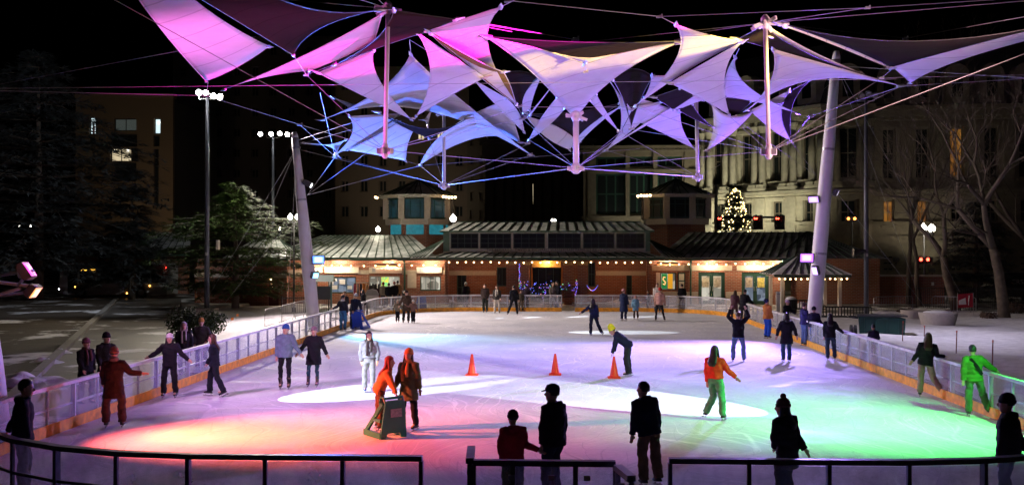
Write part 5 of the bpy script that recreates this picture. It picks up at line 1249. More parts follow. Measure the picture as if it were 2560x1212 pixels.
# bare trees
def bare_tree(base, H, r0, label, seed, m=M_PALEBARK, fork=.3, spread=.6, depth=8):
    rnd = random.Random(seed); root = empty('bare_tree', base, label, 'tree', 'bare trees at the right')
    tr = MB(); br = MB()
    def grow(p, d, L, r, lev):
        n = 3; pts = [p]; q = d.copy()
        for i in range(n):
            q = (q + Vector((rnd.uniform(-1, 1), rnd.uniform(-1, 1), rnd.uniform(-.3, .6))) * .16).normalized(); pts.append(pts[-1] + q * L / n)
        r1 = r * .66
        (tr if lev == 0 else br).tube(pts, [r + (r1 - r) * i / n for i in range(n + 1)], 8 if lev < 2 else (5 if lev < 4 else 3), lev < 3)
        if lev >= depth or r < .0035: return
        kids = 2 if lev == 0 else rnd.choice((2, 2, 3))
        for k in range(kids):
            a = 2 * math.pi * (k + rnd.random() * .7) / kids; s = q.orthogonal().normalized(); t = q.cross(s)
            dd = (q + (s * math.cos(a) + t * math.sin(a)) * spread * rnd.uniform(.7, 1.3) + Vector((0, 0, .12))).normalized()
            grow(pts[-1] if k or lev == 0 else pts[-1], dd, L * rnd.uniform(.62, .85), r1 * rnd.uniform(.7, .95), lev + 1)
        if lev and lev < 5: grow(pts[1], (q + q.orthogonal().normalized() * rnd.choice((-1, 1)) * .9).normalized(), L * .55, r1 * .5, lev + 2)
    grow(Vector((0, 0, -.1)), Vector((rnd.uniform(-.12, .02), 0, 1)).normalized(), H, r0, 0)
    tr.build('trunk', m, root, True); br.build('crown', M_BARK, root, True)
    return root
p = G(2392, 782); bare_tree(p, 4.0, .34, 'leaning bare tree beside the red and white banner', 31, spread=.62)
p = G(2512, 800); bare_tree(p, 4.4, .38, 'thick forked bare tree at the right edge', 44, spread=.6)
p = G(2300, 762); bare_tree(p, 5.0, .2, 'thin dark bare tree behind the leaning one', 52, M_BARK, spread=.55)
p = G(2620, 770); bare_tree(p, 5.2, .3, 'bare tree whose branches reach in from the right edge', 63, M_BARK, spread=.65)
p = P(2270, 730, 80); p.z = -.05; bare_tree(p, 6.5, .2, 'slim bare street tree before the dim hall wing', 71, M_BARK, spread=.5)
# round shrub by the path
def shrub(base, rx, rz, label, seed, m=M_SHRUB, n=2600):
    rnd = random.Random(seed); root = empty('shrub', base, label, 'shrub', 'shrubs by the path'); st = MB(); V = []; Fc = []
    lobes = [(Vector((rnd.uniform(-.7, .7) * rx, rnd.uniform(-.5, .5) * rx, rz * rnd.uniform(.75, 1.2))), rnd.uniform(.35, .55) * rx) for _ in range(9)]
    for c, r in lobes: st.tube([(0, 0, -.05), c * .5 + Vector((0, 0, -.1)), c], [.05, .03, .015], 5)
    for k in range(n):
        c, r = rnd.choice(lobes); u = Vector((rnd.gauss(0, 1), rnd.gauss(0, 1), rnd.gauss(0, 1))).normalized(); p = c + u * r * rnd.uniform(.55, 1.08)
        s = u.orthogonal().normalized(); t = u.cross(s); a = rnd.uniform(0, 6.28); e1 = (s * math.cos(a) + t * math.sin(a) + u * .4) * .11; e2 = (t * math.cos(a) - s * math.sin(a)) * .045
        o = len(V); V += [p, p + e1 * .5 + e2, p + e1, p + e1 * .5 - e2]; Fc.append((o, o + 1, o + 2, o + 3))
    st.build('stems', M_BARK, root); me = bpy.data.meshes.new('foliage'); me.from_pydata([tuple(v) for v in V], [], Fc); me.materials.append(m)
    o = bpy.data.objects.new('foliage', me); COL.objects.link(o); o.parent = root
p = G(492, 862); p.z = -.03; shrub(p, 1.15, .95, 'round dark green shrub beside the path and the flood pole', 4)
for px, py, s, l in ((2470, 806, .35, 'small twiggy shrub in the snow at the right'), (2260, 792, .3, 'little bare shrub by the round planter'), (2540, 790, .5, 'dark shrub against the fence at the right edge')):
    p = G(px, py); shrub(p, s * 1.3, s, l, px, mat('dry_twig', (.09, .06, .04), .9), 500)
# snow heaps on the left by the kerb
def heap(px, py, r, h, label, seed):
    rnd = random.Random(seed); from mathutils import noise as mn
    p = G(px, py); V = []; Fc = []; n, m_ = 22, 10
    V.append((0, 0, h * .85))
    for i in range(1, m_ + 1):
        for k in range(n):
            t = 2 * math.pi * k / n; q = i / m_; w = 1 + .5 * mn.noise(Vector((math.cos(t) * 1.5, math.sin(t) * 1.5, seed)))
            V.append((math.cos(t) * r * q * w, math.sin(t) * r * q * w * .8, max(-.03, h * (1 - q ** 1.4) * (.8 + .6 * mn.noise(Vector((math.cos(t) * q * 3, math.sin(t) * q * 3, seed + 5)))) - .03 * q)))
    for k in range(n): Fc.append((0, 1 + k, 1 + (k + 1) % n))
    for i in range(m_ - 1):
        for k in range(n): a = 1 + i * n; Fc.append((a + k, a + n + k, a + n + (k + 1) % n, a + (k + 1) % n))
    me = bpy.data.meshes.new('snow_heap'); me.from_pydata(V, [], Fc); me.materials.append(M_SNOW); me.polygons.foreach_set('use_smooth', [True] * len(Fc))
    o = bpy.data.objects.new('snow_heap', me); COL.objects.link(o); o.location = p; tag(o, label, 'snow heap', 'snow heaps')
heap(60, 960, 1.5, .4, 'shovelled snow heap at the left edge by the kerb', 2); heap(110, 905, .7, .22, 'small snow clump on the lawn above the kerb', 3); heap(150, 880, .5, .18, 'thin snow clump on the kerb', 5)
heap(2215, 792, 1.6, .5, 'snow heap beside the green storage box', 7); heap(1770, 752, 1.2, .45, 'ploughed snow before the double doors', 9); heap(1560, 757, 1.6, .35, 'ploughed snow behind the far barrier on the right', 11); heap(1100, 752, 1.8, .35, 'ploughed snow ridge below the ticket windows', 13); heap(2010, 770, 1.3, .5, 'ploughed snow by the gazebo', 17)
# ================================================================ people
SKIN = mat('skin', (.50, .30, .21), .55, var=.08, scale=20)
EYE = mat('eye_dark', (.03, .02, .02), .3, var=0); LIP = mat('lip', (.38, .13, .11), .5, var=0)
BOOT = {'black': mat('skate_boot_black', (.02, .02, .022), .4), 'white': mat('skate_boot_white', (.6, .58, .56), .45), 'brown': mat('skate_boot_brown', (.07, .045, .035), .5), 'blue': mat('skate_boot_blue', (.03, .08, .25), .4)}
HAIR = {'black': mat('hair_black', (.012, .01, .01), .5, var=.3, scale=30), 'brown': mat('hair_brown', (.05, .025, .012), .5, var=.3, scale=30), 'red': mat('hair_red', (.22, .035, .02), .5, var=.3, scale=30), 'grey': mat('hair_grey', (.35, .33, .32), .6, var=.3, scale=30)}
BLADE = mat('skate_blade', (.6, .6, .62), .25, .9, var=0)
BAKE = []          # (object, voxel size, smoothing, keep ratio)
FACES = []         # (object, eye centres, mouth centre, scale)
def remesh(o, vox, sm=2): BAKE.append((o, vox, sm))
def vv(v): return Vector(v)
def limb(mb, pts, rad, n=10):
    """a tapered limb through joints with rounded ends"""
    P_ = [vv(p) for p in pts]; a = (P_[0] - P_[1]).normalized(); b = (P_[-1] - P_[-2]).normalized()
    mb.tube([P_[0] + a * rad[0] * .6] + P_ + [P_[-1] + b * rad[-1] * .6], [rad[0] * .55] + list(rad) + [rad[-1] * .55], n)
def person(px, py=None, Y=None, H=1.72, face=180, spine=(0, 0, 1), A1=None, A2=None, L1=None, L2=None, head=(0, 0), top=(.02, .02, .025), style='jacket', legs=(.03, .04, .07),
           wide=1.2, hair=('black', 'short'), hat=None, scarf=None, boots='black', label='', group='skaters on the ice', skates=True, mitts=None, puffy=False, fit=1.12, ytop=None, X0=None, ground=0.0, hood=True):
    """face: 180 looks at the camera, 0 away, 90 to picture left, -90 to picture right. Limb vectors are (right, away, up) in the picture's sense.
    A1/L1: the limb on the picture's left, A2/L2 on the right (in profile A1/L1 is the one nearer the camera)."""
    k = H / 1.75
    base = G(px, py, ground) if py is not None else Vector((PX(px, Y), Y, ground))
    near = base.y < 33; root = empty('person', base, label, 'person', group)
    Rz = Matrix.Rotation(R(face), 3, 'Z'); f = Rz @ Vector((0, 1, 0)); s = Rz @ Vector((1, 0, 0))      # forward, the person's right
    S = vv(spine).normalized()
    # legs: shin and thigh vectors, pelvis above the lower foot
    down = Vector((0, 0, -1)); lift = .075 if skates else .0
    sgn = -1 if s.x < -.05 else (1 if s.x > .05 else (-1 if s.y > 0 else 1))                            # which of the person's sides is picture left / nearer
    def side(i): return (-s if sgn > 0 else s) if i == 1 else (s if sgn > 0 else -s)
    if abs(s.x) <= .05:
        side = lambda i: (s if s.y < 0 else -s) if i == 1 else (-s if s.y < 0 else s)
    LG = []
    for i, lv in ((1, L1), (2, L2)):
        rv = random.uniform(.02, .2); rw = random.uniform(-.05, .09); th, sh = lv or (tuple(f * rv + side(i) * rw + Vector((0, 0, -1))), tuple(f * -rv * .9 + side(i) * rw * .5 + Vector((0, 0, -1)))); th = (vv(th).normalized() + side(i) * .05).normalized(); sh = vv(sh).normalized()
        hip = side(i) * .095 * k; knee = hip + th * .43 * k; ank = knee + sh * .42 * k; LG.append((hip, knee, ank))
    zmin = min(l[2].z for l in LG); pel = Vector((0, 0, -zmin + (.085 * k + lift)))
    LG = [[pel + q for q in l] for l in LG]
    mid = (LG[0][2] + LG[1][2]) / 2; sh_ = Vector((mid.x, mid.y, 0)) if py is not None else Vector((0, 0, 0))
    pel = pel - sh_; LG = [[q - sh_ for q in l] for l in LG]
    side_ax = (s - S * s.dot(S)).normalized(); fw = S.cross(side_ax); fw = fw if fw.dot(f) > 0 else -fw
    # torso
    def T(h, w, d, off=0.0): return (pel + S * h * k + fw * off * k, side_ax * w * k, fw * d * k)
    neck = pel + S * .53 * k; shz = pel + S * .475 * k
    AR = []
    for i, av in ((1, A1), (2, A2)):
        sd = side(i); d0 = (sd - S * sd.dot(S)).normalized() if (sd - S * sd.dot(S)).length > .1 else sd
        r1, r2, r3 = random.uniform(.12, .3), random.uniform(-.2, .2), random.uniform(.2, .7); up_, fo = av or (tuple(sd * r1 + f * r2 + Vector((0, 0, -1))), tuple(sd * .02 + f * (r2 + r3) + Vector((0, 0, -1))))
        up_, fo = vv(up_).normalized(), vv(fo).normalized()
        sh0 = shz + d0 * .175 * k; el = sh0 + up_ * .285 * k; wr = el + fo * .25 * k; AR.append((sh0, el, wr, fo, d0))
    hy, hp = head; Rh = Matrix.Rotation(R(hy), 3, 'Z'); hf = (Rh @ f); hu = (S * .45 + Vector((0, 0, .8))).normalized()
    hf = (hf - hu * hf.dot(hu)).normalized(); hs = hf.cross(hu).normalized(); q = Matrix.Rotation(R(hp), 3, hs); hf = q @ hf; hu = q @ hu
    hc = neck + hu * .165 * k + fw * .03 * k; hk = k * 1.14
    def Hd(z, w, d, off=0.0): return (hc + hu * z * hk + hf * off * hk, hs * w * hk, hf * d * hk)
    B = MB()
    B.rings([T(-.09, .10, .07), T(-.06, .16, .105), T(.02, .165, .11), T(.13, .13, .09), T(.30, .16, .11), T(.43, .165, .10), T(.49, .12, .075), T(.53, .055, .055)], 14)
    B.rings([(neck - S * .06 * k, side_ax * .058 * k, fw * .06 * k), (neck + hu * .03 * k, hs * .055 * k, hf * .058 * k), (hc - hu * .06 * k, hs * .055 * k, hf * .06 * k)], 10)
    B.rings([Hd(-.118, .022, .03, .035), Hd(-.105, .04, .05, .025), Hd(-.07, .058, .075, .012), Hd(-.02, .070, .088, .004), Hd(.03, .076, .096, -.004), Hd(.075, .070, .090, -.008), Hd(.105, .050, .066, -.010), Hd(.122, .02, .026, -.01)], 16)
    B.tube([hc + hf * .085 * hk + hu * .02 * hk, hc + hf * .112 * hk - hu * .022 * hk, hc + hf * .092 * hk - hu * .036 * hk], [.010 * k, .015 * k, .012 * k], 6)
    for e in (-1, 1): B.ball(hc + hs * e * .076 * hk - hu * .005 * k - hf * .01 * k, .022 * k, 6, 4, (.6, 1, 1.3))
    for (hip, knee, ank) in LG: limb(B, [hip + Vector((0, 0, .03)), hip.lerp(knee, .5), knee, knee.lerp(ank, .35), ank], [.078 * k, .07 * k, .05 * k, .052 * k, .036 * k])
    tips = []
    for (sh0, el, wr, fo, d0) in AR:
        limb(B, [sh0, el, el.lerp(wr, .35), wr], [.05 * k, .04 * k, .038 * k, .026 * k])
        hd_n = fo.cross(d0); hd_n = hd_n.normalized() if hd_n.length > .1 else f.cross(fo).normalized(); hx = hd_n.cross(fo).normalized()
        pn = wr + fo * .05 * k; kn = wr + fo * .095 * k
        B.rings([(wr, hx * .026 * k, hd_n * .020 * k), (pn, hx * .042 * k, hd_n * .018 * k), (kn, hx * .043 * k, hd_n * .015 * k), (kn + fo * .006, hx * .038 * k, hd_n * .011 * k)], 10)
        tw = f - fo * f.dot(fo); tw = tw.normalized() if tw.length > .1 else hx; ts = 1 if hx.dot(tw) > 0 else -1
        for j, (u, l) in enumerate(((-.030, .062), (-.010, .074), (.010, .078), (.030, .068))):
            r = .0085 * k if near else .010 * k; st = kn + hx * u * ts * k; cu = f * .35 - fo * .08
            B.tube([st - fo * .01, st + fo * l * .4 * k, st + (fo + cu * .35).normalized() * l * .75 * k, st + (fo + cu * .7).normalized() * l * k], [r, r, r * .92, r * .6], 6)
        th0 = wr + fo * .03 * k + hx * ts * .03 * k
        B.tube([th0, th0 + (fo * .6 + hx * ts * .8).normalized() * .035 * k, th0 + (fo * .9 + hx * ts * .55).normalized() * .068 * k], [.012 * k, .011 * k, .007 * k], 6)
        tips.append(kn + fo * .07 * k)
    for (hip, knee, ank) in LG: B.tube([ank - Vector((0, 0, .02)), ank + f * .08 * k - Vector((0, 0, .05 * k)), ank + f * .15 * k - Vector((0, 0, .06 * k))], [.035 * k, .036 * k, .025 * k], 8)
    bo = B.build('body', SKIN, root, True); bo.data.materials.append(EYE); bo.data.materials.append(LIP)
    remesh(bo, .0085 if near else .013)
    FACES.append((bo, [hc + hf * .09 * hk + hu * .022 * hk + hs * e * .032 * hk for e in (-1, 1)], hc + hf * .09 * hk - hu * .062 * hk, hk))
    # trousers
    Tm = MB(); tc_ = cloth(legs)
    Tm.rings([T(-.12, .11, .08), T(-.09, .165, .115), T(0, .178, .125), T(.10, .155, .11), T(.13, .14, .10)], 14)
    for (hip, knee, ank) in LG:
        sh = (ank - knee).normalized(); e = ank + sh * .03 * k
        Tm.tube([hip + Vector((0, 0, .06)), hip.lerp(knee, .25), hip.lerp(knee, .7), knee, knee.lerp(ank, .5), ank.lerp(knee, .1), e], [.09 * k, .098 * k * (wide * .3 + .7), .08 * k * (wide * .5 + .5), .072 * k * (wide * .7 + .3), .066 * k * wide, .064 * k * wide, .06 * k * wide], 12)
    to = Tm.build('trousers', tc_, root, True); remesh(to, .014 if near else .02, 1)
    # upper garment
    J = MB(); hem = {'jacket': -.10, 'short': .03, 'coat': -.32, 'long': -.48}[style]; fl = {'jacket': 1.06, 'short': 1.04, 'coat': 1.22, 'long': 1.32}[style]; g_ = fit
    avg = ((LG[0][1] + LG[1][1]) / 2 - pel) / (.43 * k)                                              # long coats follow the thighs
    def C(h, w, d):
        c = pel + S * h * k if h > -.05 else pel + S * -.05 * k + (avg * .75 - S * .25).normalized() * (-.05 - h) * k * 1.0
        return (c, side_ax * w * k * g_, fw * d * k * g_)
    rings_ = [C(hem, .185 * fl, .14 * fl), C((hem + .05) / 2 if hem < 0 else hem + .04, .187 * (1 + fl) / 2, .14 * (1 + fl) / 2), C(.10, .178, .130), C(.22, .188, .135), C(.34, .198, .14), C(.43, .190, .125), C(.50, .135, .095), C(.545, .082, .085), C(.565, .078, .085)]
    if puffy:
        r2 = []
        for a, b_ in zip(rings_[:-1], rings_[1:]):
            for q_, w_ in ((0, .94), (.5, 1.06)): r2.append((a[0].lerp(b_[0], q_), a[1].lerp(b_[1], q_) * w_, a[2].lerp(b_[2], q_) * w_))
        rings_ = r2 + [rings_[-1]]
    J.rings(rings_, 18)
    for (sh0, el, wr, fo, d0) in AR:
        q1 = (1.2 if puffy else 1.08) * (g_ * .7 + .3)
        J.tube([sh0 - d0 * .05 * k, sh0, sh0.lerp(el, .5), el, el.lerp(wr, .5), wr + fo * .01], [.075 * k * q1, .082 * k * q1, .07 * k * q1, .064 * k * q1, .056 * k * q1, .048 * k * q1], 12)
    if hood and not (hair and hair[1] == 'long') and not scarf: J.rings([(neck - S * .06 * k - fw * .05 * k, side_ax * .10 * k, fw * .07 * k), (neck - S * .0 * k - fw * .075 * k, side_ax * .125 * k, fw * .075 * k), (neck + S * .05 * k - fw * .07 * k, side_ax * .10 * k, fw * .06 * k)], 12)
    jo = J.build({'jacket': 'jacket', 'short': 'jacket', 'coat': 'coat', 'long': 'coat'}[style], cloth(top), root, True); remesh(jo, .014 if near else .02, 2)
    if mitts:
        for (sh0, el, wr, fo, d0) in AR:
            MB().ball(wr + fo * .09 * k, .062 * k, 10, 6, (1, 1, 1)).build('glove', cloth(mitts), root, True)
    # hair
    if hair:
        hm = HAIR[hair[0]]; Hr = MB(); st = hair[1]
        Hr.rings([Hd(-.02, .074, .07, -.036), Hd(.03, .084, .088, -.024), Hd(.07, .082, .098, -.012), Hd(.105, .064, .08, -.008), Hd(.135, .03, .036, -.01)], 14)
        if st in ('long', 'mid'):
            dn = .36 if st == 'long' else .2; dv = (Vector((0, 0, -1)) - S * .5).normalized(); b0 = hc - hf * .075 * k
            Hr.rings([(b0 + hu * .05 * k, hs * .085 * k, hf * .05 * k), (b0 - hu * .05 * k, hs * .10 * k, hf * .05 * k), (b0 - hu * .12 * k - hf * .02 * k, hs * .11 * k, hf * .045 * k), (b0 + dv * dn * .75 * k - hf * .10 * k, hs * .13 * k, hf * .055 * k), (b0 + dv * dn * k - hf * .10 * k, hs * .08 * k, hf * .035 * k)], 12)
            for e in (-1, 1): Hr.tube([hc + hs * e * .075 * k + hu * .06 * k, hc + hs * e * .088 * k - hu * .03 * k, hc + hs * e * .092 * k - hu * .14 * k + hf * .01, hc + hs * e * .085 * k - hu * .24 * k + hf * .03], [.028 * k, .03 * k, .034 * k, .018 * k], 8)
        ho = Hr.build('hair', hm, root, True); remesh(ho, .014 if near else .02, 1)
    if hat:
        kind, hcol = hat; hm = cloth(hcol); Ht = MB()
        if kind == 'cap':
            Ht.rings([Hd(.035, .088, .104, -.006), Hd(.07, .088, .104, -.008), Hd(.115, .07, .085, -.01), Hd(.138, .025, .03, -.01)], 16)
            c = hc + hu * .045 * k + hf * .09 * k
            Ht.rings([(c, hs * .075 * k, hu * .012 * k), (c + hf * .05 * k - hu * .008 * k, hs * .068 * k, hu * .010 * k), (c + hf * .085 * k - hu * .02 * k, hs * .03 * k, hu * .008 * k)], 12)
        else:
            tall = .06 if kind == 'tall' else 0
            Ht.rings([Hd(.012, .092, .108, -.012), Hd(.05, .095, .112, -.012), Hd(.052, .088, .104, -.012), Hd(.09 + tall * .4, .084, .098, -.014), Hd(.125 + tall * .8, .062, .074, -.018), Hd(.148 + tall, .02, .024, -.02)], 16)
        hob = Ht.build('hat', hm, root, True)
        if kind == 'pom': MB().ball(hc + hu * .19 * k - hf * .02 * k, .05 * k, 10, 8).build('pompom', hm, hob, True)
    if scarf:
        c = neck + S * .02 * k
        sc_ = MB().rings([(c - S * .05 * k, side_ax * .10 * k, fw * .10 * k), (c - S * .01 * k, side_ax * .115 * k, fw * .115 * k), (c + S * .04 * k, side_ax * .10 * k, fw * .10 * k), (c + S * .065 * k, side_ax * .075 * k, fw * .078 * k)], 14)
        for e in (-1, 1):
            t0 = neck + fw * .12 * k + side_ax * .06 * e * k; sc_.tube([t0, t0 - S * .16 * k + fw * .04 * k, t0 - S * (.36 + .05 * e) * k + fw * .035 * k], [.03 * k, .042 * k, .038 * k], 8)
        sc_.build('scarf', cloth(scarf), root, True)
    # skates or shoes
    bm_ = BOOT[boots]
    for (hip, knee, ank) in LG:
        sh = (ank - knee).normalized(); ft = (f - sh * f.dot(sh)); ft = ft.normalized() if ft.length > .2 else f; z = sh
        fp = [ank - sh * .11 * k, ank - sh * .02 * k, ank + sh * .04 * k]
        bt = MB(); bt.rings([(ank - sh * .17 * k, ft * .062 * k, z.cross(ft) * .058 * k), (fp[0], ft * .06 * k, z.cross(ft) * .055 * k), (fp[1], ft * .065 * k, z.cross(ft) * .054 * k), (fp[2] + ft * .015 * k, ft * .085 * k, z.cross(ft) * .052 * k), (ank + sh * .075 * k + ft * .03 * k, ft * .12 * k, z.cross(ft) * .052 * k), (ank + sh * .088 * k + ft * .03 * k, ft * .12 * k, z.cross(ft) * .048 * k)], 12)
        bt.rings([(ank + ft * .04 * k + sh * .05 * k, z.cross(ft) * .042 * k, sh * .045 * k), (ank + ft * .10 * k + sh * .055 * k, z.cross(ft) * .045 * k, sh * .036 * k), (ank + ft * .165 * k + sh * .063 * k, z.cross(ft) * .030 * k, sh * .024 * k)], 10)
        so = bt.build('skate' if skates else 'shoe', bm_, root, True)
        if skates:
            b0 = ank + sh * (.088 * k + .055) + ft * .03 * k
            bl = MB().bar(b0 - ft * .13 * k, b0 + ft * .15 * k, .006, .036, up=-sh).bar(b0 - ft * .07 * k - sh * .035, b0 - ft * .07 * k, .03, .03).bar(b0 + ft * .08 * k - sh * .035, b0 + ft * .08 * k, .03, .03)
            bl.build('blade', BLADE, so)
    return dict(root=root, neck=neck, pel=pel, AR=AR, LG=LG, f=f, s=s, S=S, k=k, tips=tips, base=base, hc=hc, fw=fw, side=side_ax)
BK = (.014, .014, .018); NV = (.015, .02, .05); DB = (.03, .022, .018); JN = (.06, .10, .20); KH = (.30, .22, .14); CH = (.05, .05, .055)
# --- foreground, seen over the near barrier (backs to the lamps)
person(58, Y=16.6, H=1.86, face=-70, spine=(.04, 0, 1), A1=((-.45, -.1, -.85), (-.5, .05, -.8)), A2=((.1, .1, -1), (.2, 0, -1)), L1=((.1, 0, -1), (-.05, 0, -1)), top=BK, legs=(.10, .09, .085), wide=1.25, hair=('black', 'short'), label='man in black jacket leaning on the near rail at the left edge', head=(-5, 0))
person(1283, Y=16.1, H=1.48, face=20, A1=((-.25, 0, -1), (.1, .1, -1)), A2=((.25, .05, -1), (.85, -.2, -.35)), top=(.35, .02, .03), legs=BK, hair=('black', 'short'), hat=('beanie', (.03, .02, .02)), label='child in a red jumper and dark beanie behind the middle gate', wide=1.3)
person(1384, Y=16.6, H=1.83, face=55, A1=((-.18, -.05, -1), (-.1, .1, -1)), A2=((.14, .05, -1), (-.02, .1, -1)), top=BK, legs=(.02, .025, .04), wide=1.3, fit=1.22, hat=('cap', (.02, .03, .06)), label='big man in black coat and blue cap beside the red jumper child', head=(10, 0))
person(1622, Y=17.9, H=1.72, face=30, spine=(-.16, .1, 1), A1=((-.12, -.1, -1), (-.15, -.05, -1)), A2=((.3, .1, -1), (.1, .35, -.8)), L1=((-.05, .05, -1), (.08, -.05, -1)), L2=((.05, .1, -1), (.1, -.1, -1)), top=(.008, .014, .028), legs=(.13, .085, .055), wide=1.45, fit=1.18, hair=('black', 'short'), boots='black', label='dark haired skater in navy jacket and tan trousers by the right gate leaf', head=(25, 5))
person(1968, Y=16.4, H=1.66, face=40, spine=(-.10, 0, 1), A1=((-.1, .3, -.9), (.1, .5, -.5)), A2=((.28, -.1, -1), (.45, -.2, -.75)), top=(.016, .016, .02), style='coat', legs=(.02, .03, .06), hair=('black', 'long'), hat=('pom', (.16, .07, .075)), label='woman in mauve bobble hat and black coat at the near rail', head=(30, 0), puffy=True)
person(2520, Y=16.0, H=1.80, face=55, A1=((-.15, 0, -1), (-.2, -.05, -1)), A2=((.3, 0, -1), (.5, -.1, -.8)), top=(.02, .02, .026), legs=(.015, .03, .06), fit=1.22, hat=('beanie', (.012, .012, .014)), label='man in dark plaid jacket at the right end of the near rail', head=(10, 0), wide=1.2)
# --- left side of the ice
person(285, 1068, H=1.76, face=15, A1=((-.3, .1, -.9), (-.1, .4, -.6)), A2=((.55, .2, -.75), (.75, .3, -.1)), L1=((-.14, 0, -1), (0, 0, -1)), L2=((.14, 0, -1), (.02, 0, -1)), top=(.028, .015, .012), style='coat', legs=(.05, .03, .026), wide=1.45, hat=('beanie', (.16, .08, .05)), scarf=(.20, .13, .10), label='woman in a brown coat and lit hat, back turned, at the left barrier')
person(424, 993, H=1.68, face=185, A1=((-.75, .1, -.65), (-.8, .05, -.45)), A2=((.55, 0, -.75), (.75, -.1, -.55)), top=BK, style='jacket', legs=(.018, .018, .022), wide=1.3, hair=('black', 'mid'), label='skater with white headband and arms spread, by the left barrier', hat=('beanie', (.5, .48, .46)), head=(10, 8), fit=1.1)
person(541, 990, H=1.66, face=105, spine=(-.06, 0, 1), A1=((-.05, -.1, -1), (-.45, -.1, -.8)), A2=((-.2, .1, -1), (-.5, .1, -.7)), L1=((-.32, 0, -1), (-.05, 0, -1)), L2=((.22, 0, -1), (.42, 0, -.9)), top=(.012, .015, .025), style='jacket', legs=(.015, .018, .025), wide=1.35, hair=('brown', 'long'), label='long haired skater in dark clothes gliding left of the blue jacket man')
person(712, 971, H=1.80, face=185, A1=((-.18, 0, -1), (-.05, -.1, -1)), A2=((.42, 0, -.9), (.55, 0, -.8)), L1=((-.06, 0, -1), (0, .08, -1)), top=(.14, .20, .27), legs=BK, hat=('beanie', (.03, .10, .30)), boots='brown', label='man in grey blue jacket and blue beanie holding hands', fit=1.15, wide=.95, head=(-15, 10))
person(782, 966, H=1.70, face=180, A1=((-.5, 0, -.8), (-.6, 0, -.75)), A2=((.4, 0, -.9), (.45, -.05, -.85)), top=BK, style='coat', legs=(.03, .07, .09), hat=('beanie', (.22, .17, .18)), boots='brown', label='woman in black coat and grey beanie holding hands with blue jacket man', wide=.85, head=(0, 14))
person(922, 980, H=1.66, face=190, A1=((-.28, 0, -1), (.15, -.15, -.9)), A2=((.34, 0, -1), (-.05, -.15, -.95)), L1=((-.04, 0, -1), (0, .12, -1)), top=(.20, .21, .24), style='short', puffy=True, legs=(.24, .25, .26), wide=1.25, hair=('black', 'mid'), boots='blue', label='woman in silver puffer jacket and white trousers in the white beam', scarf=(.06, .05, .05), fit=1.15)
person(948, 1074, H=1.68, face=-75, spine=(.42, -.22, .85), A1=((.15, -.35, -.9), (.3, -.5, -.55)), A2=((.42, -.3, -.8), (.35, -.45, -.6)), L1=((-.05, .1, -1), (-.05, .1, -1)), top=(.50, .20, .06), style='jacket', legs=(.10, .05, .03), wide=1.15, hair=('red', 'long'), label='red haired skater in orange fleece bent over the green skating aid', head=(-15, 8), fit=1.1)
person(1022, 1074, H=1.76, face=150, A1=((-.3, -.1, -1), (-.3, -.2, -.85)), A2=((.26, 0, -1), (.12, 0, -1)), L1=((-.12, 0, -1), (-.05, .05, -1)), L2=((.04, 0, -1), (.1, .1, -1)), top=(.11, .12, .06), style='coat', legs=(.018, .018, .02), hat=('beanie', (.60, .22, .05)), scarf=(.52, .25, .09), label='skater in orange beanie and scarf beside the green skating aid', wide=1.2, hair=('brown', 'mid'), head=(20, 12))
# --- right side of the ice
girl = person(1786, 1049, H=1.70, face=-35, spine=(-.04, 0, 1), A1=((-.12, 0, -1), (.05, .1, -1)), A2=((.55, -.1, -.8), (.65, -.15, -.6)), L1=((.14, 0, -1), (-.42, .12, -.9)), L2=((.12, 0, -1), (.05, -.02, -1)), top=(.75, .05, .02), style='short', legs=(.10, .33, .16), wide=1.4, hair=('black', 'long'), label='long haired skater in a bright red jumper lit green', fit=1.15, boots='black')  # green lamp light on the trousers is put into their colour
person(1572, 940, H=1.78, face=80, spine=(-.78, 0, .62), A1=((-.22, -.1, -1), (-.28, 0, -.95)), A2=((-.1, .1, -1), (-.2, .1, -1)), L1=((-.16, -.05, -1), (.16, 0, -1)), L2=((-.06, .1, -1), (.14, 0, -1)), top=(.014, .018, .04), legs=(.025, .025, .03), wide=1.3, hat=('tall', (.62, .70, .03)), label='man in yellow beanie bending down to an orange cone', head=(0, -10))
person(1490, 839, H=1.66, face=-25, spine=(-.05, 0, 1), A1=((-.75, 0, -.6), (-.85, 0, -.55)), A2=((.2, 0, -1), (.1, 0, -1)), L1=((-.08, 0, -1), (-.02, 0, -1)), L2=((.22, 0, -1), (.45, .05, -.9)), top=NV, legs=(.015, .018, .035), wide=1.3, hair=('black', 'long'), boots='blue', label='skater in navy with one arm stretched left, mid ice')
person(1846, 904, H=1.74, face=0, A1=((-.55, 0, .55), (.35, .1, .9)), A2=((.55, 0, .55), (-.35, .1, .9)), L1=((-.16, 0, -1), (-.03, 0, -1)), L2=((.16, 0, -1), (.03, 0, -1)), top=(.008, .008, .01), legs=(.11, .17, .28), wide=1.3, hair=('brown', 'short'), fit=1.15, label='skater in black top and jeans with hands behind head')
person(1966, 905, H=1.70, face=10, A1=((-.5, 0, -.9), (-.25, 0, -1)), A2=((.5, 0, -.9), (.25, 0, -1)), top=BK, style='coat', legs=(.03, .07, .12), hair=('black', 'mid'), label='skater in long black coat walking away at the right', fit=1.15)
person(2078, 901, H=1.64, face=-10, A1=((-.15, 0, -1), (0, .1, -1)), A2=((.5, .05, -.85), (.8, .1, -.5)), top=BK, legs=(.03, .05, .07), wide=1.3, hair=('black', 'long'), label='dark haired skater reaching for the right barrier', fit=1.15)
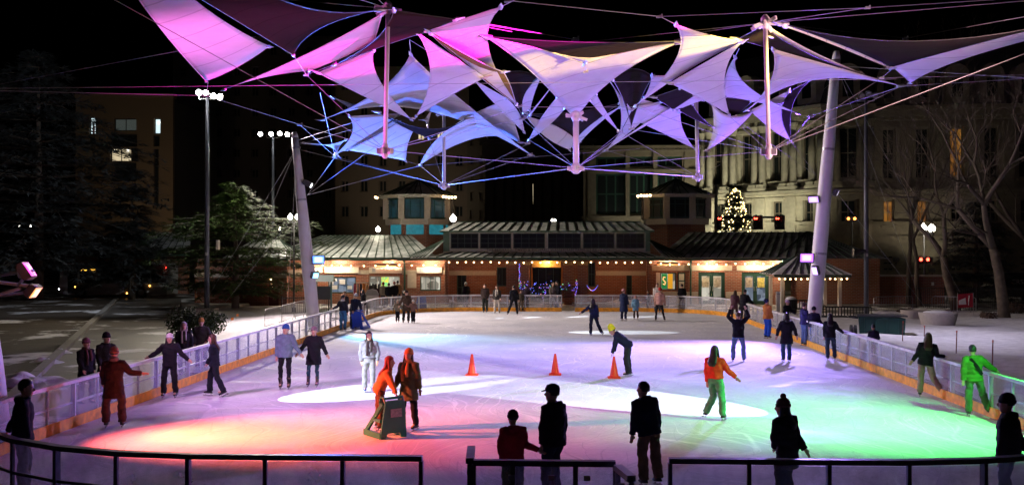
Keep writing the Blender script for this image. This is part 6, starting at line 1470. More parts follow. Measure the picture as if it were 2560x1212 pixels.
person(1918, 846, H=1.76, face=-60, spine=(.02, 0, 1), A1=((.1, -.1, -1), (.3, -.1, -.9)), A2=((.15, .1, -1), (.3, 0, -.9)), top=(.42, .16, .035), legs=(.02, .09, .45), wide=1.35, hat=('beanie', (.02, .025, .06)), label='skater in mustard jacket and bright blue trousers at the right barrier', head=(0, 20), fit=1.12)
person(2010, 864, H=1.74, face=-70, A1=((.1, -.1, -1), (.7, -.3, .4)), A2=((.1, .1, -1), (.7, 0, .4)), top=(.03, .03, .09), legs=(.10, .16, .27), hair=('brown', 'short'), label='skater in dark violet jacket and jeans drinking at the right barrier', wide=1.15)
person(2036, 868, H=1.62, face=-20, A1=((-.12, 0, -1), (.1, .1, -1)), A2=((.25, .1, -.9), (.5, .2, -.5)), top=(.015, .015, .03), legs=(.10, .16, .27), hat=('beanie', (.012, .012, .016)), label='skater in black hood and jeans just right of the drinking one', wide=1.15)
person(2326, 992, H=1.70, face=-15, spine=(.14, 0, 1), A1=((-.35, 0, -.9), (-.55, -.1, -.7)), A2=((.35, .1, -.9), (.6, .3, -.1)), L1=((-.02, 0, -1), (-.04, .05, -1)), L2=((.20, .05, -1), (.5, -.1, -.85)), top=BK, legs=(.30, .23, .18), wide=1.35, hair=('brown', 'long'), label='long haired skater in black top and khaki trousers at the right barrier')
lime = person(2446, 1040, H=1.66, face=-5, spine=(-.06, 0, 1), A1=((-.2, 0, -1), (-.02, .05, -1)), A2=((.62, .1, -.5), (.7, .2, -.45)), L1=((-.05, 0, -1), (0, 0, -1)), L2=((.25, .05, -1), (.35, .05, -.95)), top=(.07, .15, .03), legs=(.07, .11, .06), wide=1.4, hair=('black', 'short'), puffy=True, fit=1.15, label='skater in lime green jacket with a black strap at the right barrier')
# pair hugging at the far right corner
person(1858, 806, H=1.78, face=-40, spine=(.12, .05, 1), A1=((-.15, 0, -1), (.1, 0, -1)), A2=((.45, 0, -.8), (.6, .1, -.5)), top=BK, legs=CH, style='coat', hair=('black', 'short'), fit=1.25, label='bulky skater in black stooping at the far right corner')
person(1836, 801, H=1.66, face=-30, spine=(.1, .05, 1), top=(.10, .05, .06), legs=DB, style='coat', hair=('brown', 'mid'), fit=1.15, label='skater in dull plum coat behind the stooping one')
# --- far end of the ice
person(857, 827, H=1.72, face=-20, A1=((-.5, 0, -.8), (-.7, .1, -.3)), A2=((.2, 0, -1), (.1, 0, -1)), top=(.03, .028, .04), style='short', legs=(.05, .16, .28), hair=('black', 'short'), wide=1.3, label='skater in dark jacket and teal jeans at the far left barrier', scarf=(.5, .48, .46))
person(884, 822, H=1.76, face=25, spine=(.22, -.12, .9), A1=((.05, -.1, -1), (.1, -.15, -1)), A2=((.35, -.1, -.95), (.25, -.1, -1)), top=(.014, .016, .03), legs=(.015, .02, .05), hat=('beanie', (.45, .44, .46)), label='skater stooping over the blue skating aid at the far left', fit=1.15)
person(908, 800, H=1.68, face=80, top=BK, legs=(.45, .36, .33), hair=('black', 'long'), label='long haired skater in black top and pale trousers at the far left curve', wide=1.1)
person(1015, 807, H=1.72, face=180, A1=((-.45, 0, -.9), (-.4, 0, -.9)), A2=((.3, 0, -1), (.3, 0, -1)), top=(.075, .05, .035), style='coat', legs=BK, hair=('brown', 'short'), label='mother in long olive brown coat holding two children by the hand', hat=('beanie', (.06, .03, .035)))
person(994, 806, H=1.18, face=185, A1=((-.5, 0, -.9), (-.3, 0, -1)), A2=((.3, 0, -.3), (.3, 0, .3)), top=(.15, .12, .08), legs=BK, hat=('beanie', (.30, .25, .2)), label='small child in tan jacket at the mother\'s left in the picture')
person(1033, 808, H=1.22, face=175, A1=((-.3, 0, -.3), (-.3, 0, .2)), A2=((.4, 0, -.9), (.3, 0, -1)), top=(.18, .10, .08), legs=BK, hat=('beanie', (.45, .44, .42)), label='small child in rose brown jacket and white hat beside the mother')
person(1213, 781, H=1.76, face=175, A1=((-.2, 0, -1), (.35, -.2, -.7)), A2=((.25, 0, -1), (-.2, -.2, -.8)), top=(.05, .035, .03), legs=(.025, .03, .025), hair=('brown', 'short'), label='skater in brown top holding hands together by the far barrier', wide=1.3)
person(1243, 783, H=1.70, face=178, top=(.05, .045, .04), legs=(.55, .50, .42), scarf=(.62, .58, .48), hair=('black', 'mid'), label='skater in cream trousers and long cream scarf at the far end', wide=1.25)
person(1282, 787, H=1.76, face=20, A1=((-.25, 0, -1), (-.1, .1, -1)), A2=((.3, 0, -1), (.2, 0, -1)), L1=((-.25, 0, -1), (-.35, 0, -1)), L2=((.12, 0, -1), (.12, 0, -1)), top=BK, legs=BK, hair=('black', 'short'), style='jacket', label='skater in black with legs apart in front of the fairy lights')
person(1302, 778, H=1.30, face=170, top=(.06, .05, .035), legs=(.12, .09, .06), hair=('brown', 'short'), label='child in khaki jacket by the far barrier')
person(1316, 776, H=1.62, face=165, top=(.04, .03, .04), legs=BK, hat=('beanie', (.05, .04, .06)), label='skater in dark coat right of the khaki child')
person(1382, 777, H=1.84, face=-160, top=(.16, .13, .11), legs=(.16, .17, .20), hair=('brown', 'short'), label='skater in grey jeans half hidden by the tall one at the gateway')
person(1394, 777, H=1.90, face=120, spine=(-.06, 0, 1), top=BK, legs=(.15, .16, .19), hair=('black', 'short'), label='tall man in black jacket and grey jeans left of the far gateway', wide=1.2)
person(1559, 802, H=1.76, face=-40, top=(.02, .03, .07), style='long', legs=(.02, .025, .06), hat=('beanie', (.60, .30, .30)), boots='white', label='skater in long navy coat, pink hat and white skates at the far end')
person(1590, 799, H=1.32, face=175, top=(.16, .33, .45), style='coat', legs=(.06, .04, .04), hat=('beanie', (.42, .18, .16)), boots='white', label='child in light blue coat and white skates at the far end')
person(1650, 802, H=1.82, face=-20, spine=(.05, 0, 1), A1=((-.25, -.05, -1), (-.1, -.05, -1)), L1=((-.12, 0, -1), (-.1, 0, -1)), L2=((.14, 0, -1), (.22, 0, -1)), top=(.60, .34, .26), legs=BK, hat=('beanie', (.55, .04, .03)), label='skater in pink jacket and red beanie at the far right', wide=.9)
person(1644, 782, H=1.84, face=170, top=(.55, .50, .45), legs=CH, hair=('brown', 'short'), label='skater in white top mostly hidden behind the pink jacket')
person(1705, 781, H=1.76, face=10, A1=((-.25, 0, -1), (.3, .2, -.6)), A2=((.25, 0, -1), (-.3, .2, -.6)), top=(.01, .01, .012), legs=(.22, .15, .09), wide=1.4, hair=('black', 'short'), fit=1.15, label='man in black hoodie and khaki trousers facing the ticket windows')
# --- people outside the ice
OUT = 'people outside the barrier'
person(215, Y=27.2, H=1.72, face=-120, top=BK, style='coat', legs=CH, hat=('beanie', (.14, .07, .08)), scarf=(.10, .05, .05), label='person in dark coat and mauve hat walking outside the left barrier', group=OUT, skates=False, ground=-.03)
person(266, Y=27.8, H=1.82, face=-130, top=(.02, .018, .018), style='coat', legs=CH, hat=('beanie', (.014, .014, .016)), label='bearded man in dark coat and black beanie outside the left barrier', group=OUT, skates=False, hair=('brown', 'short'), ground=-.03)
person(460, Y=33.6, H=1.72, face=200, top=(.02, .02, .025), style='coat', legs=BK, scarf=(.35, .32, .32), hair=('grey', 'long'), label='person with long pale scarf standing before the round shrub', group=OUT, skates=False, ground=-.03)
person(504, Y=35.2, H=1.74, face=190, A2=((.45, 0, -.8), (-.2, -.3, -.4)), top=(.05, .05, .055), style='coat', legs=BK, hat=('beanie', (.45, .24, .06)), label='person in ochre beanie standing before the round shrub', group=OUT, skates=False, ground=-.03)
person(862, Y=58, H=1.74, face=160, top=(.02, .02, .03), legs=BK, hair=('brown', 'short'), label='person leaning on the barrier outside, above the teal jeans skater', group=OUT, skates=False, ground=-.03)
person(1964, Y=51.5, H=1.62, face=-140, spine=(.1, -.1, 1), A2=((.4, -.3, -.8), (.6, -.3, -.4)), top=(.014, .014, .02), legs=BK, hat=('beanie', (.45, .35, .55)), label='person in lilac bobble hat leaning on the right barrier from outside', group=OUT, skates=False, ground=-.03)
person(2183, Y=38.5, H=1.35, face=0, top=(.03, .03, .05), legs=(.12, .12, .16), hair=('black', 'short'), label='small person behind the right barrier, legs seen through the panels', group=OUT, skates=False, ground=-.03)
for x, Y_, H_, t_, h_, l_ in ((958, 74, 1.76, (.42, .36, .28), ('beanie', (.35, .05, .04)), 'person in cream jacket and red beanie queueing at the middle window'), (972, 73.2, 1.74, BK, None, 'person in black queueing at the middle window'), (986, 74, 1.80, BK, ('beanie', (.30, .10, .08)), 'person in black with a rust beanie queueing'), (994, 75, 1.84, (.30, .17, .07), None, 'person in tan jacket at the right of the queue')):
    person(x, Y=Y_, H=H_, face=5, top=t_, legs=CH, hat=h_, hair=('black', 'short'), label=l_, group=OUT, skates=False, ground=-.04, fit=1.15)
person(1165, Y=73.5, H=1.78, face=30, top=BK, style='coat', legs=BK, hat=('beanie', (.55, .54, .52)), label='person in black coat and white beanie before the portico', group=OUT, skates=False, ground=-.04)
person(938, Y=71, H=1.72, face=10, top=(.05, .02, .03), style='coat', legs=BK, hair=('black', 'mid'), label='person in dark maroon coat by the clothes rack', group=OUT, skates=False, ground=-.04)
person(927, Y=70.6, H=1.66, face=40, top=BK, style='jacket', legs=CH, hair=('black', 'long'), label='long haired person in black by the clothes rack', group=OUT, skates=False, ground=-.04)
person(1620, Y=71, H=1.30, face=100, top=(.015, .02, .05), legs=NV, hair=('black', 'short'), label='person crouched low outside the far right barrier', group=OUT, skates=False, ground=-.04)
# strap on the lime jacket, patch on the torn trousers are cut by the generator's garments
def strap(d, m_, w=.05):
    """a strap worn across the back"""
    k = d['k']; b_ = d['pel']; a = b_ + d['S'] * .50 * k - d['side'] * .10 * k - d['fw'] * .10 * k; c = b_ + d['S'] * .08 * k + d['side'] * .17 * k - d['fw'] * .11 * k; mid = a.lerp(c, .5) - d['fw'] * .085 * k
    MB().bar(a, mid, .012, w).bar(mid, c, .012, w).build('shoulder_strap', m_, d['root'])
strap(lime, cloth((.012, .012, .012)), .09)
# ================================================================ things on and round the ice
M_CONE = mat('cone_orange', (.85, .05, .01), .5, var=.08)
def cone_(px, py, label):
    root = empty('traffic_cone', G(px, py, .002), label, 'cone', 'orange cones on the ice')
    MB().box((0, 0, .02), (.40, .40, .04)).build('base', M_CONE, root)
    MB().rings([(Vector((0, 0, z)), (r, 0, 0), (0, r, 0)) for z, r in ((.04, .155), (.07, .15), (.10, .135), (.62, .045), (.68, .035), (.69, .03), (.60, .028))], 20, True).build('body', M_CONE, root, True)
    return root
cone_(1180, 937, 'orange cone at the left, where the white beams cross'); cone_(1388, 936, 'orange cone in the middle of the three'); cone_(1535, 944, 'orange cone gripped by the man in the yellow beanie')
def skate_aid(p, rz, m, label, sc=1.0, sign=False):
    root = empty('skating_aid', p, label, 'skating aid', 'plastic skating aids', rz=rz); root.scale = (sc, sc, sc)
    # front: wide trapezoid board with a cut-out between its feet, sides: A frames with runners, handle bar on top
    fr = [(-.36, .0), (-.22, .0), (-.17, .12), (.17, .12), (.22, 0), (.36, 0), (.27, .86), (.20, .92), (-.20, .92), (-.27, .86)]
    MB().slab([(x, -.02 - .10 * z, z) for x, z in fr], .05, (0, -1, 0)).build('front_board', m, root)
    for e in (-1, 1):
        MB().bar((e * .33, 0, .06), (e * .33, .85, .06), .08, .16).build('runner', m, root)
        MB().bar((e * .32, .78, .1), (e * .25, .06, .84), .07, .09).build('strut', m, root)
        MB().bar((e * .31, .05, .42), (e * .31, .42, .42), .05, .07).build('cross_brace', m, root)
        MB().tube([(e * .25, -.06, .86), (e * .25, .02, .98), (e * .25, .16, .98), (e * .26, .2, .80)], .03, 8).build('grip', m, root)
    MB().tube([(-.25, .0, .97), (.25, .0, .97)], .03, 10).build('handle', m, root)
    if sign:
        MB().box((.02, -.115, .62), (.30, .012, .20), M=Matrix.Rotation(R(-6), 3, 'X')).build('sticker', mat('aid_sticker', (.30, .38, .32), .6, var=.4, scale=16), root)
    return root
skate_aid(G(983, 1094) + Vector((0, 0, .002)), R(38), mat('aid_green_plastic', (.015, .19, .12), .35), 'green plastic skating aid pushed by the red haired skater', .9, True)
skate_aid(G(888, 822) + Vector((.1, -.1, .002)), R(-15), mat('aid_blue_plastic', (.01, .05, .42), .35), 'blue skating aid under the stooping skater at the far left', 1.0)
skate_aid(Vector((PX(1055, 70), 70, -.04)), R(20), mat('aid_blue_plastic', (.01, .05, .42), .35), 'blue skating aid parked behind the far barrier', 1.0)
# black strap of the lime jacket skater is a thing they wear: small shoulder bag
# steel crowd barricades
M_GALV = mat('barricade_steel', (.34, .34, .35), .5, .6)
def barricade(p, q, label, h=1.05, bars=14, group='steel crowd barricades'):
    p, q = Vector(p), Vector(q); d = q - p; root = empty('crowd_barricade', p, label, 'barricade', group); z = Vector((0, 0, 1))
    MB().tube([z * .15, z * (h - .1), d * .05 + z * h, d * .95 + z * h, d + z * (h - .1), d + z * .15], .022, 8).build('frame', M_GALV, root, True)
    MB().bar(z * .2, d + z * .2, .03, .03).build('lower_bar', M_GALV, root)
    for k in range(1, bars): MB().bar(d * (k / bars) + z * .2, d * (k / bars) + z * h, .014, .014).build('upright', M_GALV, root)
    n = Vector((-d.y, d.x, 0)).normalized()
    for t in (.12, .88): MB().bar(d * t - n * .28 + z * .0, d * t + n * .28, .05, .03).bar(d * t, d * t + z * .2, .03, .03).build('foot', M_GALV, root)
bp_ = [G(662, 824), G(704, 812), G(735, 800), G(762, 792), G(795, 782), G(828, 774)]
for k, (a, b_) in enumerate(zip(bp_[:-1], bp_[1:])):
    barricade(a + Vector((0, 0, -.02)), b_ + Vector((0, 0, -.02)), ['first and nearest steel barricade left of the white mast', 'second steel barricade in the row beside the left mast', 'third steel barricade, just left of the mast foot', 'fourth steel barricade, right behind the mast foot', 'farthest steel barricade of the row at the left'][k])
barricade(G(2185, 785), G(2282, 782), 'tilted steel barricade by the storage box at the right', 1.1, 16)
barricade(G(2330, 783), G(2440, 786), 'steel barricade standing in front of the leaning bare tree', 1.1, 16)
# dark fence behind the right snow
M_FENCE = mat('black_fence', (.02, .02, .022), .5)
def fence(p, q, h, n, label):
    p, q = Vector(p), Vector(q); d = q - p; root = empty('railing_fence', p, label, 'fence', 'dark railings'); z = Vector((0, 0, 1))
    for zz in (.12, h - .08): MB().bar(z * zz, d + z * zz, .04, .05).build('rail', M_FENCE, root)
    for k in range(n + 1): MB().bar(d * (k / n), d * (k / n) + z * h, .022, .022).build('picket', M_FENCE, root)
    for k in (0, .5, 1): MB().bar(d * k, d * k + z * (h + .1), .07, .07).build('post', M_FENCE, root)
fence(P(2300, 760, 74) * Vector((1, 1, 0)) if False else Vector((PX(2290, 74), 74, -.04)), Vector((PX(2600, 72), 72, -.04)), 1.5, 64, 'long black railing behind the snow at the right')
fence(Vector((PX(705, 64), 64, -.04)), Vector((PX(822, 66), 66, -.04)), 1.15, 24, 'short dark railing behind the left mast')
# low wall and parked vans at the right street
lw = empty('street_wall', (PX(2150, 78), 80, -.05), 'low dark brick wall along the street behind the bare trees', 'wall'); o = Vector(lw.location)
bx('wall_face', PX(2100, 80), PX(2360, 80), 80, 80.4, -.05, PZ(690, 80), M_BRICK, lw, o); bx('coping', PX(2098, 80), PX(2362, 80), 79.9, 80.5, PZ(690, 80), PZ(686, 80), M_STONE, lw, o)
bx('utility_door', PX(2150, 80), PX(2190, 80), 79.94, 79.98, -.05, PZ(698, 80), M_CREAM, lw, o); bx('notice', PX(2328, 80), PX(2334, 80), 79.93, 79.98, PZ(712, 80), PZ(704, 80), M_SIGNW, lw, o)
def van(x0, x1, Y, H, label, m, text=None):
    xa, xb = PX(x0, Y), PX(x1, Y); L = xb - xa; root = empty('parked_van', (xa, Y, -.04), label, 'van', 'vans parked on the right street'); W = 1.9
    prof = [(0, .35), (L, .35), (L, H - .15), (L - .15, H), (L * .28, H), (L * .14, H * .62), (0, H * .5)]
    n = len(prof); MB().add([(x, 0, z) for x, z in prof] + [(x, W, z) for x, z in prof], [tuple(range(n)), tuple(reversed(range(n, 2 * n)))] + [((i + 1) % n, i, i + n, (i + 1) % n + n) for i in range(n)]).build('body', m, root)
    for k in (.2, .8):
        w = MB().tube([(k * L, -.03, .36), (k * L, .22, .36)], .36, 16).build('wheel', mat('tyre_rubber', (.015, .015, .015), .8), root); MB().tube([(k * L, -.045, .36), (k * L, -.028, .36)], .2, 12).build('rim', M_STEEL, w)
    MB().slab([(L * .17, -.01, H * .62), (L * .36, -.01, H * .62), (L * .36, -.01, H * .92), (L * .29, -.01, H * .92)], .02, (0, -1, 0)).build('window', M_GLASSD, root)
    if text:
        t = bpy.data.curves.new('lettering', 'FONT'); t.body = text; t.size = .55; t.extrude = .004; to = bpy.data.objects.new('lettering', t); COL.objects.link(to); to.parent = root
        to.location = (L * .45, -.012, H * .6); to.rotation_euler = (R(90), 0, 0); t.materials.append(M_SIGNW)
van(2476, 2590, 84, 2.3, 'dark van with white lettering behind the forked bare tree', mat('van_dark', (.03, .03, .035), .35), 'CRS')
# gazebo with string lights at the right
gz = Vector((PX(2032, 66), 66.5, -.04)); root = empty('gazebo', gz, 'small pavilion gazebo with bulb lit eaves behind the right mast', 'gazebo')
hw = (PX(2124, 66) - PX(1940, 66)) / 2; ht = PZ(692, 66)
for sx in (-1, 1):
    for sy in (0, 3.6): MB().bar((sx * (hw - .5), sy, 0), (sx * (hw - .5), sy, ht + .04), .2, .2).build('post', M_CREAM, root)
MB().bar((0.3, 0, 0), (.3, 0, ht + .04), .18, .18).build('post', M_CREAM, root)
MB().box((0, -.45, ht + .12), (2 * hw + .2, .08, .2)).build('fascia', M_SEAM, root)
MB().box((0, 1.6, ht + .05), (2 * hw - .3, 3.9, .04)).build('ceiling', mat('soffit_boards', (.55, .44, .30), .7), root)
ra = PZ(660, 66); e = [Vector((-hw - .15, -.5, ht + .22)), Vector((hw + .15, -.5, ht + .22)), Vector((hw + .15, 4.2, ht + .22)), Vector((-hw - .15, 4.2, ht + .22))]; ap = [Vector((-.4, 1.8, ra + .6)), Vector((.4, 1.8, ra + .6))]
roof_quad(e[0], e[1], ap[1], ap[0], 9, root, m=M_ROOFS); roof_quad(e[1], e[2], ap[1], ap[1], 6, root); roof_quad(e[3], e[0], ap[0], ap[0], 6, root); roof_quad(e[2], e[3], ap[0], ap[1], 9, root)
bulb_string([gz + Vector((-hw, -.52, ht - .02)), gz + Vector((hw, -.52, ht - .02))], 'warm bulbs round the gazebo eave behind the right mast', 13, .06, k=.9)
lamp('gazebo_light', 'POINT', gz + Vector((-1.2, .6, ht - .3)), 45, (1, .62, .32), radius=.1)
# bin, board and kiosk posts near the gazebo
tb = empty('litter_bin', (PX(1968, 66), 65, -.04), 'black round litter bin under the gazebo eave', 'bin')
MB().rings([(Vector((0, 0, z)), (r, 0, 0), (0, r, 0)) for z, r in ((0, .3), (.05, .34), (.9, .38), (.95, .4), (1.0, .38))], 18).build('drum', M_FENCE, tb, True); MB().rings([(Vector((0, 0, z)), (r, 0, 0), (0, r, 0)) for z, r in ((1.0, .36), (1.15, .28), (1.2, .1))], 18).build('lid', M_SNOW, tb, True)
wb = empty('folded_table', (PX(1940, 66), 65.4, -.04), 'white folded board leaning left of the litter bin', 'board'); MB().box((0, 0, .75), (.26, .12, 1.5)).build('panel', M_SIGNW, wb); MB().box((0, -.07, 1.35), (.2, .02, .06)).build('grip', M_STEEL, wb)
# benches and a green storage box by the right barrier
def bench(p, L, rz, label, m=None):
    m = m or mat('bench_black', (.015, .02, .018), .5); root = empty('park_bench', p, label, 'bench', 'benches at the right', rz=rz)
    for k in range(4): MB().box((0, .12 * k, .45), (L, .09, .04)).build('seat_slat', m, root)
    for k in range(int(L / .16)): MB().box((-L / 2 + .16 * k + .08, .48, .72), (.05, .035, .5)).build('back_slat', m, root)
    MB().box((0, .48, .98), (L, .05, .07)).build('top_rail', m, root); MB().box((0, .48, .48), (L, .05, .06)).build('back_rail', m, root)
    for e in (-1, 1):
        MB().tube([(e * L / 2, .5, 0), (e * L / 2, .48, .98)], .03, 8).build('leg', m, root); MB().tube([(e * L / 2, -.05, 0), (e * L / 2, -.05, .62), (e * L / 2, .2, .68), (e * L / 2, .46, .66)], .03, 8).build('arm', m, root)
    return root
pb = G(2100, 812); bench(pb + Vector((0, 0, -.02)), 3.4, R(-8), 'long black slatted bench behind the right barrier')
pb = G(2020, 790); bench(pb + Vector((0, 0, -.02)), 2.2, R(4), 'black bench by the gazebo posts')
sb = empty('storage_box', G(2205, 843) + Vector((0, 0, -.02)), 'dark green tipped bin chest with wheels beside the snow bank', 'storage box', rz=R(-10))
M_BOXG = mat('box_dark_green', (.008, .05, .04), .4)
MB().add([(-1.0, 0, 0), (1.0, 0, 0), (.9, 1.0, 0), (-.9, 1.0, 0), (-1.05, 0, 1.0), (1.05, 0, .92), (.95, 1.05, .92), (-.95, 1.05, 1.0)], [(3, 2, 1, 0), (4, 5, 6, 7), (0, 1, 5, 4), (1, 2, 6, 5), (2, 3, 7, 6), (3, 0, 4, 7)]).build('body', M_BOXG, sb)
MB().box((0, .5, 1.02), (2.25, 1.2, .07)).build('lid', M_FENCE, sb)
for k in range(4): MB().box((-.75 + .5 * k, -.03, .5), (.06, .05, .85)).build('rib', M_BOXG, sb)
for e in (-1.12, -1.3): w = MB().tube([(e, .1, .3), (e - .12, .1, .3)], .28, 18).build('wheel', M_FENCE, sb); MB().tube([(e - .05, .06, .3), (e - .07, .06, .3)], .16, 12).build('hub', M_STEEL, w)
MB().tube([(-1.05, .1, .9), (-1.45, .1, .95), (-1.45, .9, .95), (-1.05, .9, .9)], .035, 8).build('handle', M_FENCE, sb)
pl = empty('round_planter', G(2345, 818) + Vector((0, 0, -.03)), 'round concrete planter half buried in snow at the right', 'planter')
MB().rings([(Vector((0, 0, z)), (r, 0, 0), (0, r, 0)) for z, r in ((0, .75), (.1, .82), (.75, .98), (.82, .98), (.84, .88), (.7, .85))], 24).build('bowl', mat('planter_concrete', (.34, .31, .28), .85, bump=.3), pl, True)
MB().rings([(Vector((0, 0, z)), (r, 0, 0), (0, r, 0)) for z, r in ((.70, .84), (.86, .7), (.93, .3), (.94, .05))], 20).build('snow_fill', M_SNOW, pl, True)
pl2 = empty('round_planter', G(2282, 802) + Vector((0, 0, -.03)), 'smaller round planter left of the half buried one', 'planter')
MB().rings([(Vector((0, 0, z)), (r, 0, 0), (0, r, 0)) for z, r in ((0, .5), (.1, .55), (.6, .68), (.66, .68), (.68, .58), (.6, .56))], 20).build('bowl', mat('planter_concrete', (.34, .31, .28), .85, bump=.3), pl2, True)
# red and white banner on the barricade
bn = empty('banner', G(2408, 790) + Vector((0, -.3, 0)), 'red banner with white bands tied to the barricade at the right', 'banner')
MB().add([(x, .05 * math.sin(3 * x), .55 + z + .06 * x) for z in (0, .85) for x in (-.45, -.2, .05, .3, .5)], [(i, i + 1, i + 6, i + 5) for i in range(4)]).build('cloth', mat('banner_red', (.5, .03, .05), .7), bn)
MB().slab([(-.40, -.06, .72), (.05, -.06, .75), (.0, -.06, 1.15), (-.40, -.06, .98)], .012, (0, -1, 0)).build('white_mark', M_SIGNW, bn); MB().bar((.18, -.06, .70), (.22, -.06, 1.3), .06, .012).build('white_band', M_SIGNW, bn)
for e in (-.45, .5): MB().bar((e, .02, -.02), (e, .02, 1.45), .025, .025).build('stake', M_STEEL, bn)
# marker stakes in the snow
for px, py, h, l in ((2390, 898, 1.0, 'thin dark stake in the snow above the khaki skater'), (2480, 930, 1.0, 'thin red tipped stake in the snow at the right'), (2256, 862, .95, 'dark stake beside the storage box'), (2310, 845, .5, 'short orange tipped stake in the snow')):
    st = empty('marker_stake', G(px, py), l, 'stake', 'marker stakes in the snow'); MB().tube([(0, 0, -.05), (.03, 0, h)], .022, 6).build('shaft', mat('stake_rust', (.16, .06, .05), .8), st); MB().tube([(.03, 0, h), (.032, 0, h + .08)], .028, 6).build('tip', mat('stake_tip', (.45, .08, .05), .7), st)
for px, py, l in ((590, 802, 'right one of two orange marker flags in the snow'), (577, 812, 'left one of two orange marker flags in the snow')):
    st = empty('marker_flag', G(px, py), l, 'flag', 'orange flags in the snow'); MB().tube([(0, 0, -.05), (0, 0, .4)], .008, 5).build('wire', M_STEEL, st); MB().slab([(0, 0, .25), (.16, 0, .27), (.16, 0, .42), (0, 0, .4)], .006, (0, -1, 0)).build('cloth', mat('flag_orange', (.75, .2, .03), .7), st)
# gate hut, clothes rack, easel board at the far left
hut = empty('notice_post', Vector((PX(810, 62), 62, -.04)), 'small roofed notice post right of the left mast', 'notice post')
for e in (-.45, .45): MB().bar((e, 0, 0), (e, 0, 2.2), .1, .1).build('post', M_DGREEN, hut)
MB().box((0, 0, 1.5), (.8, .08, .8)).build('board', M_BLACKP, hut)
MB().add([(-.65, -.35, 2.2), (.65, -.35, 2.2), (.65, .35, 2.2), (-.65, .35, 2.2), (-.6, 0, 2.6), (.6, 0, 2.6)], [(0, 1, 5, 4), (2, 3, 4, 5), (1, 2, 5), (3, 0, 4), (3, 2, 1, 0)]).build('roof', M_SEAM, hut)
rk = empty('clothes_rack', Vector((PX(918, 74), 74, -.04)), 'rolling rack of hanging coats before the left shop window', 'clothes rack')
MB().tube([(-1.0, 0, 0), (-1.0, 0, 1.75), (1.0, 0, 1.75), (1.0, 0, 0)], .025, 8).build('frame', M_STEEL, rk)
for k, c in enumerate(((.35, .06, .10), (.25, .2, .22), (.02, .02, .05), (.6, .2, .04), (.35, .2, .1), (.03, .03, .04), (.03, .03, .03), (.10, .03, .05), (.02, .02, .03))):
    x = -.9 + .22 * k; MB().rings([(Vector((x, 0, z)), (.07, 0, 0), (0, r, 0)) for z, r in ((.75, .2), (1.1, .22), (1.45, .24), (1.6, .12), (1.66, .03))], 10).build('hanging_coat', cloth(c), rk, True)
ez = empty('easel_board', Vector((PX(930, 69.5), 69.5, -.04)), 'white arched easel board outside the far left barrier', 'easel board')
MB().slab([(-.45, 0, .1), (.45, 0, .1), (.45, 0, 1.15), (.32, 0, 1.38), (0, 0, 1.46), (-.32, 0, 1.38), (-.45, 0, 1.15)], .05, (0, -1, 0)).build('board', mat('easel_white', (.55, .53, .5), .7), ez)
MB().slab([(-.43, -.005, 1.02), (.43, -.005, 1.02), (.43, -.005, 1.16), (.31, -.005, 1.36), (0, -.005, 1.44), (-.31, -.005, 1.36), (-.43, -.005, 1.16)], .004, (0, -1, 0)).build('header', mat('easel_header', (.25, .25, .24), .7), ez)
for e in (-.4, .4): MB().bar((e, .35, 0), (e, .03, 1.2), .04, .04).build('leg', M_STEEL, ez)
pg = empty('penguin_figure', Vector((PX(1013, 70.5), 70.5, -.04)), 'black and white penguin shaped skating helper behind the far left barrier', 'figure')
MB().rings([(Vector((0, 0, z)), (r, 0, 0), (0, r, 0)) for z, r in ((0, .28), (.1, .34), (.5, .36), (.8, .28), (.95, .2), (1.05, .22), (1.2, .23), (1.33, .16), (1.38, .03))], 16).build('body', M_BLACKP, pg, True)
MB().ball((0, -.2, .5), .27, 12, 8, (1, .7, 1.4)).build('belly', M_SIGNW, pg, True); MB().ball((0, -.14, 1.2), .14, 10, 6, (1.1, .9, .8)).build('face', M_SIGNW, pg, True); MB().tube([(0, -.26, 1.18), (0, -.38, 1.15)], [.05, .01], 8).build('beak', mat('beak_orange', (.8, .3, .03), .5), pg)
for e in (-1, 1): MB().tube([(e * .3, 0, .85), (e * .42, -.05, .6), (e * .44, -.1, .4)], [.05, .08, .03], 8).build('flipper', M_BLACKP, pg, True)
# small flood on the left pole side and megaphone lamp on the right pole
sp_ = empty('side_flood', P(545, 612, G(517, 790).y), 'small unlit flood light on an arm of the left pole', 'flood light'); MB().box((0, 0, 0), (.12, .4, .6)).build('housing', M_CREAM, sp_); MB().bar((0, 0, .25), (-.7, 0, .25), .05, .05).build('arm', M_DARKSTEEL, sp_)
sp2 = empty('side_flood', P(2145, 630, G(2166, 792).y - .1), 'black horn flood on the tall dark pole at the right', 'flood light'); MB().rings([(Vector((-.35, -.2, -.05)), (0, .3, 0), (0, 0, .3)), (Vector((.1, 0, .05)), (0, .14, 0), (0, 0, .14)), (Vector((.5, .05, .05)), (0, .1, 0), (0, 0, .1))], 14).build('housing', M_DARKSTEEL, sp2)
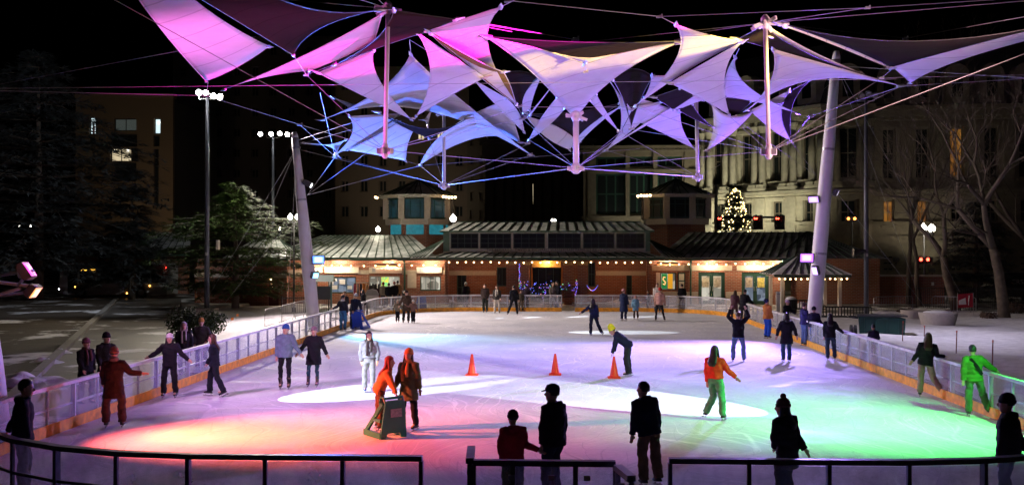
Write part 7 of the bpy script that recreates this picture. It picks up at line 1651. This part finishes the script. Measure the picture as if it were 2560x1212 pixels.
# ================================================================ bake the people: voxel remesh, faces
for o, vox, sm in BAKE:
    md = o.modifiers.new('remesh', 'REMESH'); md.mode = 'VOXEL'; md.voxel_size = vox; md.use_smooth_shade = True
    ms = o.modifiers.new('smooth', 'SMOOTH'); ms.factor = .5; ms.iterations = sm
    if vox < .012:
        dc = o.modifiers.new('decimate', 'DECIMATE'); dc.ratio = .45
texts = [o for o in bpy.data.objects if o.type == 'FONT']
dg = bpy.context.evaluated_depsgraph_get()
import numpy as np
for o, vox, sm in BAKE:
    me = bpy.data.meshes.new_from_object(o.evaluated_get(dg)); mats = list(o.data.materials); o.modifiers.clear(); o.data = me
    if len(me.materials) < len(mats):
        me.materials.clear(); [me.materials.append(m_) for m_ in mats]
    if o.name.split('.')[0] in ('jacket', 'coat', 'trousers'):                     # folds in the cloth
        n_ = len(me.vertices); co = np.empty(n_ * 3, np.float32); me.vertices.foreach_get('co', co); co = co.reshape(-1, 3)
        no_ = np.empty(n_ * 3, np.float32); me.vertex_normals.foreach_get('vector', no_); no_ = no_.reshape(-1, 3); sd = n_ % 61
        x_, y_, z_ = co[:, 0], co[:, 1], co[:, 2]; w_ = np.sin(x_ * 9 + sd) + np.sin(y_ * 8 + 2 * sd)
        f_ = np.sin(z_ * 34 + 2.2 * w_ + sd) * .5 + np.sin(z_ * 17 + x_ * 21 - y_ * 13 + 1.7 * sd) * .5 + np.sin(x_ * 40 + z_ * 12 + sd) * .25 + np.sin(z_ * 71 + 3 * w_) * .2
        co += no_ * (f_ * (.008 if o.name[0] in 'jc' else .010))[:, None]; me.vertices.foreach_set('co', co.ravel())
    me.polygons.foreach_set('use_smooth', [True] * len(me.polygons))
for o in texts:
    me = bpy.data.meshes.new_from_object(o.evaluated_get(dg)); n_ = bpy.data.objects.new('lettering', me); COL.objects.link(n_); n_.parent = o.parent; n_.matrix_local = o.matrix_local.copy(); bpy.data.objects.remove(o)
for o, eyes, mouth, k in FACES:
    for pg_ in o.data.polygons:
        c = Vector(pg_.center)
        if any((c - e_).length < .017 * k for e_ in eyes): pg_.material_index = 1
        elif (c - mouth).length < .02 * k: pg_.material_index = 2
